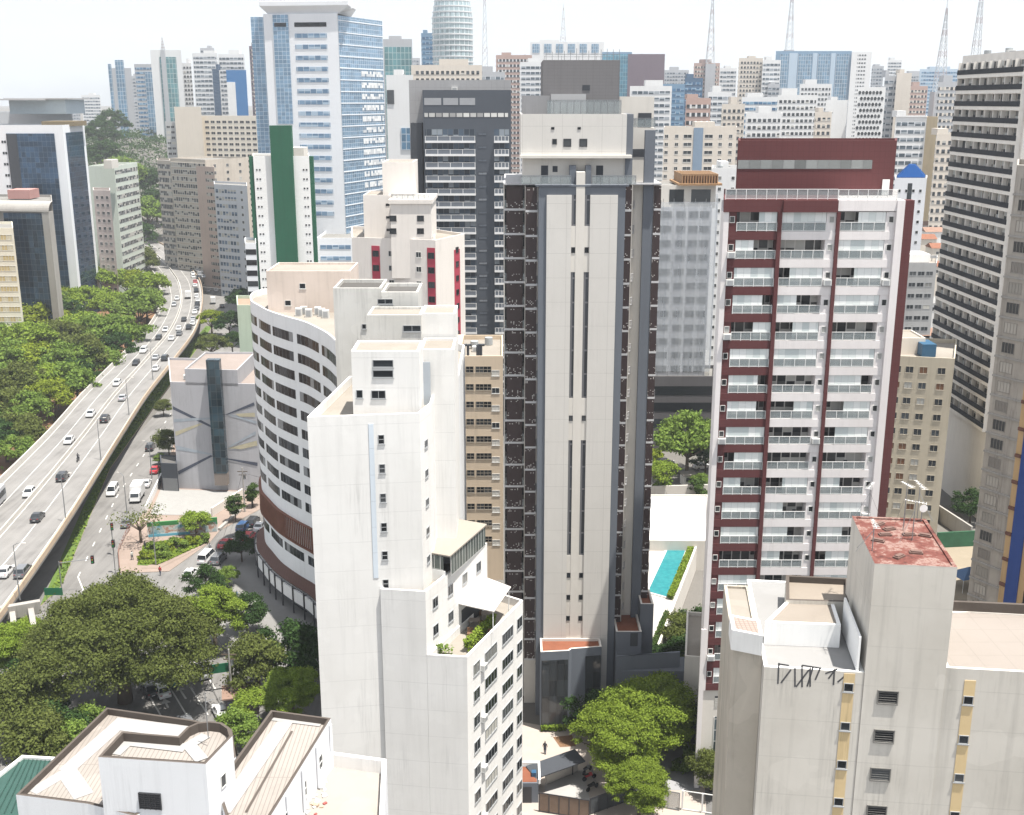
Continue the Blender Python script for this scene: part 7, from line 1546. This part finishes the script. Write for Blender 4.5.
m = MB(); m.loft([[(-6,-1.2,.4),(-6,1.2,.4),(-6,1.25,1.6),(-6,1.1,3.15),(-6,-1.1,3.15),(-6,-1.25,1.6)],[(5.8,-1.2,.4),(5.8,1.2,.4),(5.8,1.25,1.6),(5.75,1.1,3.15),(5.75,-1.1,3.15),(5.8,-1.25,1.6)],[(6.1,-1.1,.5),(6.1,1.1,.5),(6.1,1.15,1.5),(5.9,1.0,2.9),(5.9,-1.0,2.9),(6.1,-1.15,1.5)]]); m.build('body', PAINT['silver'], bus)
m = MB(); m.box(-5.7,5.5,-1.27,1.27,1.45,2.5); m.build('window_band', panes('bus_panes', 1.3, 30, mcol=(.05,.05,.05), mw=.08, mh=0, plight=.05, blind=False), bus); m = MB(); m.box(-5.9,5.7,-1.08,1.08,3.15,3.2); m.box(-3,-1,-.8,.8,3.2,3.45); m.box(2,3.4,-.7,.7,3.2,3.4); m.build('roof', PAINT['white'], bus)
m = MB(); m.quad((6.115,-1,1.5),(6.115,1,1.5),(5.93,.95,2.8),(5.93,-.95,2.8)); m.build('windscreen', CGL, bus)
for sx in (-3.6, 3.6):
    for sy in (-1.05, 1.05): o = bpy.data.objects.new('wheel', MESHES[('twheel',)][2]); COL.objects.link(o); o.parent = bus; o.location = (sx,sy,.45)
def body_skin(name, pts, edges, rad, mat, parent):
    me = bpy.data.meshes.new(name); me.from_pydata(pts, edges, []); me.materials.append(mat); o = bpy.data.objects.new(name, me); COL.objects.link(o); o.parent = parent
    md = o.modifiers.new('skin', 'SKIN'); md.use_smooth_shade = True
    for v, r in zip(me.skin_vertices[0].data, rad): v.radius = (r, r)
    me.skin_vertices[0].data[0].use_root = True; ss = o.modifiers.new('sub', 'SUBSURF'); ss.levels = 1; ss.render_levels = 1; return o
SKINC = flat('skin', (.30,.17,.11), .6, .05)
def person(loc, hd, label, top, legs, ride=False):
    r = empty('person', loc, label, 'person', None, hd); tm, lm = flat('cloth_'+label[:14].replace(' ', '_'), top, .8, .1), flat('legs_'+label[:14].replace(' ', '_'), legs, .8, .1)
    if ride: P = [(0,0,.95),(.1,0,1.2),(.15,0,1.45),(.17,0,1.55),(.19,0,1.66),(.15,.2,1.42),(.4,.27,1.2),(.62,.3,1.1),(.15,-.2,1.42),(.4,-.27,1.2),(.62,-.3,1.1),(.05,.12,.92),(.42,.2,.82),(.3,.2,.38),(.05,-.12,.92),(.42,-.2,.82),(.3,-.2,.38),(.42,.2,.33),(.42,-.2,.33)]
    else: P = [(0,0,.95),(0,0,1.2),(0,0,1.42),(0,0,1.52),(0,0,1.64),(0,.2,1.4),(-.04,.26,1.1),(.06,.25,.86),(0,-.2,1.4),(.04,-.26,1.1),(.12,-.25,.86),(0,.1,.9),(.1,.11,.48),(.1,.11,.07),(0,-.1,.9),(-.06,-.11,.48),(-.14,-.11,.07),(.24,.11,.04),(0,-.11,.04)]
    E = [(0,1),(1,2),(2,3),(3,4),(2,5),(5,6),(6,7),(2,8),(8,9),(9,10),(0,11),(11,12),(12,13),(0,14),(14,15),(15,16),(13,17),(16,18)]
    RD = [.15,.15,.16,.06,.11,.07,.05,.04,.07,.05,.04,.1,.07,.05,.1,.07,.05,.045,.045]
    body_skin('body', P, E, RD, tm, r)
    m = MB(); x, y, z = P[4]; m.loft([[(x+.105*math.sin(t_*math.pi/6)*math.cos(a*math.pi/5), .09*math.sin(t_*math.pi/6)*math.sin(a*math.pi/5), z+.02+.125*math.cos(t_*math.pi/6)) for a in range(10)] for t_ in (5.6,5,4,3,2,1,.3)]); m.build('helmet' if ride else 'hair', TYRE, r, smooth=True)
    m = MB()
    for a, b in ((0,11),(11,12),(12,13),(0,14),(14,15),(15,16)): m.bar(P[a], P[b], RD[a]*.8+.015, 0, 8, RD[b]+.02)
    m.build('trousers', lm, r); return r
def motorbike(loc, hd, label, col='dark'):
    r = empty('motorbike', loc, label, 'motorbike', None, hd); m = MB(); m.hexa([(-.5,-.13,.55),(.45,-.13,.55),(.45,.13,.55),(-.5,.13,.55),(-.75,-.1,.82),(.35,-.14,.95),(.35,.14,.95),(-.75,.1,.82)]); m.build('body', PAINT[col], r)
    m = MB(); m.box(-.7,.05,-.13,.13,.83,.9); m.build('seat', TYRE, r); m = MB(); m.bar((.75,0,.3),(.5,0,1.05),.04,0,6); m.bar((.48,-.35,1.08),(.48,.35,1.08),.025,0,6); m.build('handlebar', METAL, r)
    for x in (-.65,.75): m = MB(); m.bar((x,-.06,.3),(x,.06,.3),.3,0,14); o = m.build('wheel', TYRE, r)
    return r
x, y = g(78,460,7.3); hd, z = road_at(x, y); motorbike((x,y,z+.02), hd, 'dark motorbike riding on the elevated road'); person((x,y,z+.02), hd, 'rider in dark clothes and helmet on the motorbike', (.03,.03,.035), (.03,.035,.05), True)
for i, (px, py, cl, lb) in enumerate(((589,778,'red','red motorbike parked beside the gate tree'),(592,788,'dark','dark motorbike parked nearest the street fence'),(587,771,'grey','grey motorbike parked behind the red one'))): motorbike((*g(px,py,.3),.06), .5+.2*i, lb, cl)
for px, py, hd, lb, tp, lg in ((145,546,1.0,'person in dark top walking on the pink pavement',(.04,.04,.05),(.05,.06,.09)),(132,556,2.5,'person in pale shirt near the pavement railing',(.5,.5,.48),(.06,.07,.1)),(252,505,.3,'person in black on pavement by the columnar tree',(.03,.03,.03),(.04,.04,.05)),(61,565,1.5,'person in brown standing at the verge end',(.18,.10,.06),(.06,.05,.05))): person((*g(px,py,.9),.15), hd, lb, tp, lg)
# ---------------------------------------------------------------- street furniture
def lamp_post(loc, h, arm, ang, label, grp='tall lamp posts along the roads'):
    r = empty('lamp_post', loc, label, 'lamp post', grp, ang); m = MB(); m.bar((0,0,0),(0,0,h),.12,0,8,.06); m.build('pole', METAL, r)
    m = MB(); m.bar((0,0,h-.05),(arm*.5,0,h+.35),.05,0,6); m.bar((arm*.5,0,h+.35),(arm,0,h+.4),.045,0,6); m.build('arm', METAL, r); m = MB(); m.hexa([(arm-.1,-.14,h+.32),(arm+.55,-.12,h+.36),(arm+.55,.12,h+.36),(arm-.1,.14,h+.32),(arm-.1,-.1,h+.46),(arm+.5,-.08,h+.44),(arm+.5,.08,h+.44),(arm-.1,.1,h+.46)]); m.build('lamp_head', CONCL, r)
for px, py, z, lb in ((20,600,7,'lamp post at the near end of the elevated road'),(66,522,7,'lamp post beside the dark sedan, elevated road parapet'),(101,460,7,'lamp post right of the motorbike on the parapet'),(129,415,7,'lamp post by the silver car on elevated road'),(153,380,7,'lamp post on the parapet above the mural building roof'),(19,466,0,'grey lamp post at the park edge, nearest'),(59,410,0,'grey lamp post at park edge beside soil patch'),(90,366,0,'grey lamp post among park trees'),(156,565,.15,'street garden lamp post with a pale head'),(127,513,.15,'curved lamp post by the sparse corner tree'),(152,478,.15,'lamp post beside the red parked car'),(232,350,.1,'lamp post by the olive service road tree')):
    x, y = g(px, py, z); lamp_post((x,y,z), 9 if z == 7 else 8, 1.4, 0 if z == 7 else 2.6, lb)
def utility_pole(px, py, lb):
    x, y = g(px, py, .1); r = empty('utility_pole', (x,y,.1), lb, 'utility pole'); m = MB(); m.bar((0,0,0),(0,0,9.5),.17,0,8,.12); m.build('pole', CONC, r); m = MB(); m.box(-1,1,-.06,.06,8.6,8.75); m.box(-.8,.8,-.06,.06,7.9,8.02); m.build('crossarm', BARK, r); m = MB(); m.bar((.3,.25,7),(.3,.25,7.8),.25,0,10); m.build('transformer', METAL, r)
utility_pole(245,512,'grey utility pole at the parking lot corner'); utility_pole(203,655,'utility pole beside the lower street trees'); utility_pole(233,712,'utility pole beside the kiosk')
def traffic_light(px, py, arm, ang, lb):
    x, y = g(px, py, .1); r = empty('traffic_light', (x,y,.1), lb, 'traffic light', None, ang); m = MB(); m.bar((0,0,0),(0,0,5.6),.09,0,8); m.bar((0,0,5.3),(arm,0,5.8),.06,0,6); m.build('pole', METAL, r)
    m = MB(); m.box(arm-.25,arm+.25,-.2,.2,4.9,6.3); hd = m.build('signal_head', TYRE, r)
    for k, c in enumerate(((.25,.02,.02),(.3,.2,.02),(.02,.22,.06))): m = MB(); m.bar((arm,-.24,6.05-k*.42),(arm,-.2,6.05-k*.42),.14,0,10); m.build('lens', flat('lens%d' % k, c, .3, .02), hd)
traffic_light(62,592,5.5,.15,'traffic light on a long arm over the service road'); traffic_light(115.5,573,.1,0,'traffic light on a post at the pavement kerb'); traffic_light(114,555,.1,.4,'traffic light on the pavement beside the railing')
sg = empty('road_sign', (*g(56,612,.1),.1), 'green road sign board on posts beside the bridge end', 'sign'); sg.scale = (.6,.6,.8)

for q in (-2.0, 2.0): m = MB(); m.bar((q,0,0),(q,0,5.4),.09,0,6); m.build('post', METAL, sg)
m = MB(); m.box(-2.5,2.5,-.18,-.1,3.8,5.4); m.build('board', flat('sign_green', (.012,.13,.06), .5, .05), sg)
sg2 = empty('road_sign', (*g(222,690,.1),.1), 'green road sign board over the lower street by kiosk', 'sign', None, .3)
for q in (-1.3, 1.3): m = MB(); m.bar((q,0,0),(q,0,4.0),.07,0,6); m.build('post', METAL, sg2)
m = MB(); m.box(-1.6,1.6,-.16,-.08,2.8,4.2); m.build('board', MATS['sign_green'], sg2)
gn = empty('sign_gantry', (*g(176,263,7),7), 'dark sign board hanging over the far end of elevated road', 'sign', None, .2); m = MB(); m.bar((-4,0,0),(-4,0,6),.15,0,6); m.bar((-4,0,6),(4,0,6),.12,0,6); m.build('frame', METAL, gn); m = MB(); m.box(-2.5,2.5,-.2,-.1,4.6,6.6); m.build('board', flat('sign_back', (.12,.12,.11), .6, .1), gn)
# painted garden wall in front of the parking lot
gw0, gw1 = Vector(g(148,537,.2)), Vector(g(218,531.5,.2)); r = empty('painted_wall', (*gw0,.15), 'low street wall painted green and pale blue, before parking lot', 'wall'); m = MB(); d = (gw1-gw0); ang = math.atan2(d.y,d.x); L_ = d.length; m.box(0,L_,0,.25,0,2.9); o = m.build('wall', WH, r); r.rotation_euler = (0,0,ang)
t = NT('wall_painting'); n1 = t.noise(t.pos(), .45, 3); MURAL = t.set(t.ramp(n1, [(.36,(.08,.26,.34)),(.44,(.30,.40,.42)),(.5,(.5,.5,.47)),(.56,(.35,.16,.10)),(.60,(.5,.5,.48))]), .8, .2)
m = MB(); m.box(.2,L_-.2,-.03,0,.15,2.1); m.build('painting', MURAL, r); m = MB(); m.box(0,L_*.45,-.03,.25,2.15,2.95); m.box(L_*.8,L_,-.03,.25,1.6,2.95); m.build('green_band', flat('wall_green', (.04,.20,.06), .8, .15), r); m = MB(); m.box(.1,L_*.6,-.1,-.03,.0,.5); m.build('blue_base', flat('wall_blue', (.10,.32,.42), .8, .15), r)
# parking lot boundary wall, kiosk, pavement railing
def wallrun(name, a, b, h, th, mat, lb, z=.1, cat='wall'):
    a, b = Vector(a), Vector(b); d = b-a; m = MB(); m.box(0,d.length,-th/2,th/2,0,h); o = m.build(name, mat, None, (*a, z)); o.rotation_euler = (0,0,math.atan2(d.y,d.x)); return tag(o, lb, cat)
wallrun('boundary_wall', g(146,514), g(162,480), 1.6, .25, WH, 'white boundary wall between service road pavement and parking lot'); wallrun('boundary_wall', g(212,517), g(243,497), 1.8, .3, CREAMP, 'cream boundary wall between parking lot and side street'); wallrun('planter_wall', g(219,531), g(240,512), .5, .6, CONC, 'low planter wall under the columnar trees')
rl = empty('pavement_railing', (*g(120,571,.15),.15), 'red brown pedestrian railing at the pavement corner', 'railing'); pts = [Vector(g(px,py,.15))-Vector(g(120,571,.15)) for px, py in ((120,571),(118.5,553),(126,536),(131,529))]; m = MB()
for a, b in zip(pts, pts[1:]):
    n_ = 4
    for k in range(n_): p, q = a+(b-a)*k/n_, a+(b-a)*(k+1)/n_; m.bar((*p,0),(*p,1.05),.04,0,5); m.bar((*p,1.02),(*q,1.02),.035,0,5); m.bar((*p,.5),(*q,.5),.03,0,5)
m.build('rails', flat('railing_rust', (.24,.10,.07), .7, .2), rl)
kx, ky = g(243,716,.1); ki = empty('kiosk', (kx,ky,.12), 'street kiosk with a tan roof and dark shuttered front', 'kiosk', None, .25); m = MB(); m.box(-2.2,2.2,0,3,0,2.9); m.build('wall', wall('kiosk_dark', (.10,.085,.09), .3, .2), ki); m = MB(); m.box(-2.6,2.6,-.5,3.4,2.9,3.1); m.build('roof', wall('kiosk_roof', (.24,.16,.125), .4, .1), ki); m = MB(); m.box(-1.9,1.9,-.06,-.01,.9,2.3); m.build('shutter', panes('kiosk_shutter', .9, 1.2, (.05,.07,.1), (.1,.12,.15), (.25,.25,.25), (.05,.05,.05), .08), ki); m = MB(); m.box(-2.1,-1.6,-.12,-.07,.6,1.2); m.build('notice', WHITEP, ki)
# bridge end frame
bx, by = g(14,622,6); br = empty('bridge_frame', (bx-2,by-2,0), 'grey concrete beam frame at the near end of the elevated road', 'bridge frame', None, .45)
for k in range(4): m = MB(); m.box(-3+k*2.6,-2.2+k*2.6,-6,4,5.2,6.6); m.build('beam', CONC, br)
m = MB(); m.box(-3.4,6.6,3.6,4.6,5.4,7.4); m.build('cross_beam', CONC, br); m = MB(); m.box(3.8,5.0,2.6,3.6,0,5.4); m.box(-3,-1.8,2.6,3.6,0,5.4); m.build('column', CONC, br)
# ---------------------------------------------------------------- forecourt, gates and fences at the foot of the towers
FC = flat('forecourt_paving', (.36,.315,.28), .8, .1)
sheet('forecourt', [(522,830),(522,722),(545,726),(600,730),(640,720),(700,700),(706,810),(700,830)], .04, FC); sheet('planting_bed', [(553,737),(572,735),(576,746),(560,747)], .07, SOIL); sheet('ramp', [(545,770),(584,770),(590,800),(545,795)], .06, wall('ramp_grey', (.33,.32,.31), .4, .1)); sheet('driveway', [(655,760),(690,715),(703,760),(700,790),(662,790)], .06, wall('driveway_grey', (.28,.28,.29), .4, .1))
wallrun('garden_wall', g(546,777,1), g(577,764,1), 2.3, .4, CREAMP, 'cream wall under the black canopy in forecourt')
cn = empty('entrance_canopy', (*g(556,766,2.8),0), 'sloping black canopy in the forecourt', 'canopy', None, .45); m = MB(); m.hexa([(-3.4,-1.2,2.6),(3.4,-1.2,3.1),(3.4,1.4,3.3),(-3.4,1.4,2.8),(-3.4,-1.2,2.75),(3.4,-1.2,3.25),(3.4,1.4,3.45),(-3.4,1.4,2.95)]); m.build('canopy_roof', DARK, cn)
for q in (-3, 3): m = MB(); m.bar((q,1.2,0),(q,1.2,2.9),.07,0,6); m.build('post', FRD, cn)
gx, gy = g(530,803,0); gh = empty('gatehouse', (gx,gy,0), 'small dark gatehouse with terracotta roof at the street', 'gatehouse'); m = MB(); m.box(-1.4,1.0,0,3.6,0,2.7); m.build('wall', GREY, gh); m = MB(); m.box(-1.2,.8,.2,3.4,2.7,2.74); m.build('roof', TERRA, gh); m = MB(); m.prism([(1.0,0),(1.25,0),(1.25,3.6),(1.0,3.6)],2.6,3.2); m.prism([(-1.4,3.6),(1.25,3.6),(1.25,3.85),(-1.4,3.85)],0,3.2); m.build('parapet', WH2, gh); m = MB(); m.box(.2,.75,1.2,1.9,2.74,3.3); m.build('roof_unit', flat('unit_blue', (.03,.09,.17), .4, .1), gh); m = MB(); m.box(-.9,.2,-.05,-.01,0,2.2); m.build('door', FRD, gh)
def fence(a, b, h, mats, lb, post=1.3, glass=True, cat='fence', r_=.05):
    a, b = Vector(a), Vector(b); d = b-a; n = max(2, round(d.length/post)); r = empty('street_fence', (*a,.03), lb, cat, None, math.atan2(d.y,d.x)); L_ = d.length
    for k in range(n+1): m = MB(); m.box(L_*k/n-r_,L_*k/n+r_,-r_,r_,0,h); m.build('post', mats[0], r)
    m = MB(); m.box(0,L_,-.04,.04,h-.08,h+.02); m.box(0,L_,-.04,.04,.08,.18); m.build('rail', mats[0], r)
    if glass:
        for k in range(n): m = MB(); m.box(L_*k/n+r_+.01,L_*(k+1)/n-r_-.01,-.012,.012,.2,h-.1); m.build('panel', mats[1], r)
    return r
fence(g(539,812,0), g(589,820,0), 2.6, [FRD, flat('bronze_panel', (.16,.11,.08), .25, .2)], 'dark framed gate of bronze panels along the street'); fence(g(590,815,0), g(633,800,0), 2.2, [FRD, flat('smoke_panel', (.07,.075,.08), .2, .2)], 'dark street fence under the lime trees'); fence(g(634,803,0), g(679,811,0), 2.4, [METAL, RAILG], 'grey glass fence right of the lime trees')
fence(g(682,810,0), g(742,819,0), 2.6, [WFRM, RAILG], 'white framed open fence in front of the hedge', 2.1, False, r_=.1)
gr = Bld('garage_wall', 'cream wall with a dark garage opening left of the maroon tower', [g(681,742,.1), g(705,744,.1), (g(705,744,.1)[0]*1.1,g(705,744,.1)[1]*1.1), (g(681,742,.1)[0]*1.1,g(681,742,.1)[1]*1.1)], 0, 12.5, CREAMP, ROOFC, .5, cat='wall'); gr.panel('garage_opening', gr.f(0), .1, gr.f(0).len*.6, 0, 3.2, DARK, .03, .03)
# yard behind the red roof, far right
sheet('yard', [(945,600),(940,540),(965,530),(992,545),(990,600)], .05, wall('sand_yard', (.26,.22,.165), .4, .1)); wallrun('yard_wall', g(936,548,0), g(976,546,0), 3.0, .3, flat('yard_green', (.03,.11,.055), .8, .3), 'green painted yard wall behind the red roofed shaft'); wallrun('ramp_parapet', g(938,506,3), g(972,528,3), 3.2, .4, CONC, 'sloping concrete parapet at the hotel podium'); tp = empty('market_tent', (*g(968,578,1.5),0), 'blue and white yard tent beside stained concrete tower', 'tent', None, .4); m = MB()
for a, b in (((-3,-2),(3,-2)),((3,-2),(3,2)),((3,2),(-3,2)),((-3,2),(-3,-2))): m.poly([(*a,2.3),(*b,2.3),(0,0,3.6)])
m.build('canvas', flat('tent_blue', (.06,.13,.26), .7, .1), tp)
for p in ((-3,-2),(3,-2),(3,2),(-3,2)): m = MB(); m.bar((*p,0),(*p,2.3),.06,0,6); m.build('pole', WMET, tp)

# the yard between the pool hall and the netted building
wallrun('boundary_wall', g(650,492,1), g(712,490,1), 2.2, .3, CREAMP, 'cream boundary wall behind the white flat roof'); gb = empty('guard_booth', (*g(688,482,.5),0), 'small pale guard booth under the round tree behind pool hall', 'booth', None, .2); m = MB(); m.box(-1.4,1.4,-1.2,1.2,0,2.4); m.build('wall', WH, gb); m = MB(); m.box(-1.7,1.7,-1.5,1.5,2.4,2.6); m.build('roof', wall('booth_roof', (.22,.2,.18), .3, 0), gb); m = MB(); m.box(-.9,.9,-1.25,-1.2,1.0,1.9); m.build('window', DARKG, gb)
for q in (('sedan','dark',665,462,672,462,'dark car parked behind the pool hall'),('sedan','white',702,466,709,465,'white car parked right of the round tree'),('suv','grey',676,470,683,470,'grey SUV parked beside the guard booth')): street_car(*q[:6], q[6], 'cars behind the pool hall')
for px, py, k, s, lb in ((706,455,'s1',1.2,'dark tree by the white car behind pool hall'),(652,455,'bushb',2.2,'yellow green clump left in the yard behind pool'),(668,486,'bush',2.0,'green shrub at the boundary wall behind pool hall'),(700,487,'bushd',1.6,'dark shrub right at the boundary wall')): tree(k, px, py, lb, s, name='tree' if k == 's1' else 'shrub')
# overhead cables along the side street
def cable(a, b, za, zb, sag, lb):
    m = MB(); P = []
    for k in range(11): t_ = k/10; P.append((a[0]+(b[0]-a[0])*t_, a[1]+(b[1]-a[1])*t_, za+(zb-za)*t_-sag*4*t_*(1-t_)))
    for p, q in zip(P, P[1:]): m.bar(p, q, .03, 0, 4)
    tag(m.build('overhead_cable', TYRE), lb, 'cable')
pa, pb, pc = g(245,512,.1), g(203,655,.1), g(233,712,.1)
cable(pa, (-42,212), 8.6, 8.4, .6, 'black overhead cable from the corner pole past the curved building'); cable(pb, pc, 8.6, 8.6, .5, 'upper overhead cable between the two lower street poles'); cable(pb, pc, 7.9, 7.9, .6, 'lower overhead cable between the two lower street poles'); cable(pa, pb, 8.6, 8.6, 1.2, 'long overhead cable from corner pole to the lower street pole')
for px, py, lb, tp, lg in ((226,571,'person in white walking beside the shaded road',(.6,.6,.6),(.05,.05,.07)),(237,596,'person in blue standing on the grey pavement',(.06,.1,.2),(.04,.04,.05)),(160,571,'person in red by the garden path',(.35,.03,.03),(.05,.06,.09)),(545,748,'person in dark clothes crossing the forecourt',(.04,.04,.05),(.03,.03,.04)),(210,548,'person in grey beside the white van',(.25,.25,.26),(.05,.05,.06))): person((*g(px,py,.9),.1), 1.3, lb, tp, lg)
